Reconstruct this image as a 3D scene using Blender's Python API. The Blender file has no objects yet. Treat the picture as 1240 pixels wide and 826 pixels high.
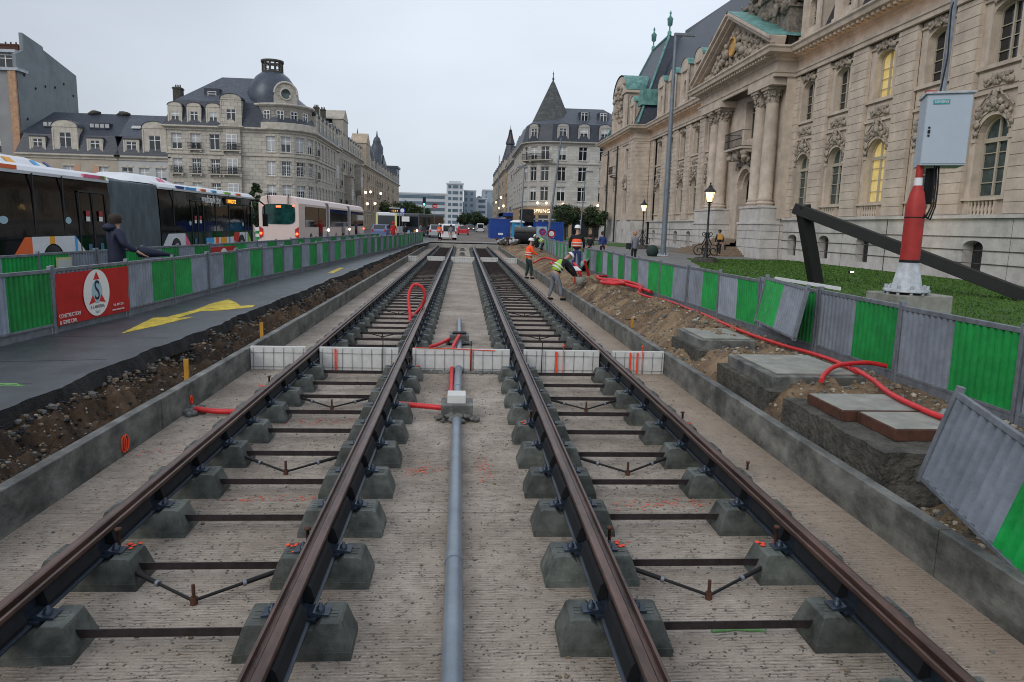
import bpy, math, random
from mathutils import Vector, Matrix, noise
random.seed(7)
R=math.radians
S=bpy.context.scene
COL=S.collection
# ---------------------------------------------------------------- camera
HC=2.42
cam_d=bpy.data.cameras.new('camera'); cam=bpy.data.objects.new('camera',cam_d); COL.objects.link(cam); S.camera=cam
RM=((0.99743293,-0.06678102,0.02584257),(0.0148082,-0.1607272,-0.98688778),(0.07005897,0.98473705,-0.15932569))
cam.matrix_world=Matrix(((RM[0][0],-RM[1][0],-RM[2][0],0),(RM[0][1],-RM[1][1],-RM[2][1],0),(RM[0][2],-RM[1][2],-RM[2][2],HC),(0,0,0,1)))
cam_d.sensor_width=36; cam_d.lens=870/1240*36; cam_d.clip_start=0.1; cam_d.clip_end=4000
# ---------------------------------------------------------------- world
SUN_EL,SUN_AZ=R(34),R(226)
w=bpy.data.worlds.new('World'); S.world=w; w.use_nodes=True
nt=w.node_tree; nt.nodes.clear()
out=nt.nodes.new('ShaderNodeOutputWorld'); bg=nt.nodes.new('ShaderNodeBackground')
sky=nt.nodes.new('ShaderNodeTexSky'); sky.sky_type='NISHITA'; sky.sun_disc=False
sky.sun_elevation=SUN_EL; sky.sun_rotation=SUN_AZ; sky.air_density=1; sky.dust_density=3
tc=nt.nodes.new('ShaderNodeTexCoord'); sep=nt.nodes.new('ShaderNodeSeparateXYZ')
nt.links.new(tc.outputs['Generated'],sep.inputs[0])
rmp=nt.nodes.new('ShaderNodeValToRGB'); e=rmp.color_ramp
e.elements[0].position=0.0; e.elements[0].color=(7.0,7.7,8.4,1)
e.elements[1].position=0.55; e.elements[1].color=(8.4,9.1,10.2,1)
el=e.elements.new(.18); el.color=(7.7,8.4,9.4,1)
nt.links.new(sep.outputs['Z'],rmp.inputs[0])
ns=nt.nodes.new('ShaderNodeTexNoise'); ns.inputs['Scale'].default_value=2.2; ns.inputs['Detail'].default_value=4
mp=nt.nodes.new('ShaderNodeMapping'); mp.inputs['Scale'].default_value=(1,1,3)
nt.links.new(tc.outputs['Generated'],mp.inputs[0]); nt.links.new(mp.outputs[0],ns.inputs['Vector'])
mr=nt.nodes.new('ShaderNodeMapRange'); mr.inputs['From Min'].default_value=.3; mr.inputs['From Max'].default_value=.7
mr.inputs['To Min'].default_value=.92; mr.inputs['To Max'].default_value=1.08
nt.links.new(ns.outputs['Fac'],mr.inputs['Value'])
vm=nt.nodes.new('ShaderNodeVectorMath'); vm.operation='SCALE'
mr2=nt.nodes.new('ShaderNodeMapRange'); mr2.inputs['From Min'].default_value=-.75; mr2.inputs['From Max'].default_value=-.05; mr2.inputs['To Min'].default_value=.62; mr2.inputs['To Max'].default_value=1.0
nt.links.new(sep.outputs['X'],mr2.inputs['Value']); mu=nt.nodes.new('ShaderNodeMath'); mu.operation='MULTIPLY'
nt.links.new(mr.outputs[0],mu.inputs[0]); nt.links.new(mr2.outputs[0],mu.inputs[1])
nt.links.new(rmp.outputs[0],vm.inputs[0]); nt.links.new(mu.outputs[0],vm.inputs['Scale'])
mx=nt.nodes.new('ShaderNodeMix'); mx.data_type='RGBA'; mx.inputs['Factor'].default_value=.88
nt.links.new(sky.outputs[0],mx.inputs['A']); nt.links.new(vm.outputs[0],mx.inputs['B'])
nt.links.new(mx.outputs['Result'],bg.inputs[0]); bg.inputs[1].default_value=0.105
nt.links.new(bg.outputs[0],out.inputs[0])
sd=bpy.data.lights.new('sun','SUN'); sd.energy=1.15; sd.angle=R(28); sd.color=(1,.96,.91)
so=bpy.data.objects.new('sun',sd); COL.objects.link(so)
so.rotation_euler=Vector((math.sin(SUN_AZ)*math.cos(SUN_EL),math.cos(SUN_AZ)*math.cos(SUN_EL),math.sin(SUN_EL))).to_track_quat('Z','Y').to_euler()
S.view_settings.view_transform='Standard'; S.view_settings.look='None'; S.view_settings.exposure=0.0; S.view_settings.gamma=1
S.view_settings.use_curve_mapping=False
try: S.cycles.filter_width=1.05
except Exception: pass
try: S.cycles.max_bounces=6; S.cycles.diffuse_bounces=3
except Exception: pass

# ---------------------------------------------------------------- helpers
class MB:
    def __init__(s): s.v=[]; s.f=[]; s.m=[]; s.s=[]
    def face(s,pts,mi=0,sm=False):
        n=len(s.v); s.v+= [tuple(p) for p in pts]; s.f.append(tuple(range(n,n+len(pts)))); s.m.append(mi); s.s.append(sm)
    def grid(s,rows,mi=0,sm=True,closed=False,flip=False):
        n=len(s.v); c=len(rows[0])
        for r in rows: s.v+=[tuple(p) for p in r]
        for i in range(len(rows)-1):
            for j in range(c if closed else c-1):
                a=n+i*c+j; b=n+i*c+(j+1)%c; d=n+(i+1)*c+j; e_=n+(i+1)*c+(j+1)%c
                s.f.append((a,d,e_,b) if flip else (a,b,e_,d)); s.m.append(mi); s.s.append(sm)
    def box(s,x0,x1,y0,y1,z0,z1,mi=0,T=None,tap=0,tapy=None):
        ty=tap if tapy is None else tapy
        p=[(x0,y0,z0),(x1,y0,z0),(x1,y1,z0),(x0,y1,z0),(x0+tap,y0+ty,z1),(x1-tap,y0+ty,z1),(x1-tap,y1-ty,z1),(x0+tap,y1-ty,z1)]
        if T is not None: p=[T@Vector(q) for q in p]
        n=len(s.v); s.v+=[tuple(q) for q in p]
        for q in ((0,3,2,1),(4,5,6,7),(0,1,5,4),(1,2,6,5),(2,3,7,6),(3,0,4,7)):
            s.f.append(tuple(n+i for i in q)); s.m.append(mi); s.s.append(False)
    def prism(s,poly,d0,d1,axis='y',mi=0,T=None):
        def P(a,b,d):
            q={'y':(a,d,b),'x':(d,a,b),'z':(a,b,d)}[axis]
            return T@Vector(q) if T is not None else Vector(q)
        A=[P(a,b,d0) for a,b in poly]; B=[P(a,b,d1) for a,b in poly]
        s.face(A,mi); s.face(B[::-1],mi)
        for i in range(len(poly)):
            j=(i+1)%len(poly); s.face([A[i],B[i],B[j],A[j]],mi)
    def tube(s,pts,r,seg=8,mi=0,sm=True,caps=True,T=None):
        pts=[Vector(p) for p in pts]
        if T is not None: pts=[T@p for p in pts]
        rr=r if isinstance(r,(list,tuple)) else [r]*len(pts)
        rows=[]; prev=None
        for i,p in enumerate(pts):
            d=(pts[min(i+1,len(pts)-1)]-pts[max(i-1,0)])
            if d.length<1e-7: d=Vector((0,0,1))
            d.normalize()
            if prev is None:
                a=Vector((0,0,1)) if abs(d.z)<.9 else Vector((1,0,0)); u=d.cross(a).normalized()
            else: u=(prev-d*prev.dot(d)).normalized()
            prev=u; w_=d.cross(u)
            rows.append([p+u*math.cos(2*math.pi*k/seg)*rr[i]+w_*math.sin(2*math.pi*k/seg)*rr[i] for k in range(seg)])
        s.grid(rows,mi,sm,closed=True)
        if caps: s.face(rows[0][::-1],mi); s.face(rows[-1],mi)
    def lathe(s,prof,c=(0,0,0),seg=16,mi=0,sm=True,a0=0,a1=2*math.pi,T=None):
        full=abs(a1-a0-2*math.pi)<1e-4; n=seg if full else seg+1; rows=[]
        for r_,z in prof:
            row=[]
            for k in range(n):
                a=a0+(a1-a0)*k/seg; q=Vector((c[0]+r_*math.cos(a),c[1]+r_*math.sin(a),c[2]+z))
                row.append(T@q if T is not None else q)
            rows.append(row)
        s.grid(rows,mi,sm,closed=full)
    def blob(s,c,r,mi=0,jit=.2,sc=(1,1,1),seg=7,rings=5,T=None):
        rows=[]
        for i in range(rings+1):
            t=math.pi*i/rings; row=[]
            for k in range(seg):
                a=2*math.pi*k/seg; j=1+random.uniform(-jit,jit) if 0<i<rings else 1
                q=Vector((c[0]+r*j*sc[0]*math.sin(t)*math.cos(a),c[1]+r*j*sc[1]*math.sin(t)*math.sin(a),c[2]-r*sc[2]*j*math.cos(t)))
                row.append(T@q if T is not None else q)
            rows.append(row)
        s.grid(rows,mi,True,closed=True)
    def mesh(s,name,mats):
        me=bpy.data.meshes.new(name); me.from_pydata(s.v,[],s.f)
        for m_ in (mats if isinstance(mats,(list,tuple)) else [mats]): me.materials.append(m_)
        me.polygons.foreach_set('material_index',s.m); me.polygons.foreach_set('use_smooth',s.s); me.update()
        return me
    def build(s,name,mats,parent=None,T=None,bevel=0,weld=False):
        o=bpy.data.objects.new(name,s.mesh(name,mats)); COL.objects.link(o)
        if parent is not None: o.parent=parent
        if T is not None: o.matrix_local=T
        if weld or bevel:
            wm=o.modifiers.new('weld','WELD'); wm.merge_threshold=.0005
        if bevel:
            b=o.modifiers.new('bevel','BEVEL'); b.width=bevel; b.segments=2; b.limit_method='ANGLE'; b.angle_limit=R(35)
        return o
def link(name,me,parent=None,T=None):
    o=bpy.data.objects.new(name,me); COL.objects.link(o)
    if parent is not None: o.parent=parent
    if T is not None: o.matrix_local=T
    return o
def tag(o,label=None,cat=None,group=None,kind=None):
    if label: o['label']=label
    if cat: o['category']=cat
    if group: o['group']=group
    if kind: o['kind']=kind
    return o
def empty(name,loc=(0,0,0),rz=0,label=None,cat=None,group=None):
    o=bpy.data.objects.new(name,None); COL.objects.link(o); o.location=loc; o.rotation_euler=(0,0,rz); o.empty_display_size=.2
    return tag(o,label,cat,group)
KIDS={}
def copy_tree(o,loc=None,rot=None,label=None,group=None,parent=None):
    c=o.copy(); COL.objects.link(c)
    if parent is not None: c.parent=parent
    if loc is not None: c.location=loc
    if rot is not None: c.rotation_euler=rot
    if label: c['label']=label
    if group: c['group']=group
    for ch in list(o.children): copy_tree(ch,parent=c)
    return c
def struct(name,mb,m,**k): return tag(mb.build(name,m,**k),kind='structure')
def TR(x,y,z=0,rz=0,rx=0,ry=0): return Matrix.Translation((x,y,z))@Matrix.Rotation(rz,4,'Z')@Matrix.Rotation(rx,4,'X')@Matrix.Rotation(ry,4,'Y')
def text(s_,size,name,m,parent,T,ext=.002,align='CENTER',sx=1):
    cu=bpy.data.curves.new('t','FONT'); cu.body=s_; cu.size=size; cu.extrude=ext; cu.align_x=align; cu.align_y='CENTER'; cu.resolution_u=3
    o=bpy.data.objects.new('t',cu); COL.objects.link(o)
    me=bpy.data.meshes.new_from_object(o.evaluated_get(bpy.context.evaluated_depsgraph_get()))
    bpy.data.objects.remove(o); me.name=name; me.materials.clear(); me.materials.append(m)
    if sx!=1:
        for v in me.vertices: v.co.x*=sx
    return link(name,me,parent,T)
# ---------------------------------------------------------------- materials
def nn(nt,t,**k):
    n=nt.nodes.new(t)
    for a,b in k.items(): setattr(n,a,b)
    return n
MATS={}
def mat(name,col,rough=.7,metal=0,var=.18,scale=3,bump=.15,bscale=60,dist=.01,col2=None,emit=None,estr=0,spec=.5,stretch=(1,1,1),dirt=0,alpha=None,lo=.35,hi=.65,rnd=0):
    if name in MATS: return MATS[name]
    m=bpy.data.materials.new(name); m.use_nodes=True; nt=m.node_tree; b=nt.nodes['Principled BSDF']
    b.inputs['Roughness'].default_value=rough; b.inputs['Metallic'].default_value=metal; b.inputs['Specular IOR Level'].default_value=spec
    tc=nn(nt,'ShaderNodeTexCoord'); mp=nn(nt,'ShaderNodeMapping'); mp.inputs['Scale'].default_value=stretch
    nt.links.new(tc.outputs['Object'],mp.inputs[0])
    n1=nn(nt,'ShaderNodeTexNoise'); n1.inputs['Scale'].default_value=scale; n1.inputs['Detail'].default_value=6; n1.inputs['Roughness'].default_value=.65
    nt.links.new(mp.outputs[0],n1.inputs['Vector'])
    r=nn(nt,'ShaderNodeMapRange'); r.inputs['From Min'].default_value=lo; r.inputs['From Max'].default_value=hi
    nt.links.new(n1.outputs['Fac'],r.inputs['Value'])
    mx=nn(nt,'ShaderNodeMix',data_type='RGBA')
    c=Vector(col[:3]); a_=c*(1-var); b_=Vector(col2) if col2 else c*(1+var)
    mx.inputs['A'].default_value=(*a_,1); mx.inputs['B'].default_value=(*b_,1)
    nt.links.new(r.outputs[0],mx.inputs['Factor'])
    last=mx.outputs['Result']
    if dirt:
        n3=nn(nt,'ShaderNodeTexNoise'); n3.inputs['Scale'].default_value=scale*.35; n3.inputs['Detail'].default_value=8; n3.inputs['Roughness'].default_value=.7
        nt.links.new(tc.outputs['Object'],n3.inputs['Vector'])
        r3=nn(nt,'ShaderNodeMapRange'); r3.inputs['From Min'].default_value=.48; r3.inputs['From Max'].default_value=.72; r3.inputs['To Max'].default_value=dirt
        nt.links.new(n3.outputs['Fac'],r3.inputs['Value'])
        m3=nn(nt,'ShaderNodeMix',data_type='RGBA'); m3.inputs['B'].default_value=(*(c*.35),1)
        nt.links.new(r3.outputs[0],m3.inputs['Factor']); nt.links.new(last,m3.inputs['A']); last=m3.outputs['Result']
    if rnd:
        oi=nn(nt,'ShaderNodeObjectInfo'); rr=nn(nt,'ShaderNodeMapRange'); rr.inputs['To Min'].default_value=1-rnd; rr.inputs['To Max'].default_value=1+rnd*.6
        nt.links.new(oi.outputs['Random'],rr.inputs['Value']); hs=nn(nt,'ShaderNodeHueSaturation'); nt.links.new(rr.outputs[0],hs.inputs['Value']); nt.links.new(last,hs.inputs['Color']); last=hs.outputs['Color']
        ad=nn(nt,'ShaderNodeVectorMath',operation='ADD'); sc_=nn(nt,'ShaderNodeMath',operation='MULTIPLY'); sc_.inputs[1].default_value=37.0; nt.links.new(oi.outputs['Random'],sc_.inputs[0]); nt.links.new(tc.outputs['Object'],ad.inputs[0]); nt.links.new(sc_.outputs[0],ad.inputs[1]); nt.links.new(ad.outputs[0],mp.inputs[0])
        if dirt: nt.links.new(ad.outputs[0],n3.inputs['Vector'])
    nt.links.new(last,b.inputs['Base Color'])
    if bump:
        n2=nn(nt,'ShaderNodeTexNoise'); n2.inputs['Scale'].default_value=bscale; n2.inputs['Detail'].default_value=4
        nt.links.new(mp.outputs[0],n2.inputs['Vector'])
        bp=nn(nt,'ShaderNodeBump'); bp.inputs['Strength'].default_value=bump; bp.inputs['Distance'].default_value=dist
        nt.links.new(n2.outputs['Fac'],bp.inputs['Height']); nt.links.new(bp.outputs[0],b.inputs['Normal'])
    if emit: b.inputs['Emission Color'].default_value=(*emit,1); b.inputs['Emission Strength'].default_value=estr
    MATS[name]=m; return m
def ashlar(name,col,bw=.9,bh=.42,mort=.012,var=.12,rough=.85,bump=.35,mortc=.5,dirt=.3):
    if name in MATS: return MATS[name]
    m=bpy.data.materials.new(name); m.use_nodes=True; nt=m.node_tree; b=nt.nodes['Principled BSDF']
    b.inputs['Roughness'].default_value=rough
    tc=nn(nt,'ShaderNodeTexCoord'); sp=nn(nt,'ShaderNodeSeparateXYZ'); nt.links.new(tc.outputs['Object'],sp.inputs[0])
    ad=nn(nt,'ShaderNodeMath'); nt.links.new(sp.outputs[0],ad.inputs[0]); nt.links.new(sp.outputs[1],ad.inputs[1])
    cb=nn(nt,'ShaderNodeCombineXYZ'); nt.links.new(ad.outputs[0],cb.inputs[0]); nt.links.new(sp.outputs[2],cb.inputs[1])
    br=nn(nt,'ShaderNodeTexBrick'); br.inputs['Scale'].default_value=1; br.inputs['Brick Width'].default_value=bw; br.inputs['Row Height'].default_value=bh
    br.inputs['Mortar Size'].default_value=mort; br.inputs['Mortar Smooth'].default_value=.3
    c=Vector(col)
    br.inputs['Color1'].default_value=(*(c*(1-var)),1); br.inputs['Color2'].default_value=(*(c*(1+var)),1); br.inputs['Mortar'].default_value=(*(c*mortc),1)
    nt.links.new(cb.outputs[0],br.inputs['Vector'])
    n1=nn(nt,'ShaderNodeTexNoise'); n1.inputs['Scale'].default_value=.6; n1.inputs['Detail'].default_value=9; n1.inputs['Roughness'].default_value=.7
    nt.links.new(tc.outputs['Object'],n1.inputs['Vector'])
    r=nn(nt,'ShaderNodeMapRange'); r.inputs['From Min'].default_value=.42; r.inputs['From Max'].default_value=.75; r.inputs['To Max'].default_value=dirt
    nt.links.new(n1.outputs['Fac'],r.inputs['Value'])
    mx=nn(nt,'ShaderNodeMix',data_type='RGBA'); mx.inputs['B'].default_value=(*(c*.42),1)
    nt.links.new(r.outputs[0],mx.inputs['Factor']); nt.links.new(br.outputs['Color'],mx.inputs['A']); nt.links.new(mx.outputs['Result'],b.inputs['Base Color'])
    n2=nn(nt,'ShaderNodeTexNoise'); n2.inputs['Scale'].default_value=25; n2.inputs['Detail'].default_value=4
    nt.links.new(tc.outputs['Object'],n2.inputs['Vector'])
    s1=nn(nt,'ShaderNodeMath',operation='MULTIPLY_ADD'); s1.inputs[1].default_value=-1.5
    nt.links.new(br.outputs['Fac'],s1.inputs[0]); nt.links.new(n2.outputs['Fac'],s1.inputs[2])
    bp=nn(nt,'ShaderNodeBump'); bp.inputs['Strength'].default_value=bump; bp.inputs['Distance'].default_value=.03
    nt.links.new(s1.outputs[0],bp.inputs['Height']); nt.links.new(bp.outputs[0],b.inputs['Normal'])
    MATS[name]=m; return m
def slab_material():
    m=bpy.data.materials.new('brushed_concrete'); m.use_nodes=True; nt=m.node_tree; b=nt.nodes['Principled BSDF']
    b.inputs['Roughness'].default_value=.8
    tc=nn(nt,'ShaderNodeTexCoord'); P=tc.outputs['Object']
    def noise_(sc,det=5,stretch=None,rg=.6):
        n=nn(nt,'ShaderNodeTexNoise'); n.inputs['Scale'].default_value=sc; n.inputs['Detail'].default_value=det; n.inputs['Roughness'].default_value=rg
        if stretch:
            mp=nn(nt,'ShaderNodeMapping'); mp.inputs['Scale'].default_value=stretch; nt.links.new(P,mp.inputs[0]); nt.links.new(mp.outputs[0],n.inputs['Vector'])
        else: nt.links.new(P,n.inputs['Vector'])
        return n.outputs['Fac']
    def mrange(i,a,b_,c=0,d=1):
        r=nn(nt,'ShaderNodeMapRange'); r.inputs['From Min'].default_value=a; r.inputs['From Max'].default_value=b_; r.inputs['To Min'].default_value=c; r.inputs['To Max'].default_value=d
        nt.links.new(i,r.inputs['Value']); return r.outputs[0]
    def mix(f,a,bc):
        x=nn(nt,'ShaderNodeMix',data_type='RGBA'); nt.links.new(f,x.inputs['Factor'])
        if isinstance(a,tuple): x.inputs['A'].default_value=(*a,1)
        else: nt.links.new(a,x.inputs['A'])
        x.inputs['B'].default_value=(*bc,1); return x.outputs['Result']
    big=noise_(.8,6); c=mix(mrange(big,.35,.65),(.235,.19,.15),(.42,.36,.30))
    mid=noise_(7,8,rg=.75); c=mix(mrange(mid,.48,.72,0,.6),c,(.17,.14,.11)); spk=noise_(55,5,rg=.85); c=mix(mrange(spk,.54,.66,0,.75),c,(.10,.08,.062)); spl=noise_(70,4,(.35,1,1),.8); c=mix(mrange(spl,.58,.7,0,.6),c,(.66,.60,.54))
    # furrows: run along x, repeated in y, broken by noise
    wv=nn(nt,'ShaderNodeTexWave',wave_type='BANDS',bands_direction='Y'); wv.inputs['Scale'].default_value=10.5; wv.inputs['Distortion'].default_value=3.6; wv.inputs['Detail'].default_value=4; wv.inputs['Detail Scale'].default_value=2.2
    mp=nn(nt,'ShaderNodeMapping'); mp.inputs['Scale'].default_value=(.45,1,1); nt.links.new(P,mp.inputs[0]); nt.links.new(mp.outputs[0],wv.inputs['Vector'])
    gro=mrange(wv.outputs['Fac'],.0,.5,1,0)
    rid0=mrange(wv.outputs['Fac'],.7,1.0,0,1); rn=mrange(noise_(16,4,(.5,1,1),.7),.48,.62,0,.4); rq=nn(nt,'ShaderNodeMath',operation='MULTIPLY'); nt.links.new(rid0,rq.inputs[0]); nt.links.new(rn,rq.inputs[1]); rid_highlight=rq.outputs[0]; c=mix(rid_highlight,c,(.62,.56,.50))  # ridge tops tinted paler, a highlight painted into the slab colour
    bk0=mrange(noise_(3.5,3),.34,.6); bk1=mrange(noise_(26,4,(.35,1,1),.75),.42,.6); bq=nn(nt,'ShaderNodeMath',operation='MULTIPLY'); nt.links.new(bk0,bq.inputs[0]); nt.links.new(bk1,bq.inputs[1]); brk=bq.outputs[0]
    gm=nn(nt,'ShaderNodeMath',operation='MULTIPLY'); nt.links.new(gro,gm.inputs[0]); nt.links.new(brk,gm.inputs[1])
    gs=nn(nt,'ShaderNodeMath',operation='MULTIPLY'); nt.links.new(gm.outputs[0],gs.inputs[0]); gs.inputs[1].default_value=.8
    c=mix(gs.outputs[0],c,(.09,.075,.06))
    vo=nn(nt,'ShaderNodeTexVoronoi'); vo.inputs['Scale'].default_value=34; nt.links.new(P,vo.inputs['Vector'])
    pit=mrange(vo.outputs['Distance'],.16,.3,1,0)
    pk=mrange(noise_(14,2),.5,.56); pm=nn(nt,'ShaderNodeMath',operation='MULTIPLY'); nt.links.new(pit,pm.inputs[0]); nt.links.new(pk,pm.inputs[1])
    c=mix(pm.outputs[0],c,(.055,.045,.035))
    sx=nn(nt,'ShaderNodeSeparateXYZ'); nt.links.new(P,sx.inputs[0]); edge=mrange(sx.outputs[0],2.82,3.0); eg=nn(nt,'ShaderNodeMath',operation='MULTIPLY'); nt.links.new(edge,eg.inputs[0]); eg.inputs[1].default_value=.6; c=mix(eg.outputs[0],c,(.30,.225,.16))
    st=mrange(noise_(.45,7,rg=.7),.52,.66,0,.5); c=mix(st,c,(.20,.165,.13))
    wv2=nn(nt,'ShaderNodeMath',operation='PINGPONG'); nt.links.new(sx.outputs[1],wv2.inputs[0]); wv2.inputs[1].default_value=2.9; jn=mrange(wv2.outputs[0],.0,.012,.6,0); c=mix(jn,c,(.07,.06,.05))
    nt.links.new(c,b.inputs['Base Color'])
    h=nn(nt,'ShaderNodeMath',operation='ADD'); nt.links.new(gm.outputs[0],h.inputs[0]); nt.links.new(pm.outputs[0],h.inputs[1])
    h2=nn(nt,'ShaderNodeMath',operation='SUBTRACT'); nt.links.new(noise_(60,5,rg=.8),h2.inputs[0]); nt.links.new(h.outputs[0],h2.inputs[1])
    bp=nn(nt,'ShaderNodeBump'); bp.inputs['Strength'].default_value=.8; bp.inputs['Distance'].default_value=.012
    nt.links.new(h2.outputs[0],bp.inputs['Height']); nt.links.new(bp.outputs[0],b.inputs['Normal'])
    return m
def earth_material(name,c1,c2,c3,sc=1.0,stone=(.36,.31,.25)):
    m=bpy.data.materials.new(name); m.use_nodes=True; nt=m.node_tree; b=nt.nodes['Principled BSDF']; b.inputs['Roughness'].default_value=.95
    tc=nn(nt,'ShaderNodeTexCoord'); P=tc.outputs['Object']
    n1=nn(nt,'ShaderNodeTexNoise'); n1.inputs['Scale'].default_value=1.3*sc; n1.inputs['Detail'].default_value=10; n1.inputs['Roughness'].default_value=.72; nt.links.new(P,n1.inputs['Vector'])
    rp=nn(nt,'ShaderNodeValToRGB'); rp.color_ramp.elements[0].position=.38; rp.color_ramp.elements[0].color=(*c1,1); rp.color_ramp.elements[1].position=.66; rp.color_ramp.elements[1].color=(*c3,1)
    q=rp.color_ramp.elements.new(.5); q.color=(*c2,1); nt.links.new(n1.outputs['Fac'],rp.inputs[0])
    vo=nn(nt,'ShaderNodeTexVoronoi'); vo.inputs['Scale'].default_value=26*sc; nt.links.new(P,vo.inputs['Vector'])
    r=nn(nt,'ShaderNodeMapRange'); r.inputs['From Min'].default_value=.12; r.inputs['From Max'].default_value=.26; r.inputs['To Min'].default_value=1; r.inputs['To Max'].default_value=0; nt.links.new(vo.outputs['Distance'],r.inputs['Value'])
    n4=nn(nt,'ShaderNodeTexNoise'); n4.inputs['Scale'].default_value=3*sc; nt.links.new(P,n4.inputs['Vector'])
    r4=nn(nt,'ShaderNodeMapRange'); r4.inputs['From Min'].default_value=.5; r4.inputs['From Max'].default_value=.62; r4.inputs['To Max'].default_value=.8; nt.links.new(n4.outputs['Fac'],r4.inputs['Value'])
    ml=nn(nt,'ShaderNodeMath',operation='MULTIPLY'); nt.links.new(r.outputs[0],ml.inputs[0]); nt.links.new(r4.outputs[0],ml.inputs[1])
    mx=nn(nt,'ShaderNodeMix',data_type='RGBA'); mx.inputs['B'].default_value=(*stone,1); nt.links.new(ml.outputs[0],mx.inputs['Factor']); nt.links.new(rp.outputs[0],mx.inputs['A'])
    nt.links.new(mx.outputs['Result'],b.inputs['Base Color'])
    n2=nn(nt,'ShaderNodeTexNoise'); n2.inputs['Scale'].default_value=22*sc; n2.inputs['Detail'].default_value=8; n2.inputs['Roughness'].default_value=.8; nt.links.new(P,n2.inputs['Vector'])
    ad=nn(nt,'ShaderNodeMath',operation='ADD'); nt.links.new(n2.outputs['Fac'],ad.inputs[0]); nt.links.new(ml.outputs[0],ad.inputs[1])
    bp=nn(nt,'ShaderNodeBump'); bp.inputs['Strength'].default_value=1; bp.inputs['Distance'].default_value=.035; nt.links.new(ad.outputs[0],bp.inputs['Height']); nt.links.new(bp.outputs[0],b.inputs['Normal'])
    return m
M={}
M['slab']=slab_material()
M['earth']=earth_material('sandy_earth',(.075,.046,.026),(.19,.125,.07),(.33,.235,.14))
M['earthL']=earth_material('trench_earth',(.016,.011,.008),(.055,.031,.016),(.12,.074,.04),1.3,stone=(.2,.17,.14))
M['asphalt']=mat('asphalt',(.047,.052,.06),.42,var=.35,scale=2.2,bump=.8,bscale=110,dist=.012,dirt=.45)
M['tar']=mat('broken_tar',(.012,.012,.013),.9,var=.5,scale=9,bump=1,bscale=40,dist=.03)
M['road']=mat('road_asphalt',(.07,.07,.074),.7,var=.2,scale=.4,bump=.3,bscale=90)
M['dirtroad']=mat('dusty_road',(.16,.14,.12),.9,var=.35,scale=.5,bump=.6,bscale=20,dist=.03,dirt=.5)
M['gravelfloor']=mat('gravel_floor',(.09,.075,.055),.95,var=.4,scale=4,bump=1,bscale=30,dist=.03)
M['concwall']=mat('cast_concrete',(.06,.065,.06),.65,var=.45,scale=4.5,bump=.5,bscale=40,dirt=.9,col2=(.25,.25,.23),stretch=(1,.5,1),lo=.3,hi=.75)
M['concpale']=mat('pale_concrete',(.33,.32,.29),.85,var=.18,scale=2,bump=.3,bscale=40,dirt=.4)
M['block']=mat('sleeper_concrete',(.048,.057,.05),.6,var=.3,scale=6,bump=.3,bscale=90,dirt=.7,col2=(.125,.138,.124),rnd=.3)
M['oldconc']=mat('old_concrete',(.07,.066,.055),.95,var=.45,scale=5,bump=1,bscale=18,dist=.05,dirt=.6)
M['cover']=mat('manhole_cover_concrete',(.25,.25,.22),.8,var=.2,scale=4,bump=.3,bscale=60,dirt=.6)
M['rust']=mat('rust_brown_steel',(.06,.036,.030),.36,metal=.45,var=.35,scale=7,bump=.25,bscale=80,col2=(.14,.082,.065),stretch=(1,.25,1))
M['rusty']=mat('rusty_frame',(.07,.025,.013),.8,var=.4,scale=8)
M['tie']=mat('tie_bar_steel',(.04,.031,.032),.45,metal=.5,var=.4,scale=8,bump=.2,bscale=60)
M['rubber']=mat('black_rubber',(.008,.009,.011),.75,var=.3,scale=8,bump=.1,spec=.25)
M['foot']=mat('blue_grey_steel',(.03,.042,.06),.4,metal=.4,var=.3,scale=6,bump=.1)
M['clip']=mat('clip_steel',(.035,.05,.075),.4,metal=.5,var=.3,scale=20)
M['black']=mat('black_paint',(.009,.009,.010),.6,var=.2,spec=.3)
M['blacksteel']=mat('black_steel_beam',(.006,.006,.0065),.6,var=.4,scale=3)
M['galv']=mat('galvanised_steel',(.19,.21,.24),.5,metal=.35,var=.2,scale=9,bump=.15,dirt=.5)
M['sheetgrey']=mat('grey_painted_sheet',(.28,.32,.385),.5,metal=.1,var=.14,scale=3,bump=.3,bscale=7,dist=.03,dirt=.55,rnd=.22)
M['sheetgreen']=mat('green_painted_sheet',(.008,.29,.06),.5,var=.2,scale=3,bump=.3,bscale=7,dist=.03,dirt=.55,rnd=.25)
M['red']=mat('red_conduit_plastic',(.55,.018,.022),.45,var=.15,scale=10,bump=.4,bscale=100,stretch=(1,1,1))
M['redsheet']=mat('red_banner',(.42,.012,.012),.55,var=.1,scale=3,bump=.3,bscale=5,dist=.02)
M['redpaint']=mat('red_mast_paint',(.36,.022,.018),.6,var=.15,scale=5,dirt=.3)
M['orange']=mat('orange_spray_paint',(.8,.06,.015),.6,var=.2,scale=20)
M['white']=mat('white_paint',(.72,.73,.74),.4,var=.05)
M['dirtywhite']=mat('weathered_white_metal',(.42,.45,.48),.5,var=.2,scale=7,dirt=.6)
M['foam']=mat('white_foam_board',(.58,.58,.56),.85,var=.06,scale=8,bump=.3,bscale=50,dirt=.22)
M['pvc']=mat('grey_pvc_pipe',(.17,.205,.245),.35,var=.1,scale=4,bump=.05,dirt=.35)
M['yellow']=mat('yellow_road_paint',(.60,.45,.035),.7,var=.25,scale=9,bump=.4,bscale=120,dirt=.9)
M['ochre']=mat('ochre_marker_stake',(.45,.22,.02),.7,var=.2)
M['fluo']=mat('fluorescent_green_paint',(.13,.30,.10),.6,var=.2,scale=30)
M['glass']=mat('dark_window_glass',(.012,.016,.02),.08,var=.5,scale=.8,bump=0,spec=.8)
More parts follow.
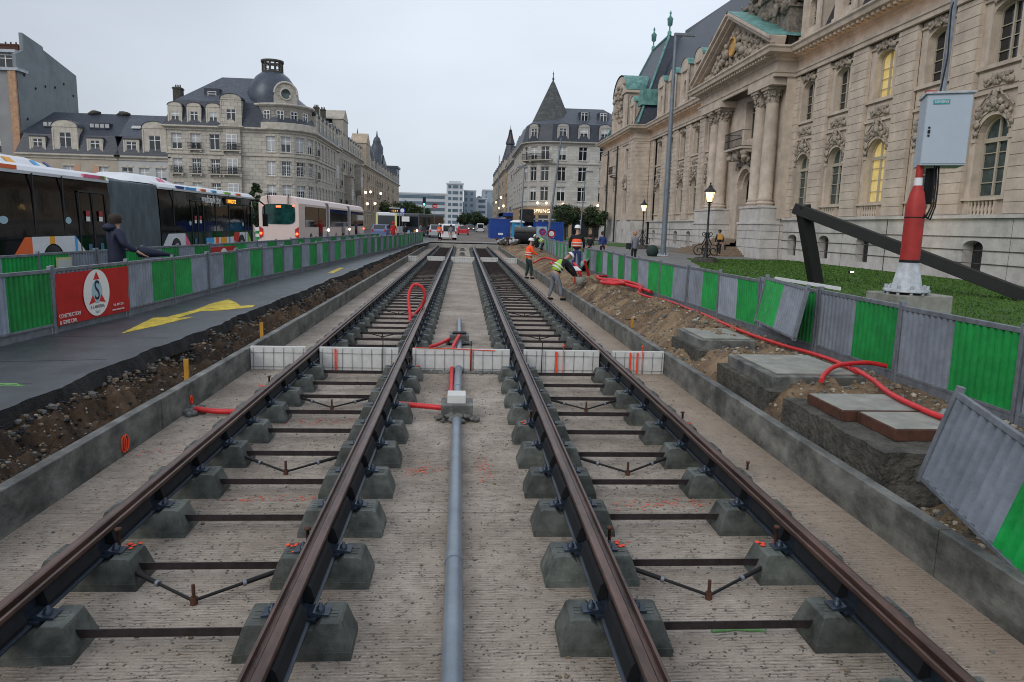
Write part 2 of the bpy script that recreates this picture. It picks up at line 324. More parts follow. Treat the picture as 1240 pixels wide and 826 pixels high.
M['busglass']=mat('tinted_bus_glass',(.004,.004,.005),.05,var=.5,scale=.8,bump=.05,bscale=1.5,dist=.05,spec=.32)
M['blind']=mat('window_blind',(.42,.43,.43),.8,var=.05)
M['frame']=mat('white_window_frame',(.78,.79,.78),.5,var=.05,bump=0)
M['framebeige']=mat('beige_window_frame',(.42,.38,.3),.5,var=.05,bump=0)
M['litpane']=mat('lit_window_pane',(.5,.42,.2),.4,var=.25,scale=2,bump=0,emit=(1.0,.70,.20),estr=.30)
M['curtain']=mat('green_grey_curtain_glass',(.05,.075,.075),.15,var=.4,scale=2,bump=0)
M['stoneW']=mat('warm_ashlar',(.53,.45,.372),.85,var=.18,scale=1.2,bump=.3,bscale=30,dirt=.3)
M['stoneD']=mat('weathered_ornament_stone',(.20,.17,.14),.9,var=.45,scale=4,bump=.8,bscale=18,dist=.05,dirt=.5)
M['stoneO']=mat('carved_warm_stone',(.36,.31,.255),.9,var=.3,scale=4,bump=.8,bscale=14,dist=.05,dirt=.5)
M['plinth']=mat('grey_white_plinth_stone',(.52,.50,.475),.85,var=.14,scale=1.5,bump=.5,bscale=12,dist=.03,dirt=.5)
M['facC']=ashlar('beige_grey_ashlar',(.47,.435,.375),bh=.5,mortc=.4,mort=.02)
M['facD']=ashlar('greyer_ashlar',(.40,.365,.31))
M['facE']=ashlar('pale_grey_ashlar',(.47,.455,.42),bh=.45,mort=.009,dirt=.2)
M['facF']=ashlar('warm_brown_ashlar',(.42,.34,.25))
M['trim']=mat('stone_trim',(.50,.46,.39),.85,var=.15,scale=2,bump=.3,dirt=.4)
M['trimE']=mat('pale_stone_trim',(.38,.36,.33),.85,var=.12,scale=2,bump=.3,dirt=.3)
M['slate']=ashlar('dark_slate',(.026,.034,.052),bw=.3,bh=.18,mort=.008,var=.25,rough=.45,bump=.4,mortc=.5,dirt=.3)
M['slateL']=ashlar('lighter_slate',(.06,.074,.098),bw=.3,bh=.18,mort=.008,var=.2,rough=.45,bump=.3,mortc=.6,dirt=.3)
M['slateM']=ashlar('mossy_slate',(.075,.08,.08),bw=.3,bh=.2,mort=.01,var=.4,rough=.7,bump=.5,mortc=.5,dirt=.8)
M['copper']=mat('verdigris_copper',(.085,.235,.215),.6,var=.3,scale=2,bump=.2,bscale=10,dirt=.5,col2=(.16,.36,.33))
M['gable']=mat('grey_render_wall',(.20,.225,.24),.9,var=.1,scale=.5,bump=.3,bscale=10,dirt=.4)
M['render']=mat('cream_render',(.42,.37,.30),.9,var=.08,scale=.8,dirt=.3)
M['render2']=mat('white_grey_render',(.46,.46,.45),.9,var=.06,scale=.8,dirt=.3)
M['peach']=mat('peach_panel',(.5,.30,.2),.9,var=.08)
M['tan']=mat('tan_shop_front',(.36,.25,.15),.8,var=.1)
M['iron']=mat('wrought_iron',(.012,.012,.014),.5,var=.2)
M['lamp']=mat('lamp_glass_lit',(1,.8,.5),.4,var=0,bump=0,emit=(1,.62,.26),estr=3.0)
M['lampsoft']=mat('warm_bulb',(1,.8,.5),.4,var=0,bump=0,emit=(1,.75,.45),estr=5)
M['tail']=mat('tail_lamp_lit',(.8,.05,.02),.4,var=0,bump=0,emit=(1,.12,.04),estr=3.5)
M['amber']=mat('amber_display',(1,.4,.05),.4,var=0,bump=0,emit=(1,.38,.03),estr=2.2)
M['head']=mat('head_lamp_lit',(1,.9,.8),.4,var=0,bump=0,emit=(1,.85,.65),estr=6)
M['postgrey']=mat('lamp_post_grey',(.17,.20,.235),.5,metal=.3,var=.15,scale=3)
M['cab']=mat('cabinet_grey_blue',(.38,.45,.52),.45,var=.04,scale=2,bump=.05,dirt=.12)
M['teal']=mat('teal_label',(.03,.25,.3),.5,var=0)
M['grass']=mat('lawn_grass',(.05,.14,.015),.95,var=.4,scale=2.5,bump=1,bscale=60,dist=.04,col2=(.075,.16,.02))
M['leaf']=mat('leaf_green',(.05,.085,.025),.8,var=.4,scale=1.5,bump=0,col2=(.085,.13,.035))
M['leafd']=mat('leaf_dark_green',(.035,.065,.025),.8,var=.4,scale=1.5,bump=0)
M['bark']=mat('bark',(.05,.04,.03),.95,var=.3,scale=6,bump=.8,bscale=20,dist=.03)
M['skin']=mat('skin',(.42,.25,.18),.6,var=.05,bump=0)
M['navy']=mat('navy_quilted_fabric',(.008,.012,.035),.75,var=.2,scale=8)
M['darkcloth']=mat('dark_fabric',(.012,.013,.017),.9,var=.2)
M['jeans']=mat('blue_work_trousers',(.03,.05,.14),.9,var=.2)
M['greycloth']=mat('grey_fabric',(.19,.20,.23),.9,var=.2)
M['greencloth']=mat('dark_green_work_trousers',(.02,.04,.035),.9,var=.2)
M['vest']=mat('orange_vest',(1.0,.10,.015),.6,var=.05,emit=(1,.1,.01),estr=0)
M['vesty']=mat('yellow_green_vest',(.30,.52,.04),.6,var=.08)
M['refl']=mat('reflective_tape',(.6,.62,.6),.3,var=.05)
M['helmet']=mat('white_helmet',(.75,.75,.75),.35,var=.03,bump=0)
M['hair']=mat('brown_hair',(.03,.018,.012),.8,var=.2)
M['blonde']=mat('blonde_hair',(.36,.2,.12),.8,var=.2)
M['buswhite']=mat('bus_white',(.68,.7,.73),.35,var=.04,bump=0,dirt=.1)
M['buspink']=mat('bus_cream_pink',(.72,.58,.53),.4,var=.04,bump=0)
M['bellows']=mat('grey_bellows',(.10,.125,.14),.8,var=.25,scale=3,stretch=(1,1,.3))
M['tyre']=mat('tyre_rubber',(.012,.012,.012),.9,var=.1)
M['blue']=mat('blue_site_container',(.008,.055,.30),.5,var=.12,scale=1,dirt=.25)
M['cyan']=mat('light_blue_plastic',(.02,.25,.48),.5,var=.08)
M['silver']=mat('silver_car_paint',(.45,.47,.5),.3,metal=.3,var=.03,bump=0)
M['modern']=mat('haze_pale_facade',(.50,.53,.56),.8,var=.06,scale=.2,bump=0)  # far blocks get a paler colour that stands in for distance haze
M['modern2']=mat('blue_grey_modern_facade',(.27,.32,.37),.8,var=.06,scale=.2,bump=0)
M['farglass']=mat('far_window_band',(.10,.15,.19),.3,var=.3,scale=.15,bump=0)
def flat(name,c,r=.5): return mat(name,c,r,var=.04,bump=0)
# ================================================================ GROUND
G=.6; PIT0,PIT1=-3.0,71.0
def fb(x,y,sc=1,o=4):
    return noise.fractal(Vector((x*sc,y*sc,3.7)),1.0,2.0,o)
mb=MB()
xs=[-900,-5.2,7.0,900]; ys=[-60,PIT1,3000]
for (x0,x1,y0,y1) in ((-900,-5.2,-60,PIT1),(6.4,900,-60,PIT1),(-900,900,PIT1,3000),(-5.2,6.4,-60,PIT0)):
    mb.face([(x0,y0,G-.02),(x1,y0,G-.02),(x1,y1,G-.02),(x0,y1,G-.02)])
struct('ground',mb,M['road'])
mb=MB(); mb.box(-3.41,3.41,PIT0,PIT1,-.3,0); struct('track_slab',mb,M['slab'])
# asphalt pavement, left, with ragged edge
mb=MB(); top=[]; low=[]; y=-1.0
while y<PIT1:
    ex=-4.30+(.6 if y>60 else 0)*(y-60)/11+.012*max(0,y-8)*(1 if y<30 else .7)
    ex+=.10*fb(0,y,.8)+.035*fb(3,y,3)
    top.append((ex,y,G)); low.append((ex+.04+.05*fb(8,y,2.0),y,G-.20)); y+=.12 if y<20 else .5
n=len(top)
mb.grid([[(-60,p[1],G) for p in top],[(-5.25,p[1],G) for p in top],[ (p[0]-.06,p[1],G) for p in top],[(p[0],p[1],G-.012) for p in top],low],flip=False,sm=False)
mb.m=[0]*(3*(n-1))+[1]*(n-1)
struct('asphalt_pavement',mb,[M['asphalt'],M['tar']])
edgeL={round(p[1],2):p[0] for p in top}
# left trench bank
def bankL(y,t,ex):   # t 0..1 from the kerb back to the asphalt
    x=-3.56+(ex-.12+3.56)*t
    z=.14+(G-.15-.14)*(t**.62)
    k=.20*fb(x*1.5,y,1.3)+.12*fb(x,y+9,4)+.07*fb(x,y,11)+.03*fb(x+2,y,30)
    m_=math.sin(math.pi*min(1,max(0,t)))
    return (x+.06*fb(x+5,y,3)*m_,y,z+k*(.25+m_)*.9-.05*(1-t))
def bank(name,fn,y0,y1,st,m,cols=22):
    rows=[]; y=y0
    while y<=y1+1e-6: rows.append([fn(y,i/(cols-1)) for i in range(cols)]); y+=st
    mb=MB(); mb.grid(rows,sm=True); return struct(name,mb,m)
def eL(y): return -4.30+(.6 if y>60 else 0)*(y-60)/11+.012*max(0,y-8)*(1 if y<30 else .7)+.10*fb(0,y,.8)+.035*fb(3,y,3)
bank('trench_earth',lambda y,t: bankL(y,t,eL(y)),2,22,.04,M['earthL'],28)
bank('trench_earth',lambda y,t: bankL(y,t,eL(y)),22,71,.15,M['earthL'],16)
# right dirt mound
def hR(x,y):
    t=(x-3.56)/(5.6-3.56)
    base=.10+.45*min(1,max(0,t/.30))**.8
    if y<10.9:
        base=.10+.45*min(1,max(0,(t+.05)/.22))**.8 if (7.62<y<8.15 or 9.95<y<10.9) else .08+.47*min(1,max(0,(t-.07)/.17))**.9
    if y<6.2: base=min(base,.10+.5*max(0,(t-.45))/.4*1.0) 
    bump=.12*fb(x,y,.9)+.08*fb(x,y,3)+.05*fb(x,y,8)+.02*fb(x,y,24); bump*=1 if x<5.1 else .35
    hill=.14*math.exp(-((y-14.5)/3.5)**2)*math.exp(-((x-4.4)/.6)**2)+.12*math.exp(-((y-21)/3)**2)*math.exp(-((x-4.1)/.5)**2)
    return min(base+bump*(.35+min(1,t*2.2))*.9+hill,.86 if y<30 else .75)
bank('dirt_mound',lambda y,t:(3.56+t*(6.5-3.56)+.0,y,hR(3.56+t*(6.5-3.56),y) if t<.999 else G-.03),1,26,.045,M['earth'],46)
bank('dirt_mound',lambda y,t:(3.56+t*(6.5-3.56),y,hR(3.56+t*(6.5-3.56),y) if t<.999 else G-.03),26,71,.16,M['earth'],26)
mb=MB()
for (x0,x1) in ((-5.3,-3.56),(3.56,6.5)): mb.face([(x0,PIT0,.02),(x1,PIT0,.02),(x1,PIT1,.02),(x0,PIT1,.02)])
struct('trench_floor',mb,M['gravelfloor'])
# dusty road and cross slab beyond the tracks
mb=MB(); mb.face([(-3.4,73.5,G+.004),(6.5,73.5,G+.004),(5.5,170,G+.004),(-2.2,170,G+.004)]); struct('site_road',mb,M['dirtroad'])
mb=MB(); mb.box(-3.6,5.6,70.2,73.6,-.1,G-.13); mb.box(-3.9,4.1,72.4,73.8,.3,G+.02); struct('concrete_cross_slab',mb,M['concpale'])
# forecourt and lawn, right
mb=MB(); mb.face([(6.3,-20,G),(40,-20,G),(40,112,G),(6.3,112,G)]); struct('forecourt_paving',mb,mat('forecourt_stone',(.17,.165,.16),.75,var=.2,scale=.7,bump=.4,bscale=60,dirt=.4))
def lawn(name,poly):
    mb=MB(); mb.prism(poly,G,G+.06,'z'); return struct(name,mb,M['grass'])
lawnA=[(7.4,2),(19.6,2),(20.8,26),(20.8,44.5),(14.5,44.0),(10.2,30),(7.6,18)]
lawn('lawn',lawnA); lawn('lawn',[(16.3,66),(18.6,66),(18.6,83),(12.8,83),(12.8,78)]); lawn('lawn',[(12.5,96),(18.5,96),(18.5,118),(13.5,118)])
mb=MB(); c_=0
for i in range(26000):
    y=10+34*random.random()**1.4; x=random.uniform(7.8,20.5)
    if y>18 and x<7.6+(y-18)*.24: continue
    a=random.random()*6.28; h=random.uniform(.03,.075); wd=.012+.0012*y
    dx,dy=math.cos(a)*wd,math.sin(a)*wd; lx,ly=random.uniform(-.03,.03),random.uniform(-.03,.03)
    mb.face([(x-dx,y-dy,G+.055),(x+dx,y+dy,G+.055),(x+lx,y+ly,G+.06+h)])
tag(mb.build('grass',mat('grass_blade',(.04,.115,.012),.9,var=.4,scale=4,bump=0,col2=(.09,.19,.025))),'short bright green grass growing on the lawn beside the palace','grass',kind='stuff')
# gravel
def gravel(name,label,n,xf,yf,zf,m,rmin=.008,rmax=.028):
    mb=MB()
    for i in range(n):
        y=yf(); x=xf(y); r=random.uniform(rmin,rmax)*(1+random.random()**4*1.2)
        mb.blob((x,y,zf(x,y)+r*.3),r,mi=random.randrange(len(m)),jit=.35,sc=(1,random.uniform(.6,1.2),random.uniform(.5,.8)),seg=5,rings=3)
    for k in range(len(mb.s)): mb.s[k]=False
    tag(mb.build(name,m),label,'gravel',kind='stuff')
SM=[mat('pale_stone',(.33,.29,.23),.9,var=.3,scale=5,bump=0),mat('brown_stone',(.16,.12,.08),.9,var=.3,scale=5,bump=0),mat('grey_stone',(.12,.12,.115),.9,var=.3,scale=5,bump=0)]
gravel('gravel','loose stones and grit strewn over the sandy mound beside the right kerb wall',5200,lambda y:random.uniform(3.6,5.8),lambda:4.5+22*random.random()**1.9,hR,SM)
gravel('gravel','stones and broken rubble on the dark trench bank below the asphalt edge',2600,lambda y:random.uniform(-4.3,-3.6),lambda:4.5+20*random.random()**1.8,
       lambda x,y:bankL(y,min(1,max(0,(x+3.56)/(eL(y)-.12+3.56))),eL(y))[2],[SM[1],SM[1],SM[2],M['tar'],M['tar'],M['tar'],SM[0]],.006,.018)
gravel('rubble','black crumbs of broken asphalt along the ragged pavement edge',1500,lambda y:eL(y)+.04+abs(random.gauss(.0,.09)),lambda:5+20*random.random()**1.6,lambda x,y:bankL(y,min(1,max(0,(x+3.56)/(eL(y)-.12+3.56))),eL(y))[2],[M['tar'],SM[2],SM[1]],.010,.03)
gravel('grit','fine dark grit scattered on the brushed concrete slab',3600,lambda y:random.uniform(-3.3,3.3),lambda:2.5+9*random.random()**1.4,lambda x,y:-.002,SM[1:],.003,.009)
mb=MB()
for (x0,y0,x1,y1) in ((-9,8.35,-4.5,9.3),(-9,10.9,-4.45,11.1),(-6.2,7.2,-4.6,7.9),(-5.9,17,-4.3,17.6),(-5.8,23,-4.25,22.6)):
    pts=[(x0+(x1-x0)*k/24,y0+(y1-y0)*k/24+.03*noise.noise(Vector((k*.6,y0,1)))) for k in range(25)]
    for p,q in zip(pts[:-1],pts[1:]): mb.face([(p[0],p[1]-.007,G+.0015),(q[0],q[1]-.007,G+.0015),(q[0],q[1]+.007,G+.0015),(p[0],p[1]+.007,G+.0015)])
struct('asphalt_seam',mb,M['tar'])
# yellow arrow on the pavement
mb=MB(); mb.prism([(-5.27,11.4),(-5.10,12.2),(-4.92,13.45),(-5.14,13.25),(-5.10,14.3),(-4.75,14.5),(-4.33,15.1),(-4.38,15.5),(-4.62,15.3),(-4.9,15.9),(-5.25,16.5),(-5.33,15.6),(-5.26,14.5),(-5.36,13.35),(-5.55,13.25)],G+.002,G+.006,'z'); struct('yellow_road_arrow',mb,M['yellow'])
mb=MB(); mb.prism([(-4.7,25.5),(-4.5,25.5),(-4.62,28.5),(-4.78,28.5)],G+.002,G+.006,'z'); struct('yellow_road_mark',mb,M['yellow'])
mb=MB(); mb.tube([(-4.95,7.75,G+.002),(-4.8,7.8,G+.002),(-4.62,7.78,G+.002),(-4.75,7.86,G+.002),(-4.95,7.86,G+.002)],.010,5); struct('green_paint_mark',mb,M['fluo'])
mb=MB(); mb.tube([(1.55,3.95,.003),(1.7,3.97,.003),(1.88,3.95,.003)],.012,5); mb.tube([(1.35,3.1,.003),(1.6,3.12,.003),(1.7,3.1,.003)],.012,5); struct('green_paint_mark',mb,M['fluo'])
mb=MB()
def spray(cx,cy,w_,d,n,mb=mb):
    for i in range(n):
        x=cx+random.gauss(0,w_); y=cy+random.gauss(0,d); r=random.uniform(.004,.016)
        mb.face([(x+r*math.cos(a)*random.uniform(.6,1.3),y+r*math.sin(a)*random.uniform(.6,1.3),.003+random.random()*.002) for a in [k*1.05 for k in range(6)]])
spray(-.38,6.85,.14,.10,70); spray(.22,6.9,.05,.2,45); spray(-1.55,8.6,.5,.08,80); spray(-1.6,6.1,.35,.04,50); spray(2.9,5.9,.05,.05,8); spray(1.9,6.0,.25,.06,50); spray(-3.1,7.4,.22,.05,40); spray(1.6,5.95,.1,.05,20)
struct('orange_paint_mark',mb,mat('faded_orange_paint',(.62,.12,.07),.8,var=.3,scale=30))
# ================================================================ KERB WALLS
def kerb(x0,x1,label):
    mb=MB(); y=1.0; rows=[]
    while y<PIT1-1:
        L=min(3.62,PIT1-1-y); j=random.uniform(-.003,.003); 
        mb.box(x0+j,x1+j,y+.006,y+L-.006,-.02,.358+random.uniform(-.004,.004)); y+=L
    mb.box(x0+.02,x1-.02,1.0,PIT1-1,-.02,.35)
    o=mb.build('kerb_wall',M['concwall'],bevel=.008); tag(o,label,'wall')
kerb(-3.52,-3.41,'long low concrete kerb wall along the dark trench left of the tracks')
kerb(3.41,3.52,'long low concrete kerb wall along the sandy mound right of the tracks')
# ================================================================ RAILS
RX=(-2.41,-.915,.915,2.41); SL0=1.47; SLN=86; ZR=.36; RY1=70
def sl_y(n): return SL0+.8*n
names=['left track, nearest the dark trench','just left of the grey pipe','just right of the grey pipe','right track, nearest the sandy mound']
for i,rx in enumerate(RX):
    g=1 if i in (0,2) else -1     # groove towards the gauge side
    r=empty('grooved_rail',(rx,0,0),0,'rusty brown grooved tram rail, '+names[i],'rail',)
    P=lambda pts:[(g*a,b) for a,b in pts]
    mb=MB(); mb.prism(P([(-.035,.315),(-.042,.35),(-.036,.359),(-.02,.362),(.012,.362),(.02,.355),(.022,.324),(.058,.324),(.062,.352),(.078,.352),(.080,.332),(.07,.312),(.0,.30)]),1.2,RY1,'y'); mb.build('rail_head',M['rust'],r)
    mb=MB(); mb.box(-.014,.014,1.2,RY1,.2,.31); mb.prism([(-.09,.181),(.09,.181),(.09,.191),(.02,.212),(-.02,.212),(-.09,.191)],1.2,RY1,'y'); mb.build('rail_foot',M['foot'],r)
    mb=MB()
    for n in range(SLN):
        y=sl_y(n)
        for s_ in (-1,1):
            pts=[(s_*.016,.214),(s_*.075,.205),(s_*.082,.23),(s_*.06,.30),(s_*.045,.318),(s_*.016,.312)]
            mb.prism(pts,y+.10,y+.70,'y')
    mb.build('web_filler',M['rubber'],r)
# ================================================================ SLEEPERS
def block_mesh():
    mb=MB()
    mb.box(-.325,.325,-.160,.160,-.004,.05,0,tap=.004)
    prof=[(-.318,.05),(-.268,.192),(-.250,.203),(-.15,.203),(-.135,.188),(-.11,.166),(.11,.166),(.135,.188),(.15,.203),(.250,.203),(.268,.192),(.318,.05)]
    rows=[]
    for (a,b) in prof:
        k=(b-.05)/.153; hy=.152-.034*k
        rows.append([(a,-hy,b),(a,hy,b)])
    A=[r[0] for r in rows]; B=[r[1] for r in rows]
    mb.grid([A,B],sm=False,flip=True)
    mb.face(A); mb.face(B[::-1])
    for s_ in (-1,1):
        for k in range(3): mb.box(s_*.21-.028,s_*.21+.028,-.05+.036*k,-.028+.036*k,.2025,.207,0)
    me=mb.mesh('concrete_block',M['block']); return me
BLK=block_mesh()
def bev(o):
    wm=o.modifiers.new('weld','WELD'); wm.merge_threshold=.0008; b=o.modifiers.new('bevel','BEVEL'); b.width=.012; b.segments=3; b.limit_method='ANGLE'; b.angle_limit=R(25)
def clip_mesh():
    mb=MB(); 
    mb.prism([(.05,.197),(.10,.197),(.135,.20),(.185,.205),(.19,.216),(.13,.222),(.10,.232),(.055,.215)],-.05,.05,'y')
    mb.lathe([(.024,.20),(.024,.24),(.012,.244),(.012,.262),(0,.262)],(.135,0,0),8)
    mb.box(.06,.12,-.075,.075,.19,.205)
    return mb.mesh('rail_clip',M['clip'])
CLP=clip_mesh()
mbt=MB(); 
mbt.prism([(-.03,.085),(.03,.085),(.03,.093),(-.022,.093),(-.022,.135),(-.03,.135)],-.56,.56,'x'); 
TIE=mbt.mesh('tie_bar',M['tie'])
ordn=['nearest','second nearest','third nearest','fourth nearest','fifth nearest','sixth nearest','seventh nearest','eighth nearest','ninth nearest','tenth nearest','eleventh nearest']
SLEEP=[]
for ti,tx in enumerate((-1.6625,1.6625)):
    tn=('left','right')[ti]
    for n in range(SLN):
        y=sl_y(n)
        if abs(y-11.7)<.3 or abs(y-45)<.2: pass
        if n==0: continue
        if n<=11: lab='concrete twin-block sleeper, %s to the camera under the %s track'%(ordn[n-1],tn); grp='sleepers under the %s track'%tn
        elif y<45: lab='concrete sleeper of the %s track between the first and second foam barriers'%tn; grp='sleepers of the %s track beyond the first foam barrier'%tn
        else: lab='concrete sleeper of the %s track past the second foam barrier'%tn; grp='far sleepers of the %s track'%tn
        e_=empty('twin_block_sleeper',(tx,y,0),0,lab,'sleeper',grp)
        for s_ in (-1,1):
            bk=link('concrete_block',BLK,e_,Matrix.Translation((s_*.7475,0,0))@Matrix.Rotation(random.uniform(-.02,.02),4,'Z')); (n<14) and bev(bk)
            if y<60:
                for q in (0,1): link('rail_clip',CLP,e_,TR(s_*.7475,0,0,math.pi*q))
        link('tie_bar',TIE,e_)
        SLEEP.append(e_)
# orange painted levelling bolts standing on the rail feet
k=0
for (x,y,l) in ((-2.28,4.72,'nearest one at the leftmost rail'),(-1.03,4.72,'left side of the rail left of the grey pipe'),(2.27,4.72,'nearest one at the rightmost rail'),(1.06,4.72,'right side of the rail right of the grey pipe'),(.80,7.9,'farther one at the rail right of the grey pipe'),(-.80,11.1,'at the rail by the foam barrier'),(2.56,7.9,'outside the rightmost rail'),(-2.56,9.6,'outside the leftmost rail near the foam barrier')):
    e_=empty('levelling_bolt',(x,y,0),0,'orange-splashed upright bolt, '+l,'bolt','levelling bolts beside the rails')
    mb=MB(); mb.lathe([(.012,.17),(.012,.33),(.022,.33),(.022,.345),(0,.35)],seg=8); mb.build('bolt_shaft',M['rusty'],e_)
    mb=MB()
    for i in range(7): mb.blob(((.07 if x in (-2.28,1.06,-.80,2.56) else -.07)+random.gauss(0,.035),random.gauss(0,.04),.212),random.uniform(.01,.022),sc=(1,1,.25),seg=6,rings=4)
    mb.build('paint_splash',M['orange'],e_)
# V braces between the rails
def brace(x,y,label):
    e_=empty('cross_brace',(x,y,0),0,label,'brace','cross braces between the rails')
    for s_ in (-1,1):
        mb=MB(); mb.tube([(s_*.46,.22,.10),(s_*.02,-.02,.035)],.0105,6); mb.tube([(s_*.46,.22,.10),(s_*.27,.116,.072)],.016,6); mb.build('brace_rod',M['black'],e_)
        mb=MB(); mb.tube([(s_*.285,.124,.0745),(s_*.265,.113,.0715)],.022,6); mb.build('clamp_ring',M['galv'],e_)
    mb=MB(); mb.tube([(0,-.02,.0),(0,-.02,.135)],.012,8); mb.tube([(0,-.02,.0),(0,-.02,.05)],.024,6); mb.build('anchor_bolt',M['rusty'],e_)
for j,yb in enumerate((4.36,6.75,9.2,15.1,19.0,23.0,27.0,31,35)):
    for tx,tn in ((-1.6625,'left'),(1.6625,'right')):
        brace(tx,yb,('%s V-shaped steel brace with upright bolt, %s track'%(['nearest','second','third','fourth','fifth','sixth','seventh','eighth','ninth'][j],tn)))
# ================================================================ FOAM BARRIERS
def foam(x0,x1,y,h,label,grp,marks=(),base=False):
    e_=empty('foam_barrier_panel',(x0,y,0),0,label,'barrier',grp)
    W_=x1-x0; mb=MB(); mb.box(0,W_,-.02,.03,.0,h); mb.build('foam_board',M['foam'],e_,bevel=.006)
    mb=MB(); n=max(1,int(W_/.158))
    for i in range(n+1):
        u=.05+i*.158
        if u<W_-.01: mb.tube([(u,-.03,.0),(u+random.uniform(-.006,.006),-.032,h-.02)],.003,5)
    for zz in (.05,h-.1): mb.tube([(0.01,-.036,zz+random.uniform(-.01,.01)),(W_*.5,-.038,zz+random.uniform(-.008,.008)),(W_-.01,-.036,zz)],.003,5)
    mb.build('wire_mesh',mat('dark_reinforcing_wire',(.05,.05,.055),.6,metal=.4,bump=0),e_)
    for (u,kind) in marks:
        if kind=='s': mb=MB(); mb.box(u-.016,u+.016,-.047,-.042,.01,h-.02); mb.build('orange_strip',M['orange'],e_)
        if kind=='b': mb=MB(); mb.tube([(u,-.05,.0),(u+.005,-.05,h+.14)],.008,6); mb.build('rebar_stake',M['black'],e_)
        if kind=='t': mb=MB(); mb.tube([(u,-.05,.0),(u,-.05,h+.06)],.006,6); mb.blob((u,-.05,h+.08),.022); mb.build('red_marker',M['orange'],e_)
        if kind=='l': mb=MB(); mb.tube([(.03,-.03,h+.012),(W_*.4,-.03,h+.004),(W_*.85,-.03,h-.02)],.007,5); mb.build('orange_cord',M['orange'],e_)
Fy=11.7; Hf=.385
foam(-3.40,-2.52,Fy,Hf,'white foam board with wire grid at the left kerb wall, in the nearest barrier row','nearest foam barrier row')
foam(-2.30,-1.03,Fy,Hf,'white foam board between the left track rails with one orange strip, nearest row','nearest foam barrier row',((.26,'s'),(1.02,'b')))
foam(-.80,.80,Fy,Hf,'widest white foam board crossing the grey pipe with an orange cord on top, nearest row','nearest foam barrier row',((.96,'s'),(.955,'b'),(0,'l')))
foam(1.03,2.30,Fy,Hf,'white foam board between the right track rails with a thin red-tipped rod, nearest row','nearest foam barrier row',((.55,'s'),(.66,'t'),(.3,'b')))
foam(2.52,3.40,Fy,Hf,'white foam board at the right kerb wall with two orange strips, nearest row','nearest foam barrier row',((.30,'s'),(.42,'s'),(.50,'t')))
for (a,b,l) in ((-3.38,-2.8,'beside the left kerb wall'),(-2.2,-1.1,'between the left track rails'),(-.72,.72,'between the two tracks'),(1.1,2.2,'between the right track rails'),(2.6,3.38,'beside the right kerb wall')):
    foam(a,b,45.0,Hf,'distant white foam board '+l+', second barrier row','second foam barrier row')
mb=MB()
for i in range(260): mb.blob((random.uniform(-.7,.75),Fy-.08+random.gauss(0,.05),.008),random.uniform(.015,.05),sc=(1.2,1,.5),seg=6,rings=4)
struct('mortar_bed',mb,M['concwall'])
# ================================================================ PIPE AND JUNCTION BOXES
e_=empty('drain_pipe',(-.045,0,0),0,'long grey plastic drain pipe lying between the two tracks','pipe')
mb=MB(); mb.tube([(.03,1.2,.062),(.0,8.45,.062)],.058,20); mb.tube([(0,9.1,.062),(0,14.3,.062)],.058,20); mb.tube([(0,14.8,.062),(-.02,17.6,.062)],.058,16); mb.build('pipe_run',M['pvc'],e_)
for yy in (4.75,10.2,13.1):
    mb=MB(); mb.tube([(.012 if yy<8 else 0,yy,.062),(.012 if yy<8 else 0,yy+.09,.062)],.064,20); mb.build('pipe_socket',M['pvc'],e_)
def jbox(y,label,lid):
    e_=empty('junction_box',(-.045,y,0),0,label,'junction box','junction boxes over the grey pipe')
    mb=MB(); mb.box(-.19,.19,-.16,.2,0,.20,tap=-.01); mb.build('concrete_box',M['concwall'],e_,bevel=.01)
    mb=MB()
    for i in range(90): a=random.uniform(0,6.28); rr=random.uniform(.05,.24); mb.blob((rr*math.cos(a)*1.15,-.17+rr*math.sin(a)*.45-.02,max(0,.09-.35*abs(rr-.05))),random.uniform(.02,.045),sc=(1.2,1,.7),seg=6,rings=4,jit=.3)
    mb.build('mortar_collar',M['concwall'],e_)
    if lid==1: mb=MB(); mb.box(-.12,.11,-.1,.16,.20,.31); mb.build('foam_block',M['foam'],e_,bevel=.008)
    else: mb=MB(); mb.box(-.14,.14,-.1,.12,.2,.23); mb.build('dark_lid',M['rubber'],e_)
jbox(8.85,'concrete junction box topped by a white foam block, nearest on the grey pipe',1)
jbox(14.55,'concrete junction box with a dark lid, beyond the first foam barrier',0)
jbox(56.0,'small concrete junction box far down between the tracks',0)
jbox(66.0,'smallest and farthest concrete junction box between the tracks',0)
def conduit(pts,r,label,cat='conduit',n=6,grp='red cable conduits',m='red',seg=10):
    pts=[(x,y,max(z,hR(x,y)+r*.7) if x>3.7 and z<.95 else z) for x,y,z in pts]
    _conduit(pts,r,label,cat,n,grp,m,seg)
def _conduit(pts,r,label,cat='conduit',n=6,grp='red cable conduits',m='red',seg=10):
    P=[Vector(p) for p in pts]; o=[]
    for i in range(len(P)-1):
        p0=P[max(i-1,0)]; p1=P[i]; p2=P[i+1]; p3=P[min(i+2,len(P)-1)]
        for k in range(n):
            t=k/n; o.append(.5*((2*p1)+(-p0+p2)*t+(2*p0-5*p1+4*p2-p3)*t*t+(-p0+3*p1-3*p2+p3)*t**3))
    o.append(P[-1]); mb=MB(); L=0
    # corrugated wall
    q=[]; rr=[]
    for i in range(len(o)-1):
        d=(o[i+1]-o[i]).length; ns_=max(1,int(d/.018)) if o[i].y<14 else max(1,int(d/.08))
        for k in range(ns_): q.append(o[i].lerp(o[i+1],k/ns_)); rr.append(r*(1.0 if (len(q)%2) else .9))
    q.append(o[-1]); rr.append(r); mb.tube(q,rr,seg); tag(mb.build('red_conduit' if m=='red' else 'dark_conduit',M[m]),label,cat,grp)
conduit([(-.86,9.02,.13),(-.6,8.98,.12),(-.24,8.9,.11)],.036,'short red conduit entering the nearest junction box from the left rail')
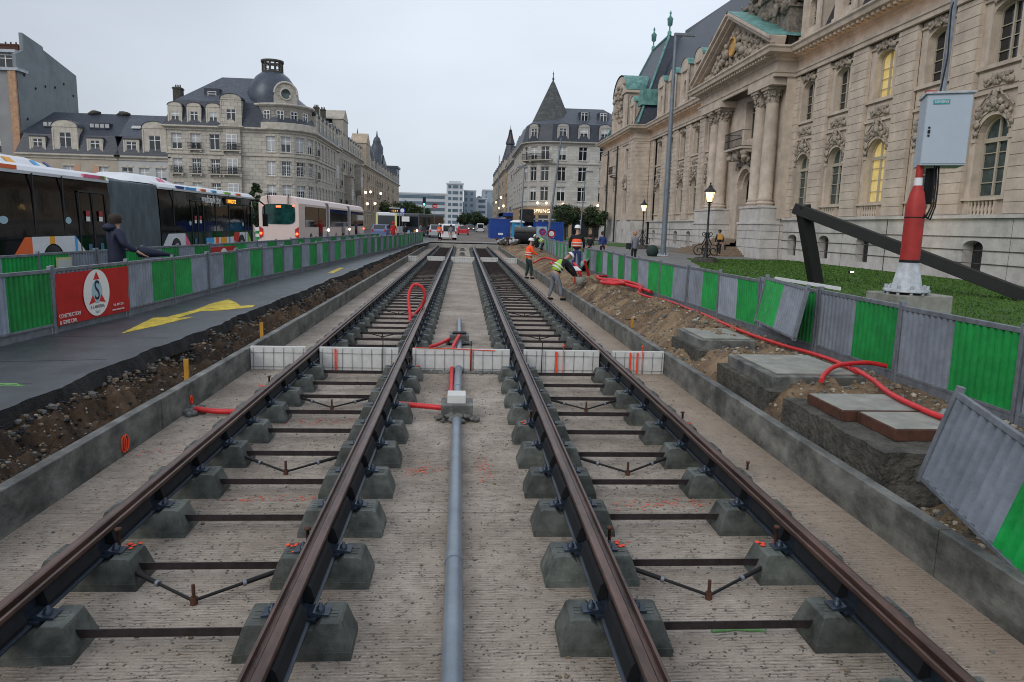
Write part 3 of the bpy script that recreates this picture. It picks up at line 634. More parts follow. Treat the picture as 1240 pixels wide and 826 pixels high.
conduit([(-.13,9.05,.05),(-.14,10.2,.05),(-.15,11.5,.06),(-.15,12.2,.06),(-.17,13.3,.1),(-.05,14.3,.2)],.036,'red conduit running beside the grey pipe between the two junction boxes')
conduit([(-.86,13.6,.03),(-.5,13.95,.06),(-.22,14.45,.12)],.036,'red conduit bending from the left rail to the far junction box')
conduit([(-3.28,8.9,.07),(-3.0,8.86,.05),(-2.6,8.86,.05)],.036,'short red conduit stub coming out at the left kerb wall')
conduit([(-1.22,17.0,.0),(-1.25,17.3,.25),(-1.32,17.8,.62),(-1.22,18,.88),(-1.02,18,.85),(-.93,18,.6),(-1.05,18,.3),(-1.28,17.5,.1)],.04,'upright red conduit loop sticking up beside the left track inner rail')
conduit([(4.52,6.0,.745),(4.5,6.5,.745),(4.58,7.2,.745),(4.8,7.9,.74),(4.92,8.5,.75)],.030,'red conduit running over the nearest manhole covers toward the fence')
conduit([(4.2,7.95,.72),(4.4,8.25,.745),(4.75,8.6,.78),(5.2,8.75,.79),(5.5,8.8,.74)],.030,'red conduit crossing under the fence between the manholes')
conduit([(4.9,8.4,.73),(5.02,9.1,.72),(5.12,10,.68),(5.16,11.2,.62),(5.12,12.4,.61),(5.1,13.6,.63),(5.15,14.8,.64),(5.16,16,.64),(5.1,17.4,.66),(4.75,18.1,.70),(4.7,18.9,.72),(4.85,19.4,.72)],.030,'longest red conduit snaking along the foot of the striped fence')
conduit([(5.2,19.5,.7),(4.95,20.4,.76),(4.6,21.2,.8),(4.25,21.4,.82),(4.1,20.9,.82),(4.4,20.5,.82),(4.75,20.9,.8),(4.8,21.9,.8),(4.4,22.6,.8),(4.5,23.8,.8),(4.9,24.3,.78)],.05,'coiled red conduit loops on the mound behind the green vest worker')
conduit([(4.9,19.6,.72),(5.2,20.6,.75),(5.05,21.6,.8),(4.6,22.3,.82)],.05,'dark red conduit end lying beside the coil of loops')
conduit([(4.5,25.5,.7),(4.4,25.4,1.0),(4.3,25.3,1.25)],.05,'red conduit standing upright from the mound beside the tall orange vest worker')
conduit([(4.15,25.0,.6),(4.05,25.0,.95),(3.9,25.2,1.15)],.05,'red conduit bent leftward from the mound beside the upright one')
conduit([(4.2,30,.72),(3.9,32,.8),(4.5,33,.75),(5,34,.7)],.05,'red conduit tangle on the far mound under the leaning fence panel')
conduit([(3.3,33.5,.7),(3.9,34.5,.9),(4.6,34,.75)],.05,'farthest red conduit arching behind the orange vest worker')
# marker stakes, spray marks on walls
for (x,y,m_,l) in ((-3.63,9.6,'ochre','yellow ochre marker stake in the trench behind the left kerb wall, near one'),(-3.63,13.2,'ochre','yellow ochre marker stake in the trench farther along the left kerb wall'),(3.7,15.3,'ochre','yellow ochre marker stake sunk in the mound behind the right kerb wall')):
    mb=MB(); mb.box(x-.03,x+.03,y-.012,y+.012,.05,.56 if x<0 else .5); tag(mb.build('marker_stake',M[m_]),l,'stake')
mb=MB()
for k in range(2):
    mb.tube([(-3.405,7.28+.05*k+.05*math.cos(a),.12+.085*math.sin(a)) for a in [i*.5 for i in range(14)]],.009,5)
mb.tube([(-3.405,9.12+.03*math.cos(a),.13+.05*math.sin(a)) for a in [i*.5 for i in range(14)]],.012,5)
struct('orange_paint_mark',mb,M['orange'])
mb=MB()
for i in range(60): mb.blob((-3.33+random.gauss(0,.05),8.95+random.gauss(0,.08),.02),random.uniform(.02,.05),seg=6,rings=4)
struct('mortar_heap',mb,M['concwall'])
for (x,y,l) in ((2.95,6.9,'right of the rightmost rail'),):
    mb=MB(); mb.lathe([(.012,0),(.012,.07),(.02,.07),(.02,.085),(0,.085)],(x,y,0),8); tag(mb.build('loose_bolt',M['rusty']),'small rusty bolt standing on the slab '+l,'bolt')
# ================================================================ MANHOLES
def manhole(x0,x1,y0,y1,zt,label,rusty=False,rz=0,low=-.0):
    cx,cy=(x0+x1)/2,(y0+y1)/2; e_=empty('manhole',(cx,cy,0),rz,label,'manhole')
    a,b=(x1-x0)/2,(y1-y0)/2; mb=MB()
    rows=[]
    for z in [.0,.15,.3,zt-(.105 if rusty else .17)]:
        row=[]
        for (px,py) in [(-a+i*2*a/12,-b) for i in range(12)]+[(a,-b+i*2*b/12) for i in range(12)]+[(a-i*2*a/12,b) for i in range(12)]+[(-a,b-i*2*b/12) for i in range(12)]:
            k=1.0+.05*noise.noise(Vector((px*4,py*4,z*6+cy)))
            row.append((px*k*1.04,py*k*1.04,z+.02*noise.noise(Vector((px*7,py*7,cy)))))
        rows.append(row)
    mb.grid(rows,closed=True,sm=False); mb.face(rows[-1]); mb.build('concrete_chamber',M['oldconc'],e_)
    if not rusty: mb=MB(); mb.box(-a*(.84 if rusty else .90),a*.96,-b*(.74 if rusty else .84),b*(.84 if rusty else .92),zt-.19,zt-.06 if rusty else zt-.02); mb.build('concrete_collar',M['oldconc'] if rusty else M['concwall'],e_,bevel=.01)
    if rusty:
        for k,(p,q,dx) in enumerate(((-b*.70,-.03,.14),(.0,b*.78,0))):
            mb=MB(); mb.box(-a*.80+dx,a*.70+dx,p,q,zt-.10,zt+.002); mb.build('rusty_frame',M['rusty'],e_,bevel=.004)
            mb=MB(); mb.box(-a*.78+dx,a*.685+dx,p+.02,q-.02,zt+.0025,zt+.012); mb.build('cover_slab',M['cover'],e_,bevel=.004)
    else:
        mb=MB(); mb.box(-a*.74,a*.86,-b*.70,b*.82,zt-.019,zt+.004); mb.build('cover_slab',M['cover'],e_,bevel=.005)
manhole(3.62,4.82,5.68,7.55,.70,'nearest manhole chamber, with rusty frames and two pale cover slabs',True)
manhole(3.72,5.0,8.2,9.9,.70,'middle manhole with smooth concrete collar and a single slab')
manhole(3.78,4.75,11.0,12.5,.70,'farthest of the manholes, half buried in the sandy mound')
mb=MB()
for i in range(7): mb.blob((4.95+random.gauss(0,.08),6.75+random.gauss(0,.06),.66),.035,seg=6,rings=4,jit=.4,sc=(1.5,.8,.5))
tag(mb.build('crushed_bottle',mat('grey_scrap_plastic',(.2,.24,.26),.3)),'crumpled grey plastic scrap lying on the gravel beside the nearest manhole','scrap')
mb=MB()
for i in range(6): mb.blob((4.5+random.gauss(0,.08),13.3+random.gauss(0,.05),.72),.035,seg=6,rings=4,jit=.4,sc=(1.3,.8,.5))
tag(mb.build('crushed_can',mat('grey_scrap_plastic',(.2,.24,.26),.3)),'crumpled grey scrap on the mound beside the farthest manhole','scrap')
mb=MB(); mb.box(-.4,.4,-.02,.02,0,.03,T=TR(3.95,15.6,.42,R(25))); tag(mb.build('broken_plank',M['oldconc']),'dark broken plank lying on the sandy mound behind the kerb wall','plank')
# ================================================================ FENCE PANELS
FL=2.06
def sheet(x0,x1,z0,z1,m,name,e_,amp=.014,per=.105):
    mb=MB(); n=int(round((x1-x0)/per)); pts=[]
    for i in range(n):
        u=x0+i*(x1-x0)/n; p=(x1-x0)/n
        for (f_,d) in ((0,-1),(.38,-1),(.5,1),(.88,1)): pts.append((u+f_*p,d*amp))
    pts.append((x1,-amp))
    mb.grid([[(a,b,z0) for a,b in pts],[(a,b,z1) for a,b in pts]],sm=False)
    mb.grid([[(a,b+.004,z0) for a,b in pts],[(a,b+.004,z1) for a,b in pts]],sm=False,flip=True)
    return mb.build(name,m,e_)
def fence_panel(loc,rz,label,group,L=FL,flip=False,col=None,T=None,kick=True):
    e_=empty('site_fence_panel',loc,rz,label,'fence panel',group)
    if T is not None: e_.matrix_world=T
    mid=L*.5; a,b=('sheetgreen','sheetgrey') if flip else ('sheetgrey','sheetgreen')
    sheet(.05,mid,.17,.92,M[col or a],'corrugated_sheet',e_); sheet(mid,L-.05,.17,.92,M[col or b],'corrugated_sheet',e_)
    mb=MB(); mb.box(.0,L,-.024,.024,.905,.955); mb.box(.0,L,-.02,.024,.14,.175); mb.build('rail_frame',M['galv'],e_,bevel=.004)
    for u in (0.0,L-.045): mb=MB(); mb.box(u,u+.045,-.03,.03,.0 if kick else .12,1.0); mb.build('post',M['galv'],e_,bevel=.004)
    if kick: mb=MB(); mb.box(.06,L-.06,.012,.022,.0,.138); mb.build('kick_plate',M['galv'],e_)
    return e_
protoA=None
def fence_row(pts,n,side,start,groups,flipfn,labfn,sx=1):
    """panels follow the polyline pts (x,y)"""
    global protoA
    P=[Vector(p) for p in pts]; segs=[]; res=[]
    pos=P[0].copy(); k=0; i=0
    while i<len(P)-1 and k<n:
        d=P[i+1]-pos
        if d.length<FL*.7: i+=1; continue
        dn=d.normalized(); rz=math.atan2(dn.y,dn.x)+random.uniform(-.012,.012)
        loc=(pos.x,pos.y,G+random.uniform(-.012,.012)); res.append((loc,rz,k)); pos=pos+dn*(FL+.01); k+=1
    out=[]
    PR={}
    for (loc,rz,k) in res:
        f_=flipfn(k); lab=labfn(k)
        if lab is None: continue
        if f_ not in PR: o=fence_panel(loc,rz,lab,groups,flip=f_); PR[f_]=o
        else: o=copy_tree(PR[f_],loc,(0,0,rz),lab)
        o.scale.z=1.10 if side=='R' else 1.06; o.location.z+=(-.10 if side=='R' else -.03)
        o['group']=groups; o.rotation_euler=(random.uniform(-.02,.02),random.uniform(-.006,.006),rz); out.append(o)
    return out
words=['first','second','third','fourth','fifth','sixth','seventh','eighth','ninth','tenth','eleventh','twelfth','thirteenth','fourteenth','fifteenth','sixteenth','seventeenth','eighteenth','nineteenth','twentieth']
def wl(k,a,b):
    return a%words[k] if k<len(words) else b
# left near row: the red banner hangs on its second panel
rowL=fence_row([(-6.42,7.2),(-6.22,11.45),(-6.05,13.4),(-5.98,21),(-5.35,32),(-4.35,50),(-3.95,71)],31,'L',0,'front row of striped fence panels left of the tracks',lambda k:(k%9 in (4,)),
    lambda k: wl(k,'grey and green fence panel, %s from the left in the front row','small distant fence panel at the far end of the front left row'))
rowM=fence_row([(-9.3,11.5),(-8.75,16),(-8.3,22),(-7.6,30),(-7.0,40),(-6.2,50),(-5.6,60)],20,'M',0,'back row of striped fence panels in front of the black bus',lambda k:k%5==2,
    lambda k: wl(k,'grey and green fence panel, %s from the left before the black bus','far fence panel in the back row'))
# right row runs from the near right edge into the distance
rowR=fence_row([(5.60,2.55),(5.6,9.0),(5.55,10.6),(5.5,12.7),(5.42,17),(5.25,21),(5.35,27),(5.2,30.5),(5.3,36),(5.6,44),(6.3,56),(7,70)],28,'R',0,'striped fence panels along the mound right of the tracks',lambda k:True if k not in (7,) else False,
    lambda k: wl(k,'grey and green fence panel, %s from the near end of the right row','small distant fence panel at the far end of the right row'))
print('ROWR',[tuple(round(v,2) for v in o.location) for o in rowR][:10])
print('ROWL',[tuple(round(v,2) for v in o.location) for o in rowL][:10])
# ---- special panels
def basis(o,xd,zd):
    x=Vector(xd).normalized(); z=Vector(zd); z=(z-x*z.dot(x)).normalized(); y=z.cross(x)
    return Matrix(((x.x,y.x,z.x,o[0]),(x.y,y.y,z.y,o[1]),(x.z,y.z,z.z,o[2]),(0,0,0,1)))
fence_panel((0,0,0),0,'fallen grey and green fence panel slumped behind the right kerb wall','leaning fence panels',flip=False,kick=False,T=basis((3.86,5.60,.26),(-.10,-1,-.16),(.17,-.10,.94)))
fence_panel((0,0,0),0,'dented fence panel leaning askew against the right fence row','leaning fence panels',flip=False,kick=False,T=basis((5.06,10.55,.66),(.22,2.0,.02),(.2,.35,.93)))
fence_panel((0,0,0),0,'pale green panel tilted steeply against the far right fence row','leaning fence panels',flip=True,kick=False,T=basis((4.75,29.6,.62),(.05,.8,-.05),(.75,.1,.8)))
mb=MB(); mb.box(0,2.1,0,.03,.03,.08); tag(mb.build('white_board',M['white'],T=TR(5.66,10.4,1.55,R(92))),'white strip of board lying on top of the right fence row behind the leaning panel','board')
# blocks behind gap
# ---- red banner with its emblem
p0=rowL[2]
print('BANNER',tuple(p0.location))
mbb=MB(); rows=[]
for j in range(7): rows.append([(.03+i*2.0/16,-.034-.006*math.sin(i*1.3+j)-.004*math.sin(j*2),.13+j*.80/6) for i in range(17)])
mbb.grid(rows); ban=mbb.build('red_banner',M['redsheet']); ban.location=p0.location; ban.rotation_euler=p0.rotation_euler
tag(ban,'red construction banner with white oval S emblem hung on the front left fence','banner')
dk=flat('navy_ink',(.01,.015,.05)); wh=flat('white_ink',(.75,.74,.72)); rdk=flat('red_ink',(.55,.02,.02)); lb=flat('pale_blue_ink',(.33,.48,.56)); gi=flat('grey_green_ink',(.2,.3,.28))
def disc(cx,cz,rx_,rz_,y,m,name,par,n=40,th=.003):
    mb=MB(); mb.prism([(cx+rx_*math.cos(2*math.pi*k/n),cz+rz_*math.sin(2*math.pi*k/n)) for k in range(n)],y,y-th,'y'); return mb.build(name,m,par)
disc(1.05,.55,.36,.385,-.045,wh,'white_oval',ban)
mb=MB()
for (a,b,c) in (((1.05,.9),(.965,.77),(1.135,.77)),((.93,.52),(.82,.37),(1.0,.40)),((1.17,.52),(1.10,.40),(1.28,.37))): mb.prism([a,b,c],-.0485,-.052,'y')
mb.build('red_triangles',rdk,ban)
disc(1.05,.57,.145,.195,-.0485,lb,'blue_disc',ban); 
text('S',.46,'letter_s',dk,ban,TR(1.05,-.053,.575,0,R(90)),sx=.75)
text('CONSTRUCTION',.085,'lettering',wh,ban,TR(.06,-.047,.27,0,R(90)),align='LEFT',sx=.8)
text('& GENIE CIVIL',.085,'lettering',wh,ban,TR(.07,-.047,.17,0,R(90)),align='LEFT',sx=.8)
text('A S ANTERRA',.075,'lettering',dk,ban,TR(1.05,-.0495,.315,0,R(90)),sx=.85)
text('Sarl',.09,'lettering',gi,ban,TR(1.05,-.0495,.235,0,R(90)))
text('Tel. 497 234',.062,'lettering',wh,ban,TR(1.5,-.047,.285,0,R(90)),align='LEFT')
text('www.santerra.lu',.055,'lettering',wh,ban,TR(1.47,-.047,.205,0,R(90)),align='LEFT')
# small red banner + notice boards in the back row
def smallban(o,u0,u1,label,m,c='banner'):
    mb=MB(); mb.box(u0,u1,-.036,-.030,.2,.9); b=mb.build('small_banner' if c=='banner' else 'notice_board',m); b.location=o.location; b.rotation_euler=o.rotation_euler; tag(b,label,c); return b
if len(rowM)>6:
    b=smallban(rowM[6],.05,1.9,'small red banner with white oval emblem on the back fence row',M['redsheet']); disc(1.0,.55,.3,.3,-.040,wh,'white_oval',b); text('A',.5,'letter_a',rdk,b,TR(1.0,-.046,.55,0,R(90)))
b=smallban(rowM[2],.55,1.1,'pale notice board with yellow border on the back fence row behind the navy jacket man',flat('pale_yellow_board',(.5,.48,.2)),'notice')
mb=MB(); mb.box(.60,1.05,-.042,-.037,.25,.85); mb.build('white_sheet',flat('notice_paper',(.5,.52,.5)),b); text('S',.4,'letter_s',dk,b,TR(.82,-.045,.5,0,R(90)))
b=smallban(rowM[0],-.2,.7,'yellow board on the back fence row at the left edge',flat('yellow_board',(.6,.42,.03)),'notice')
# ================================================================ BUILDING HELPERS
def sweep(mb,pts,prof,closed=True,mi=0,flat_=True):
    """pts (x,y) in order with the outside on the right; prof (out,z)"""
    P=[Vector((p[0],p[1])) for p in pts]; n=len(P); rows=[]
    offs=[]
    for i in range(n):
        a=P[i]-P[(i-1)%n] if (closed or i>0) else P[1]-P[0]
        b=P[(i+1)%n]-P[i] if (closed or i<n-1) else P[-1]-P[-2]
        a.normalize(); b.normalize(); na=Vector((a.y,-a.x)); nb=Vector((b.y,-b.x)); m_=(na+nb)
        if m_.length<1e-4: m_=na
        m_.normalize(); m_=m_/max(.35,m_.dot(na)); offs.append(m_)
    for (o_,z) in prof: rows.append([(P[i].x+offs[i].x*o_,P[i].y+offs[i].y*o_,z) for i in range(n)])
    mb.grid(rows,mi,sm=False,closed=closed,flip=False)
    return rows
def inset(pts,d):
    mb=MB(); return [(p[0],p[1]) for p in sweep(mb,pts,[(-d,0)])[0]]
def wall_ops(mb,T,W,z0,z1,ops,depth=.22,mi=0):
    xs=sorted({0,W,*[o[0] for o in ops],*[o[1] for o in ops]}); zs=sorted({z0,z1,*[o[2] for o in ops],*[o[3] for o in ops]})
    def F(pts): mb.face([T@Vector(p) for p in pts],mi)
    for i in range(len(xs)-1):
        for j in range(len(zs)-1):
            cx,cz=(xs[i]+xs[i+1])/2,(zs[j]+zs[j+1])/2
            if any(o[0]<cx<o[1] and o[2]<cz<o[3] for o in ops): continue
            F([(xs[i],0,zs[j]),(xs[i+1],0,zs[j]),(xs[i+1],0,zs[j+1]),(xs[i],0,zs[j+1])])
    for (a,b,c,d) in ops:
        F([(a,0,c),(a,depth,c),(a,depth,d),(a,0,d)]); F([(b,0,c),(b,0,d),(b,depth,d),(b,depth,c)])
        F([(a,0,c),(b,0,c),(b,depth,c),(a,depth,c)]); F([(a,0,d),(a,depth,d),(b,depth,d),(b,0,d)])
WM={}
def window(parent,T,w_,h,style='white',blind=0,mull=2,name='window',lit=False,sill=None):
    key=(round(w_,2),round(h,2),style,blind,mull,lit)
    if key not in WM:
        f_=.06 if w_>.7 else .045; mb=MB()
        mb.box(0,f_,-.05,.02,0,h); mb.box(w_-f_,w_,-.05,.02,0,h); mb.box(f_,w_-f_,-.05,.02,0,f_); mb.box(f_,w_-f_,-.05,.02,h-f_,h)
        if mull>=2: mb.box(w_/2-.045,w_/2+.045,-.055,.015,f_,h-f_)
        if mull>=3:
            for q in (.25,.75): mb.box(w_*q-.015,w_*q+.015,-.035,.01,f_,h-f_)
            for q in (.2,.42,.64): mb.box(f_,w_-f_,-.034,.009,h*q-.015,h*q+.015)
        mb.box(f_,w_-f_,-.058,.012,h*.72-.035,h*.72+.035)
        fm=mb.mesh(name+'_frame',M['frame'] if style=='white' else (M['framebeige'] if style=='beige' else M['black']))
        mb=MB(); mb.box(.02,w_-.02,.0,.02,.02,h-.02); pm=mb.mesh('pane',M['litpane'] if lit else M['glass'])
        bm=None
        if blind: mb=MB(); mb.box(f_,w_-f_,-.045,-.03,h*(1-blind),h-f_); bm=mb.mesh('blind',M['blind'])
        WM[key]=(fm,pm,bm)
    fm,pm,bm=WM[key]
    o=link(name,fm,parent,T); link('pane',pm,o)
    if bm: link('blind',bm,o)
    if sill:
        k2=('sill',round(w_,2),round(h,2),sill.name)
        if k2 not in WM:
            mb=MB(); mb.box(-.12,w_+.12,-.30,-.202,-.14,-.02); a_=mb.mesh('sill',sill); mb=MB(); mb.box(-.1,w_+.1,-.26,-.202,h+.02,h+.22); mb.box(w_/2-.12,w_/2+.12,-.30,-.262,h+.0,h+.3); WM[k2]=(a_,mb.mesh('lintel',sill))
        link('sill',WM[k2][0],o); link('lintel',WM[k2][1],o)
    return o
def segframe(p0,p1):
    d=Vector((p1[0]-p0[0],p1[1]-p0[1])); L=d.length; a=math.atan2(d.y,d.x); return Matrix.Translation((p0[0],p0[1],0))@Matrix.Rotation(a,4,'Z'),L
def railing(parent,T,w_,h=.9,d=.45,name='balcony',ironm='iron',slab='trim'):
    mb=MB(); mb.box(-w_/2,w_/2,-d,.0,-.14,0); mb.box(-w_/2+.1,-w_/2+.3,-d*.8,0,-.35,-.14); mb.box(w_/2-.3,w_/2-.1,-d*.8,0,-.35,-.14)
    b=mb.build(name,M[slab],parent,T)
    mb=MB(); 
    for zz in (.05,h): mb.box(-w_/2,w_/2,-d+.02,-d+.06,zz-.03,zz+.02)
    n=max(4,int(w_/.16))
    for i in range(n+1):
        u=-w_/2+.02+i*(w_-.04)/n; mb.box(u-.018,u+.018,-d+.03,-d+.05,0.05,h)
        if i<n: mb.lathe([(.05,-.03),(.07,0),(.05,.03)],(u+.08,-d+.04,h*.5),5)
    for s_ in (-1,1):
        for zz in (.05,h): mb.box(s_*(w_/2-.02)-.02,s_*(w_/2-.02)+.02,-d+.03,0,zz-.02,zz+.015)
    mb.build('iron_railing',M[ironm],b)
    return b
def dormer(parent,T,w_,h,depth,m,roofm,style='arch',win=(.9,1.3),name='dormer',wstyle='white',blind=0,lit=False):
    """front at local y=0, centre x=0, base z=0, going back +y"""
    mb=MB(); ww,wh_=win; zb=h*.16
    ops=[(w_/2-ww/2,w_/2+ww/2,zb,zb+wh_)]
    wall_ops(mb,Matrix.Translation((-w_/2,0,0)),w_,0,h,ops,.12)
    mb.box(-w_/2,-w_/2+.02,0.001,depth,0,h); mb.box(w_/2-.02,w_/2,0.001,depth,0,h)
    mb.box(-w_/2-.06,-w_/2+.12,-.05,-.001,0,h*.95); mb.box(w_/2-.12,w_/2+.06,-.05,-.001,0,h*.95)
    d=mb.build(name,m,parent,T)
    mb=MB(); n=8
    if style=='arch':
        arc=[(-(w_/2+.08)*math.cos(math.pi*k/n),h+ (w_*.30)*math.sin(math.pi*k/n)) for k in range(n+1)]
        mb.prism(arc+[(w_/2+.08,h-.02),(-w_/2-.08,h-.02)][:0],-.06,.06,'y'); mb.build('pediment',m,d)
        mb=MB(); arc2=[(a*1.04,b+.05) for a,b in arc]; mb.grid([[(a,-.12,b) for a,b in arc2],[(a,depth,b) for a,b in arc2]],sm=True); mb.grid([[(a,-.12,b-.07) for a,b in arc2],[(a,-.12,b) for a,b in arc2]],sm=False)
        mb.build('dormer_roof',roofm,d)
    elif style=='gable':
        g=[(-w_/2-.1,h),(0,h+w_*.42),(w_/2+.1,h)]; mb.prism(g,-.06,.06,'y'); mb.build('pediment',m,d)
        mb=MB(); g2=[(-w_/2-.25,h-.05),(0,h+w_*.42+.1),(w_/2+.25,h-.05)]; mb.grid([[(a,-.15,b) for a,b in g2],[(a,depth,b) for a,b in g2]],sm=False); mb.build('dormer_roof',roofm,d)
    else:
        mb.box(-w_/2-.08,w_/2+.08,-.1,depth,h,h+.1); mb.build('dormer_roof',roofm,d)
    window(d,Matrix.Translation((-ww/2,.11,zb)),ww,wh_,wstyle,blind,lit=lit)
    return d
def chimney(parent,x,y,z0,z1,w_=.9,d=.7,m='oldconc'):
    mb=MB(); mb.box(x-w_/2,x+w_/2,y-d/2,y+d/2,z0,z1); mb.box(x-w_/2-.08,x+w_/2+.08,y-d/2-.08,y+d/2+.08,z1-.25,z1-.1)
    for k in (-1,0,1): mb.lathe([(.1,0),(.09,.35)],(x+k*w_*.28,y,z1),8)
    return mb.build('chimney',M[m],parent)
def poly_building(name,label,cat,pts,front,eave,levels,mats,roof,group=None,cornice=.55,bands=(),blindp=.3,litp=0,balc=0,bal_h=.85,dorm=None,seed=1,wingap=2.9,mull=3):
    """pts: footprint, outside right of travel; front: {seg index: bays}; levels: [(sill,head,width,mull)]"""
    rs=random.Random(seed); e_=empty(name,(0,0,0),0,label,cat,group); wm,tm=mats
    mbw=MB(); n=len(pts); z0=G-.1
    for i in range(n):
        p0,p1=pts[i],pts[(i+1)%n]; T,L=segframe(p0,p1); ops=[]
        if i in front:
            nb=front[i]; bw=L/nb
            for (sill,head,ww,ml) in levels:
                w2=min(ww,bw*.62)
                for b in range(nb):
                    c=(b+.5)*bw; ops.append((c-w2/2,c+w2/2,sill,head))
        wall_ops(mbw,T,L,z0,eave,ops,.22)
        for (a,b,c,d) in ops:
            bl=rs.choice((.35,.6,.92,.5)) if rs.random()<blindp else 0
            ml=[l for l in levels if abs(l[0]-c)<.01][0][3]
            window(e_,T@Matrix.Translation((a,.20,c)),b-a,d-c,'white',bl,ml,lit=rs.random()<litp,sill=tm)
        if i in front:
            nb=front[i]; bw=L/nb
            for li,(sill,head,ww,ml) in enumerate(levels):
                if balc and li>=1:
                    for b in range(nb):
                        if rs.random()<balc: railing(e_,T@Matrix.Translation(((b+.5)*bw,0,sill-.02)),min(ww+.5,bw*.85),bal_h)
    mbw.build('wall',wm,e_)
    mb=MB(); sweep(mb,pts,[(-.05,eave-.5),(.12,eave-.48),(.14,eave-.3),(cornice*.8,eave-.14),(cornice,eave-.08),(cornice,eave+.1),(-.2,eave+.12)]); mb.build('cornice',tm,e_)
    for k,zb in enumerate(bands): mb=MB(); sweep(mb,pts,[(-.02,zb),(.13,zb+.01),(.15,zb+.2),(-.02,zb+.24)]); mb.build('string_course',tm,e_)
    # roof
    m1,m2,prof=roof
    mb=MB(); cut=len(prof)
    sweep(mb,pts,[(a,b) for a,b in prof[:2]],mi=0)
    if len(prof)>2: sweep(mb,pts,[(a,b) for a,b in prof[1:]],mi=1)
    rr=sweep(MB(),pts,[prof[-1]])[0]; mb.face(rr,1 if len(prof)>2 else 0)
    mb.build('roof',[m1,m2],e_)
    if dorm:
        for (i,cnt,dw,dh,sty,wn,back,zz) in dorm:
            T,L=segframe(pts[i],pts[(i+1)%n])
            for b in range(cnt): dormer(e_,T@Matrix.Translation(((b+.5)*L/cnt,-.14,zz)),dw,dh,1.6,M[tm.name] if tm.name in M else tm,m1,sty,wn,blind=rs.choice((0,0,.5)))
    return e_
# ================================================================ LEFT SIDE BUILDINGS
LV=[(2.0,3.6,1.1,3),(5.1,7.0,1.1,3),(8.6,10.5,1.1,3),(11.6,13.3,1.1,2)]
# corner building with dome
def arc_pts(cx,cy,r,a0,a1,n): return [(cx+r*math.cos(a0+(a1-a0)*k/n),cy+r*math.sin(a0+(a1-a0)*k/n)) for k in range(n+1)]
ptsC=[(-38.9,100)]+[(-29.2,100)]+arc_pts(-25.0,104.2,4.3,R(-112),R(-4),4)+[(-20.9,122),(-38.9,118)]
LVC=[(1.9,3.8,1.35,3),(5.6,7.6,1.25,3),(7.6+1.3,11.0,1.25,3),(12.1-.2,13.0,1.2,2)]
LVC=[(1.6,3.4,1.3,3),(4.9,6.9,1.2,3),(8.1,10.0,1.2,3),(11.2,13.2,1.3,2)]
C_=poly_building('corner_building','beige stone corner building with dark dome and open lantern, left of the street','building',ptsC,{0:4,2:1,3:1,4:1,5:1,6:7},14.1,LVC,(M['facC'],M['trim']),(M['slate'],M['slateL'],[(.35,14.2),(-.9,17.5),(-5.6,21.4)]),bands=(4.3,10.55),blindp=.35,balc=.25,
    dorm=[(0,4,1.7,2.3,'arch',(1.0,1.3),.1,14.3),(6,6,1.7,2.3,'arch',(1.0,1.3),.1,14.3)],seed=5)
mb=MB(); mb.box(-31.6,-29.4,-.35,-.002,.6,14.0,T=TR(0,100)); mb.prism([(-32.2,14.15),(-30.5,15.2),(-28.8,14.15)],99.3,100.2,'y'); mb.build('bay_projection',M['facC'],C_)
for z_ in (8.1,11.2): window(C_,TR(-31.2,99.63,z_),1.4,2.0,'white',.5,3); railing(C_,TR(-30.5,99.6,z_-.02),2.6,.9)
window(C_,TR(-31.2,99.63,4.9),1.4,2.0,'white',.9,3)
dormer(C_,TR(-30.5,99.7,14.3),2.6,3.3,2.5,M['facC'],M['slate'],'arch',(1.2,1.6))
mb=MB(); mb.lathe([(4.0,14.1),(4.0,17.1),(4.35,17.2),(4.35,17.45),(3.6,17.5)],(-25.0,104.2,0),28); mb.build('attic_drum',M['facC'],C_)
for a in (-105,-80,-55,-30): 
    T=Matrix.Translation((-25+4.02*math.cos(R(a)),104.2+4.02*math.sin(R(a)),14.9))@Matrix.Rotation(R(a+90),4,'Z'); window(C_,T@Matrix.Translation((-.45,-.01,0)),.9,1.6,'white',0,2)
mb=MB(); mb.lathe([(3.35,17.45),(3.4,18.2),(3.3,19.2),(2.9,20.3),(2.2,21.3),(1.5,21.85),(1.35,21.9)],(-26.1,104.0,0),28); mb.build('dome',mat('dark_lead_dome',(.05,.065,.088),.4,metal=.2,var=.2,scale=1.2,bump=.15,bscale=8),C_)
mb=MB(); mb.lathe([(1.35,21.8),(1.45,22.1),(1.2,22.15)],(-26.1,104.0,0),16); mb.lathe([(1.25,23.15),(1.5,23.2),(1.5,23.5),(1.3,23.5),(1.3,23.25)],(-26.1,104.0,0),18)
for k in range(12): a=k*.5236; mb.box(-.12,.12,-.1,.1,22.1,23.2,T=Matrix.Translation((-26.1+1.3*math.cos(a),104.0+1.3*math.sin(a),0))@Matrix.Rotation(a,4,'Z'))
mb.lathe([(1.36,22.6),(1.42,22.65),(1.36,22.7)],(-26.1,104.0,0),18)
mb.build('lantern',M['oldconc'],C_)
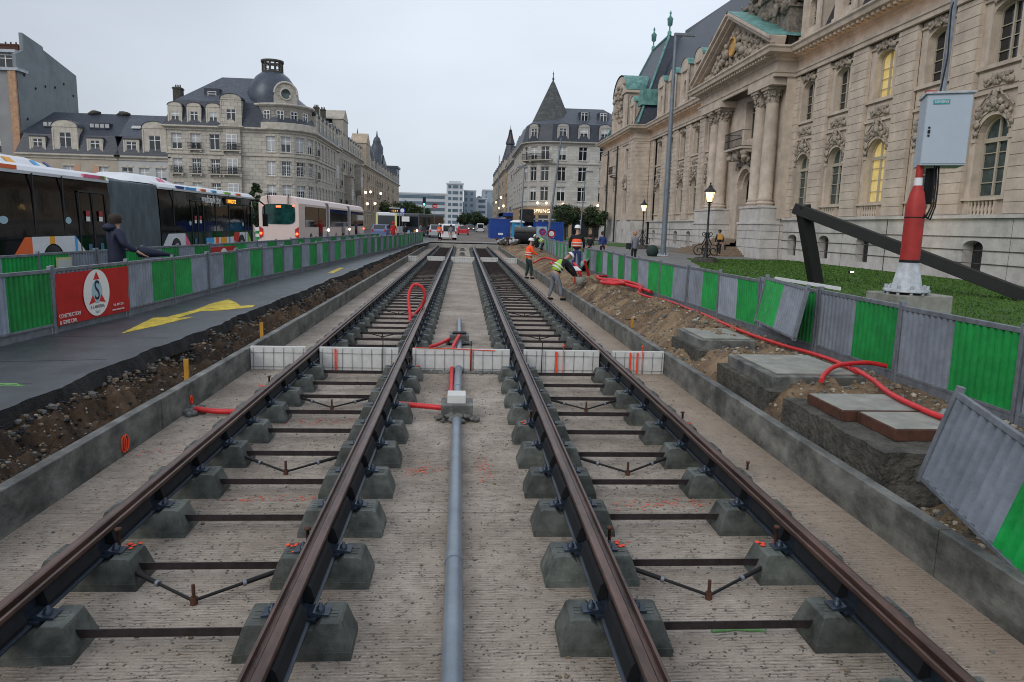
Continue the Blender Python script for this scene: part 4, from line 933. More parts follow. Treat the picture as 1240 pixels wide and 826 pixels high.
# oculus gable on the dome
T=TR(-23.7,101.0,17.2,R(26)); mb=MB(); n=12
mb.prism([(-1.5,0),(1.5,0),(1.5,1.3)]+[(1.35*math.cos(math.pi*k/n),1.6+1.35*math.sin(math.pi*k/n)) for k in range(n+1)]+[(-1.5,1.3)],0,1.6,'y',T=T); mb.build('oculus_gable',M['facC'],C_)
mb=MB(); mb.lathe([(0,0),(.62,0),(.62,.04)],seg=20,T=T@Matrix.Translation((0,-.03,1.55))@Matrix.Rotation(R(90),4,'X')); mb.build('oculus_pane',M['curtain'],C_)
mb=MB(); mb.tube([(.72*math.cos(k*.3927),-.05,1.55+.72*math.sin(k*.3927)) for k in range(17)],.11,6,T=T); mb.tube([(1.5*math.cos(math.pi*k/12),-.08,1.6+1.45*math.sin(math.pi*k/12)) for k in range(13)],.14,6,T=T); mb.build('oculus_surround',M['trim'],C_)
mb=MB(); sweep(mb,arc_pts(-25.0,104.2,4.3,R(-112),R(-4),8),[(0,14.1),(.5,14.12),(.5,14.9),(.35,14.95),(.35,14.2)],closed=False); mb.build('parapet',M['trim'],C_)
chimney(C_,-38.3,103,14,19.4,1.0,1.2); mb=MB(); mb.box(-1.0,1.0,0,2.4,0,2.0,T=TR(-33.6,102.0,17.3)); mb.build('roof_dormer_box',M['slate'],C_); window(C_,TR(-34.1,101.95,17.7),1.1,1.2,'white',0,1)
# mansard houses (two)
def mansard_house(name,label,x0,x1,y0,eave,ridge,walls,doms,small,cat='house',extra=None):
    pts=[(x0,y0),(x1,y0),(x1,y0+9),(x0,y0+9)]
    e_=poly_building(name,label,cat,pts,{0:extra or 3},eave,[(2.2,4.2,1.5,2),(6.6,8.6,1.5,2)],(walls,M['trim']),(M['slate'],M['slate'],[(.3,eave+.1),(-.5,eave+2.6)]),blindp=.7,seed=int(-x0)+3,cornice=.4)
    mb=MB(); A=[(x0,y0+.5,eave+2.6),(x1,y0+.5,eave+2.6)]; mb.face([A[0],A[1],(x1,y0+4.5,ridge),(x0+ (2.4 if x0<-50 else 0),y0+4.5,ridge)]); mb.face([(x0+(2.4 if x0<-50 else 0),y0+4.5,ridge),(x1,y0+4.5,ridge),(x1,y0+8.5,eave+2.6),(x0,y0+8.5,eave+2.6)]); mb.face([A[0],(x0+(2.4 if x0<-50 else 0),y0+4.5,ridge),(x0,y0+8.5,eave+2.6)])
    mb.build('upper_roof',M['slateL'] if x0>-50 else M['slate'],e_)
    for (x,w_,h,st,wn,z) in doms: dormer(e_,TR(x,y0-.1,z),w_,h,1.8,M['trim'],M['slate'],st,wn,blind=0)
    for (x,z,w_) in small:
        mb=MB(); mb.box(x-w_/2,x+w_/2,y0+1.6,y0+3.0,z,z+.75); d=mb.build('roof_window_strip',M['slate'],e_)
        for k in range(4): 
            mb=MB(); mb.box(x-w_/2+.1+k*w_/4,x-w_/2+w_/4-.05+k*w_/4,y0+1.56,y0+1.59,z+.15,z+.62); mb.build('pane',M['blind'],d)
    return e_
B1=mansard_house('mansard_house','dark slate mansard house with arched stone gable, left one beside the tall grey wall',-57.9,-48.0+2.6,100.4,10.0,15.9,M['render'],[(-55.4,1.9,2.1,'flat',(1.2,1.5),10.1),(-51.9,3.1,3.4,'arch',(1.5,2.2),10.1),(-48.2,1.9,2.1,'flat',(1.2,1.5),10.1)],[(-54.2,13.6,2.6),(-48.3,13.6,2.6)])
B2=mansard_house('mansard_house','lighter slate mansard house with skylights, adjoining the domed corner building',-45.4,-38.95,100.4,10.0,15.9,M['render2'],[(-43.6,1.9,2.1,'flat',(1.3,1.5),10.1),(-40.6,3.0,3.6,'arch',(1.5,2.1),10.1)],[])
for x in (-43.7,-40.0): mb=MB(); mb.box(-.6,.6,-.02,.03,-.3,.3,T=TR(x,102.3,14.0,0,R(-50))); mb.build('skylight',M['blind'],B2)
for (x,b) in ((-50.2,B1),(-46.4,B1)): mb=MB(); mb.blob((x,104.9,16.0),.7,jit=.3,sc=(1.2,.6,.5)); mb.build('ridge_chimney',M['oldconc'],b)
mb=MB(); mb.box(-1.5,-.7,-.03,-.003,6.4,8.8,T=TR(-49.6,100.4)); mb.box(.9,1.7,-.03,-.003,6.4,8.8,T=TR(-49.6,100.4)); mb.build('peach_panel',M['peach'],B1)
# tall grey gable block
A_=empty('tall_apartment_block',(0,0,0),0,'tall grey apartment block with blank gable wall at the far left','building')
mb=MB(); gy=[(101.5,G),(116.3,G),(116.3,22.7),(108.0,24.5),(107.9,24.9),(103.3,25.6),(103.3,23.4),(101.5,22.6)]
mb.prism(gy,-57.95,-58.4,'x'); 
mb.build('gable_wall',M['gable'],A_)
mb=MB(); wall_ops(mb,TR(-75,101.4),17.0,G,20.4,[(9+b*4.2-1.2,9+b*4.2+1.2,z,z+1.9) for b in range(-2,2) for z in (2.6,6.3,10.0,13.6,17.2)],.25); mb.box(-75,-58.3,103,112,20.4,23.0); mb.build('wall',mat('grey_panel_facade',(.25,.25,.25),.8,var=.1,scale=.5),A_)
for b in range(-2,2):
    for z in (2.6,6.3,10.0,13.6,17.2): window(A_,TR(-75+9+b*4.2-1.2,101.6,z),2.4,1.9,'white',random.choice((0,.5,.9)),2)
mb=MB(); mb.box(-58.9,-58.0,101.1,101.39,G,20.6); mb.build('orange_corner_strip',mat('terracotta_strip',(.42,.25,.15),.8),A_)
mb=MB(); mb.box(-75,-57.6,101.0,103.4,20.45,20.8); mb.box(-66,-58.4,102.6,102.8,20.8,22.8); mb.box(-66,-58.3,102.0,112,22.85,23.2); mb.build('roof_terrace',M['dirtywhite'],A_)
window(A_,TR(-61,102.5,21.0),2.4,1.6,'white',0,2)
chimney(A_,-61.0,106,23,24.6,2.4,1.2,'rusty'); 
for i in range(12): 
    y,z=(103+(i%6)*2.4,(14.5 if i<6 else 20.0)+random.uniform(-1.5,1.0)); mb=MB(); mb.lathe([(0,0),(.17,0),(.17,.05)],seg=8,T=TR(-57.93,y,z,0,0,R(90))); mb.build('wall_anchor',M['black'],A_)
# row D along the street
def street_block(name,label,y0,y1,x,eave,mats,roof,bays,seed,dorm,litp=0,balc=.2,LVx=None,deep=12,right=False,bands=(4.6,)):
    lv=LVx or [(1.5,3.9,1.5,1),(5.4,7.6,1.1,2),(8.8,11.0,1.1,2),(12.0,13.8,1.1,2)]
    if not right: pts=[(x,y0),(x,y1),(x-deep,y1),(x-deep,y0)]; fr={0:bays}
    else: pts=[(x,y1),(x,y0),(x+deep,y0),(x+deep,y1)]; fr={0:bays}
    return poly_building(name,label,'building',pts,fr,eave,lv,mats,roof,seed=seed,dorm=dorm,litp=litp,balc=balc,bands=bands,blindp=.2)
rf=(M['slate'],M['slateL'],[(.3,15.2),(-1.2,18.2),(-4.5,19.8)])
D1=street_block('street_building','narrow grey stone town house adjoining the domed corner building',122.3,136,-22.6,15.1,(M['facD'],M['trim']),rf,6,11,[(0,4,1.8,2.4,'gable',(1,1.3),.1,15.3)])
D2=street_block('street_building','long grey stone town house with dormers and oriels, left street side',136,167,-22.8,15.6,(M['facD'],M['trim']),(M['slate'],M['slateL'],[(.3,15.7),(-1.2,18.8),(-4.5,20.2)]),12,12,[(0,9,1.7,2.3,'arch',(1,1.3),.1,15.8)])
for (b,y,z) in ((D2,145,5.6),(D2,158,8.8),(D1,128,8.8)):
    mb=MB(); mb.box(-22.8,-21.6,y-1.6,y+1.6,z,z+5.2); mb.prism([(y-1.7,z),(y+1.7,z),(y+.9,z-1.0),(y-.9,z-1.0)],-22.8,-21.6,'x'); mb.box(-22.8,-21.4,y-1.8,y+1.8,z+5.2,z+5.5); mb.build('oriel',M['facD'],b)
    for k in (0,1): window(b,TR(-21.62,y-1.3+k*1.4,z+.8+0,R(90)),1.1,2.0,'white',0,2)
mb=MB(); mb.box(-24.5,-22.6,140,146,15.8,21.0); mb.prism([(139.8,21.0),(146.2,21.0),(143,23.0)],-29,-22.5,'x'); mb.build('roof_gable',M['facD'],D2)
for y in (139,151,163): chimney(D2,-26,y,18,22.5)
chimney(D1,-26,133,18,22)
D3=street_block('street_building','far warm stone building with dome and spired turret, left street side',171,262,-23.0,15.2,(M['facF'],M['trim']),(M['slate'],M['slateL'],[(.3,15.3),(-1.4,18.6),(-4.5,20.4)]),22,13,[(0,12,2.0,2.4,'gable',(1,1.3),.1,15.4)],litp=.10,balc=.35,deep=14)
mb=MB(); mb.box(-26,-22.4,170.8,178,15,20.0); mb.prism([(170.6,20.0),(178.2,20.0),(174.4,22.5)],-26,-22.3,'x'); mb.build('corner_gable',M['facF'],D3)
mb=MB(); mb.lathe([(4.6,16.5),(4.6,18),(4.2,20),(3.3,21.8),(1.9,22.9),(.6,23.4),(.25,23.7),(.2,24.5),(0,26.2)],(-27.6,194,0),20); mb.build('dome',M['slate'],D3)
mb=MB(); mb.box(-28.8,-25.2,229,234,15,23.2,tap=.3); mb.lathe([(1.9,23),(1.9,25),(1.2,26.4),(1.3,26.6),(.9,27.8),(.3,28.4),(.1,30)],(-27,231.5,0),10); mb.build('turret',M['slateL'],D3)
mb=MB(); mb.face([(-25.2,234,23),(-25,229,18),(-25,252,17.5)]); mb.face([(-28.8,234,23),(-25.2,234,23),(-25,252,17.5),(-29,252,17.5)]); mb.build('turret_roof',M['slate'],D3)
mb=MB(); mb.box(-26.5,-22.8,252,262,15.2,20.5); mb.box(-26.8,-22.4,251.8,262.3,20.5,21.2); mb.build('end_pavilion',M['slateL'],D3)
# ================================================================ RIGHT STREET CORNER BUILDING
ptsE=[(10.2,150),(10.2,127.6)]+arc_pts(15.2,127.2,5.0,R(185),R(262),3)+[(28.5,122.1),(28.5,136),(18,150)]
LVE=[(6.6,8.9,1.4,2),(9.9,12.2,1.4,2),(13.3,15.5,1.4,2)]
E_=poly_building('corner_building','pale stone corner building with conical turret and shop front, right side of the street','building',ptsE,{0:5,2:1,3:1,4:1,5:4},16.2,LVE,(M['facE'],M['trimE']),(M['slate'],M['slateL'],[(.3,16.35),(-.4,19.2),(-4.8,22.4)]),bands=(5.6,12.6),blindp=.35,seed=21,
    dorm=[(5,4,1.8,2.1,'arch',(1.25,1.5),-.1,16.6),(3,1,1.8,2.1,'arch',(1.25,1.5),-.1,16.6)],balc=0)
railing(E_,TR(13.0,122.75,13.3,R(-34)),4.2,1.0,.9); railing(E_,TR(11.0,124.6,13.3,R(-62)),2.4,1.0,.8)
mb=MB(); mb.lathe([(4.1,18.6),(3.7,19.2),(.35,26.4),(.0,27)],(14.9,127.0,0),12,sm=False); mb.build('conical_turret_roof',M['slateM'],E_)
mb=MB(); mb.lathe([(.12,0),(.12,.6),(.26,.7),(.1,.85),(.05,1.4),(.14,1.5),(.03,1.8),(0,2.2)],(14.9,127.0,26.4),8); mb.build('finial',M['slateM'],E_)
for x in (20.0,23.2): mb=MB(); mb.box(-.85,.85,0,2.5,0,1.9,T=TR(x,123.8,19.5)); mb.build('roof_dormer_box',M['slate'],E_); window(E_,TR(x-.6,123.72,19.9),1.2,1.4,'white',0,2)
mb=MB(); mb.box(-.6,.6,-.02,.03,-.4,.4,T=TR(26.2,124.6,20.6,0,R(-55))); mb.build('skylight',M['blind'],E_)
mb=MB(); sweep(mb,ptsE,[(.03,G),(.03,5.5)],closed=True); mb.build('shop_front',M['tan'],E_)
for i,(a,n_) in enumerate(((2,1),(3,1),(4,1),(5,4))):
    T,L=segframe(ptsE[a],ptsE[a+1]); bw=L/n_
    for b in range(n_):
        mb=MB(); mb.box(b*bw+.3,(b+1)*bw-.3,-.09,-.035,.7,4.2,T=T); s_=mb.build('shop_window',M['glass'] if (i+b)%3 else M['curtain'],E_)
        mb=MB(); mb.box(b*bw+.25,(b+1)*bw-.25,-.13,-.095,3.4,3.5,T=T); mb.box((b+.5)*bw-.05,(b+.5)*bw+.05,-.13,-.095,.7,3.4,T=T); mb.build('shop_window_frame',M['frame'],s_)
T,L=segframe(ptsE[4],ptsE[5]); T2,L2=segframe(ptsE[3],ptsE[4])
text('SPRING',.85,'shop_lettering',mat('lit_lettering',(1,.9,.7),.4,var=0,bump=0,emit=(1,.85,.6),estr=1.0),E_,TR(13.1,122.0,4.85,R(-12),R(90)),.05,sx=1.0)
for (x,y,z) in ((11.2,123.5,4.7),(12.4,122.4,6.2),(13.8,121.8,6.2),(16.6,121.6,6.1),(16.6,121.6,4.9),(22.5,121.6,6.0),(24.2,121.6,6.0)): mb=MB(); mb.blob((x,y,z),.2,jit=0); mb.build('facade_lamp',M['lampsoft'],E_)
F1=street_block('street_building','grey stone town house behind the turreted corner building, right street side',150.2,176,10.4,15.6,(M['facE'],M['trimE']),(M['slate'],M['slateL'],[(.3,15.7),(-1.2,18.8),(-4.5,20.2)]),8,31,[(0,5,1.7,2.3,'arch',(1,1.3),.1,15.8)],right=True,balc=.3)
F2=street_block('street_building','far warm stone building with tall spire, right street side',176.2,250,10.0,15.6,(M['facF'],M['trim']),(M['slate'],M['slateL'],[(.3,15.7),(-1.3,19.5),(-4.5,21.5)]),18,32,[(0,9,1.9,2.5,'gable',(1,1.3),.1,15.8)],right=True,balc=.35,litp=.12,deep=14)
mb=MB(); mb.box(10,13.8,190,196,15,19.6,tap=.3); mb.lathe([(2.0,0),(1.0,3.6),(1.2,3.8),(1.2,4.1),(.15,7.2),(0,9)],(12,194,19.5),8,sm=False); mb.build('spire',M['slate'],F2)
mb=MB()
for k in range(4): a=R(45+90*k); mb.tube([(12+1.1*math.cos(a),194+1.1*math.sin(a),23.6),(12+.25*math.cos(a),194+.25*math.sin(a),27)],.14,5)
mb.build('spire_lantern',M['rusty'],F2)
for (y,z) in ((172,9),(175,6.5),(181,9.5),(190,7),(203,10)):
    mb=MB(); mb.blob((-22.7,y,z),.3,jit=0); mb.build('facade_lamp',M['lampsoft'],D3)
for (y,z) in ((180,7),(192,9.5),(205,7),(220,9)):
    mb=MB(); mb.blob((9.8,y,z),.3,jit=0); mb.build('facade_lamp',M['lampsoft'],F2)
for y in (160,172): chimney(F1,13,y,18,22.5)
chimney(E_,12.2,142,16,20.6,1.6,1.4,'trim'); 
mb=MB(); mb.box(8.0,10.4,150,175,4.2,4.9); mb.box(8.0,8.1,150,175,3.9,4.9); tag(mb.build('shop_awning',M['blue']),'blue awning strip over the shops along the right street side','awning')
# ================================================================ FAR MODERN BUILDINGS
def modern(name,label,x0,x1,y,h,floors,cols,m='modern',deep=22,roof=False,side=False):
    e_=empty(name,(0,0,0),0,label,'building'); mb=MB(); mb.box(x0,x1,y,y+deep,G-.05,h)
    if roof: mb.box(x0+1,x1-1,y+2,y+deep-2,h,h+.3*10/3)
    mb.build('wall',M[m],e_); fh=(h-2)/floors
    for f_ in range(floors):
        z=2.4+f_*fh
        for c in cols:
            mb=MB(); mb.box(x0+c[0],x0+c[1],y-.12,y-.02,z,z+fh*.5); mb.build('window_band',M['farglass'],e_)
    mb=MB(); mb.box(x0-.2,x1+.2,y-.3,y+.5,h-.5,h+.1); mb.build('roof_edge',M['modern'],e_)
    return e_
modern('modern_block','tall pale modern block with three window columns at the end of the street',-7.4,-.2,318,19.6,7,[(.7,2.0),(2.6,5.0),(5.7,6.7)],roof=True)
modern('modern_block','long low glass and white office block left of the tall pale block',-31,-7.6,330,15.5,5,[(0.6,22.5)])
modern('modern_block','pale modern block with small windows, right of the tall pale block',.1,5.6,336,17.6,6,[(.6,1.5),(3.0,4.2)],'modern2')
modern('modern_block','white low modern block between the tall pale block and the blue grey tower',5.8,11.3,350,14.8,5,[(1.3,4.6)])
modern('modern_block','blue grey modern tower farthest right at the street end',9.6,17,372,19.8,7,[(1.5,2.2)],'modern2')
# ================================================================ PALACE (right)
# local frame: u = YR - Y along the facade (towards the camera), inward = +X
PAL=empty('palace',(0,0,0),0,'large ornate beige stone palace with columns, pediment and green copper roof on the right','palace')
def PT(X,Y): return Matrix(((0,1,0,X),(-1,0,0,Y),(0,0,1,0),(0,0,0,1)))   # local x -> -Y, local y -> +X
BAYS_R=[29.2,33.42,37.7,41.95,46.1]; BAYS_R=[20.8,25.0]+BAYS_R
BAYS_L=[64.0,68.2,72.4,76.7,80.9]
ZC=14.05
def arch_cell(mb,T,u0,u1,z0,z1,uc,w_,zb,zs,rise,depth,n=10,mi=0):
    a,b=uc-w_/2,uc+w_/2
    def F(p,m_=mi): mb.face([T@Vector(q) for q in p],m_)
    F([(u0,0,z0),(a,0,z0),(a,0,z1),(u0,0,z1)]); F([(b,0,z0),(u1,0,z0),(u1,0,z1),(b,0,z1)])
    if zb>z0: F([(a,0,z0),(b,0,z0),(b,0,zb),(a,0,zb)])
    arc=[(uc-w_/2*math.cos(math.pi*k/n),zs+rise*math.sin(math.pi*k/n)) for k in range(n+1)]
    for k in range(n):
        (p,q),(r,s)=arc[k],arc[k+1]; F([(p,0,q),(r,0,s),(r,0,z1),(p,0,z1)]); F([(p,0,q),(p,depth,q),(r,depth,s),(r,0,s)])
    F([(a,0,zb),(a,depth,zb),(a,depth,zs),(a,0,zs)]); F([(b,0,zb),(b,0,zs),(b,depth,zs),(b,depth,zb)]); F([(a,0,zb),(b,0,zb),(b,depth,zb),(a,depth,zb)])
AW={}
def arch_window(parent,T,w_,zs,rise,lit=False,name='window',transom=True,style='framebeige',cur=False):
    """origin: centre of the sill; zs height of the springing"""
    key=(round(w_,2),round(zs,2),round(rise,2),lit,transom,cur)
    if key not in AW:
        n=10; mb=MB(); arc=[(-w_/2*math.cos(math.pi*k/n),zs+rise*math.sin(math.pi*k/n)) for k in range(n+1)]
        inn=[(p*.88,zs+(q-zs)*(.88 if rise>.4 else .75)) for p,q in arc]
        mb.grid([[(p,-.05,q) for p,q in arc],[(p,-.05,q) for p,q in inn]],sm=False,flip=True); mb.grid([[(p,-.05,q) for p,q in inn],[(p,.03,q) for p,q in inn]],sm=False,flip=True)
        for s_ in (-1,1): mb.box(min(s_*w_*.44,s_*w_*.5),max(s_*w_*.44,s_*w_*.5),-.05,.03,0,zs)
        mb.box(-w_*.44,w_*.44,-.05,.03,0,.09); mb.box(-.045,.045,-.07,.02,.09,zs+rise*.85)
        if transom: mb.box(-w_*.44,w_*.44,-.09,.025,zs-.16,zs+.02)
        for k in (.25,.5,.75): mb.box(-w_*.44,w_*.44,-.04,.01,zs*k,zs*k+.035)
        fm=mb.mesh('window_frame',M[style]); mb=MB(); 
        mb.face([(-w_*.49,.035,0),(w_*.49,.035,0)]+[(p,.035,q) for p,q in arc[::-1]])
        pm=mb.mesh('pane',M['litpane'] if lit else (M['curtain'] if cur else M['glass'])); AW[key]=(fm,pm)
    o=link(name,AW[key][0],parent,T); link('pane',AW[key][1],o); return o
def carving_mesh(seed,w_,h,shape='arch'):
    random.seed(seed); mb=MB()
    for i in range(46):
        t=random.random(); a=math.pi*t
        if shape=='arch': u=-w_/2*math.cos(a)*random.uniform(.85,1.2); z=h*math.sin(a)*random.uniform(.8,1.05)+ (random.uniform(0,.35) if abs(u)>w_*.3 else 0)
        else: u=random.uniform(-w_/2,w_/2); z=random.uniform(0,h)
        mb.blob((u,-.03+random.uniform(-.04,.02),z),random.uniform(.05,.15),jit=.4,sc=(1,.7,1),seg=6,rings=4)
    if shape=='arch':
        for k in range(5): mb.blob((random.uniform(-.06,.06),-.12,h+.1*k-.05),.17-.015*k,jit=.25,sc=(1,.8,1.1),seg=7,rings=5)
        for s_ in (-1,1): mb.tube([(s_*(.2+.12*k+.05*math.sin(k*2)),-.07,h+.42-.09*k+.06*math.cos(k*2.2)) for k in range(8)],.045,5)
    return mb.mesh('carving',M['stoneO'])
CARVE=carving_mesh(3,2.1,1.3); CARVE2=carving_mesh(4,1.5,.35,'band'); random.seed(99)
def pilaster_mesh(w_,z0,z1,proj,h=.46,gap=.035,mat_='stoneW'):
    mb=MB(); mb.box(0,w_,-proj+.03,0.0,z0,z1); z=z0; 
    while z<z1-.05:
        z2=min(z+h,z1); mb.box(-.01,w_+.01,-proj,-.02,z+gap,z2); z=z2
    return mb.mesh('rusticated_pier',M[mat_])
def baluster_set(w_,h=.62):
    mb=MB(); mb.box(-w_/2,w_/2,-.16,.06,-.1,0); mb.box(-w_/2-.05,w_/2+.05,-.2,.06,h,h+.1)
    n=max(4,int(w_/.2))
    for i in range(n):
        u=-w_/2+(i+.5)*w_/n; mb.lathe([(.07,0),(.07,.06),(.04,.1),(.09,.26),(.04,.46),(.07,.52),(.07,h)],(u,-.05,0),7)
    mb.box(-w_/2,-w_/2+.06,-.14,.05,0,h); mb.box(w_/2-.06,w_/2,-.14,.05,0,h)
    return mb.mesh('balustrade',M['stoneW'])
BAL=baluster_set(1.55); PW=1.5
PIER=pilaster_mesh(PW,3.35,12.35,.24)
def bay(X,Yc,lit=False,bw=4.22,cap=True,dark=False,pier=True):
    """one window axis: recessed bay between piers, X is the pier front plane"""
    T=PT(X+.24,Yc); w_=bw-PW; mb=MB()
    # basement
    arch_cell(mb,PT(X-.05,Yc),-bw/2,bw/2,G-.1,3.25,0,1.25,.92,1.98,.3,.6,mi=1)
    arch_cell(mb,T,-w_/2-.02,w_/2+.02,3.25,8.35,0,1.84,4.05,6.5,.92,.36)
    arch_cell(mb,T,-w_/2-.02,w_/2+.02,8.35,12.4,0,1.62,9.45,11.5,.38,.36)
    wl_=mb.build('bay_wall',[M['stoneW'],M['plinth']],PAL)
    # surrounds, bands
    mb=MB(); n=12
    for k in range(n): 
        a0,a1=math.pi*k/n,math.pi*(k+1)/n
        for r0,r1,y_ in ((.92,1.10,-.06),(1.10,1.2,-.10)):
            q=[(-r0*math.cos(a0),y_,6.5+r0*math.sin(a0)),(-r0*math.cos(a1),y_,6.5+r0*math.sin(a1)),(-r1*math.cos(a1),y_,6.5+r1*math.sin(a1)),(-r1*math.cos(a0),y_,6.5+r1*math.sin(a0))]
            mb.face([T@Vector(p) for p in q])
            q=[(-r1*math.cos(a0),y_,6.5+r1*math.sin(a0)),(-r1*math.cos(a1),y_,6.5+r1*math.sin(a1)),(-r1*math.cos(a1),0,6.5+r1*math.sin(a1)),(-r1*math.cos(a0),0,6.5+r1*math.sin(a0))]
            mb.face([T@Vector(p) for p in q])
    for s_ in (-1,1):
        mb.box(min(s_*.92,s_*1.10),max(s_*.92,s_*1.10),-.06,-.002,4.05,6.5,T=T); mb.box(min(s_*.90,s_*1.18),max(s_*.90,s_*1.18),-.11,-.001,6.38,6.54,T=T)
        mb.box(min(s_*.81,s_*.99),max(s_*.81,s_*.99),-.06,-.002,9.45,11.9,T=T)
    mb.box(-w_/2,w_/2,-.14,-.003,3.96,4.05,T=T); mb.box(-w_/2,w_/2,-.12,-.003,8.3,8.42,T=T); mb.box(-w_/2,w_/2,-.16,-.003,9.3,9.46,T=T); mb.box(-w_/2+.15,w_/2-.15,-.05,-.002,8.55,9.2,T=T); mb.box(-w_/2,w_/2,-.1,-.003,12.05,12.15,T=T)
    mb.build('window_surround',M['stoneW'],PAL)
    arch_window(PAL,T@Matrix.Translation((0,.32,4.07)),1.82,2.43,.91,lit,cur=not lit)
    arch_window(PAL,T@Matrix.Translation((0,.32,9.47)),1.60,2.03,.37,lit,transom=False)
    link('carving',CARVE,PAL,T@Matrix.Translation((0,-.06,6.62))); link('carving',CARVE2,PAL,T@Matrix.Translation((0,-.05,8.65))); link('carving',CARVE2,PAL,T@Matrix.Translation((0,-.06,11.95)))
    link('balustrade',BAL,PAL,T@Matrix.Translation((0,-.02,3.32)))
    mb=MB(); mb.box(-.62,.62,.5,.55,.9,2.4,T=PT(X-.05,Yc)); mb.build('basement_window',M['glass'],PAL)
    mb=MB(); 
    for k in range(5): mb.tube([(-.4+.2*k,.35,.95),(-.4+.2*k,.35,2.2)],.015,5,T=PT(X-.05,Yc))
    mb.build('window_grille',M['iron'],PAL)
    if pier:
        link('rusticated_pier',PIER,PAL,PT(X+.24,Yc)@Matrix.Translation((w_/2,0,0)))
for y in BAYS_R: bay(21.5,y,lit=(abs(y-37.7)<.1))
for y in BAYS_L: bay(21.5,y)
link('rusticated_pier',PIER,PAL,PT(21.74,48.5)); link('rusticated_pier',PIER,PAL,PT(21.74,84.5))
for y in (61.6,):link('rusticated_pier',PIER,PAL,PT(21.74,y+1.1))
# plinth course lines + frieze/cornice
def hbox(name,x0,x1,y0,y1,z0,z1,m,par=PAL):
    mb=MB(); mb.box(x0,x1,y0,y1,z0,z1); return mb.build(name,M[m] if isinstance(m,str) else m,par)
CORN=[(0,12.38),(.12,12.40),(.14,12.62),(.2,12.64),(.22,12.74),(.0,12.78),(.0,13.35),(.12,13.38),(.14,13.55),(.35,13.6),(.38,13.72),(.85,13.75),(.9,13.95),(1.0,14.05),(1.0,14.15),(-.3,14.25)]
# outline of the facade line: far pavilion, wing, centre, wing, near pavilion (outside is -X = right of travel -Y)
line=[(21.4,104.2),(19.7,104.2),(19.7,84.6),(21.5,84.6),(21.5,62.6),(20.1,62.6),(20.1,47.6),(21.5,47.6),(21.5,18)]
mb=MB(); sweep(mb,line,CORN,closed=False)
def dent(Xp,ya,yb):
    y=ya
    while y<yb: mb.box(Xp-.72,Xp-.34,y,y+.22,13.56,13.74); y+=.48
dent(19.7,84.8,104); dent(21.5,62.8,83.5); dent(20.1,47.8,62.4); dent(21.5,18,46.5); mb.build('main_cornice',M['stoneW'],PAL)
for (a,b,X) in ((62.6,84.6,21.44),(18,47.6,21.44)):
    mb=MB()
    for z in (1.32,1.86,2.42): mb.box(X-.03,X-.0,a,b,z,z+.03)
    mb.build('plinth_joint',M['oldconc'],PAL)
    hbox('plinth_ledge',X-.14,X+.05,a,b,3.2,3.34,'plinth')
hbox('wall_core',22.5,30,18,104,G,ZC,'stoneW')
# windows look into a dark interior: floors behind the glass are closed by the core
# far pavilion
def pav_far():
    X=19.7
    mb=MB(); wall_ops(mb,PT(X,104.2),19.6,3.3,12.4,[(u-.85,u+.85,4.1,7.2) for u in (4.2,9.8,15.5)]+[(u-.8,u+.8,9.4,11.9) for u in (4.2,9.8,15.5)],.35)
    wall_ops(mb,Matrix.Translation((X,84.6,0)),2.1,3.3,12.4,[]); mb.build('pavilion_wall',M['stoneW'],PAL)
    mb=MB(); wall_ops(mb,PT(X-.1,104.3),19.8,G-.1,3.3,[(u-.4,u+.4,1.0,2.2) for u in (4.2,9.8,15.5)],.3); wall_ops(mb,Matrix.Translation((X-.1,84.5,0)),2.0,G-.1,3.3,[]); mb.build('pavilion_plinth',M['plinth'],PAL)
    for u in (4.2,9.8,15.5):
        window(PAL,PT(X,104.2)@Matrix.Translation((u-.85,.33,4.1)),1.7,3.1,'beige',0,2); window(PAL,PT(X,104.2)@Matrix.Translation((u-.8,.33,9.4)),1.6,2.5,'beige',0,2)
        link('carving',CARVE,PAL,PT(X,104.2)@Matrix.Translation((u,-.04,7.1)))
    for (u,w_) in ((0,1.6),(6.1,1.5),(12.0,1.5),(17.6,2.0)):
        me=pilaster_mesh(w_,3.35,12.35,.25); link('rusticated_pier',me,PAL,PT(X,104.2)@Matrix.Translation((u,0,0)))
    me=pilaster_mesh(1.7,3.35,12.35,.12); link('rusticated_pier',me,PAL,Matrix.Translation((X+.02,84.6,0)))
    railing(PAL,PT(X,104.2)@Matrix.Translation((9.8,0,9.2)),2.4,.95,.8,slab='stoneW')
    for y in (92.3,98.2): mb=MB(); mb.tube([(X-.4,y,G),(X-.4,y,12.6)],.1,8); mb.build('drain_pipe',M['iron'],PAL)
pav_far()
# centre pavilion with coupled columns
X0=20.1
mb=MB(); 
wall_ops(mb,PT(21.2,62.6),15.0,3.3,12.4,[(6.9,10.1,G,7.3),(7.5,9.5,9.2,12.0)],.6); wall_ops(mb,Matrix.Translation((20.9,47.6,0)),1.0,3.3,12.4,[]); mb.build('portal_wall',M['stoneW'],PAL)
for (ya,yb) in ((47.7,51.9),(57.0,62.2)):
    mb=MB(); mb.box(19.95,21.6,ya,yb,G-.1,2.9); mb.box(19.88,21.6,ya-.07,yb+.07,2.9,3.05); mb.box(20.02,21.6,ya+.07,yb-.07,3.05,4.0); mb.box(19.95,21.6,ya,yb,4.0,4.15); mb.build('column_plinth',M['plinth'],PAL,bevel=.02)
    mb=MB()
    for z in (1.3,1.9,2.45): mb.box(19.94,21.6,ya-.01,yb+.01,z,z+.02)
    mb.build('plinth_joint',M['oldconc'],PAL)
    mb=MB(); mb.box(19.95,21.6,ya+.1,yb-.1,11.95,12.4); mb.build('entablature_block',M['stoneW'],PAL)
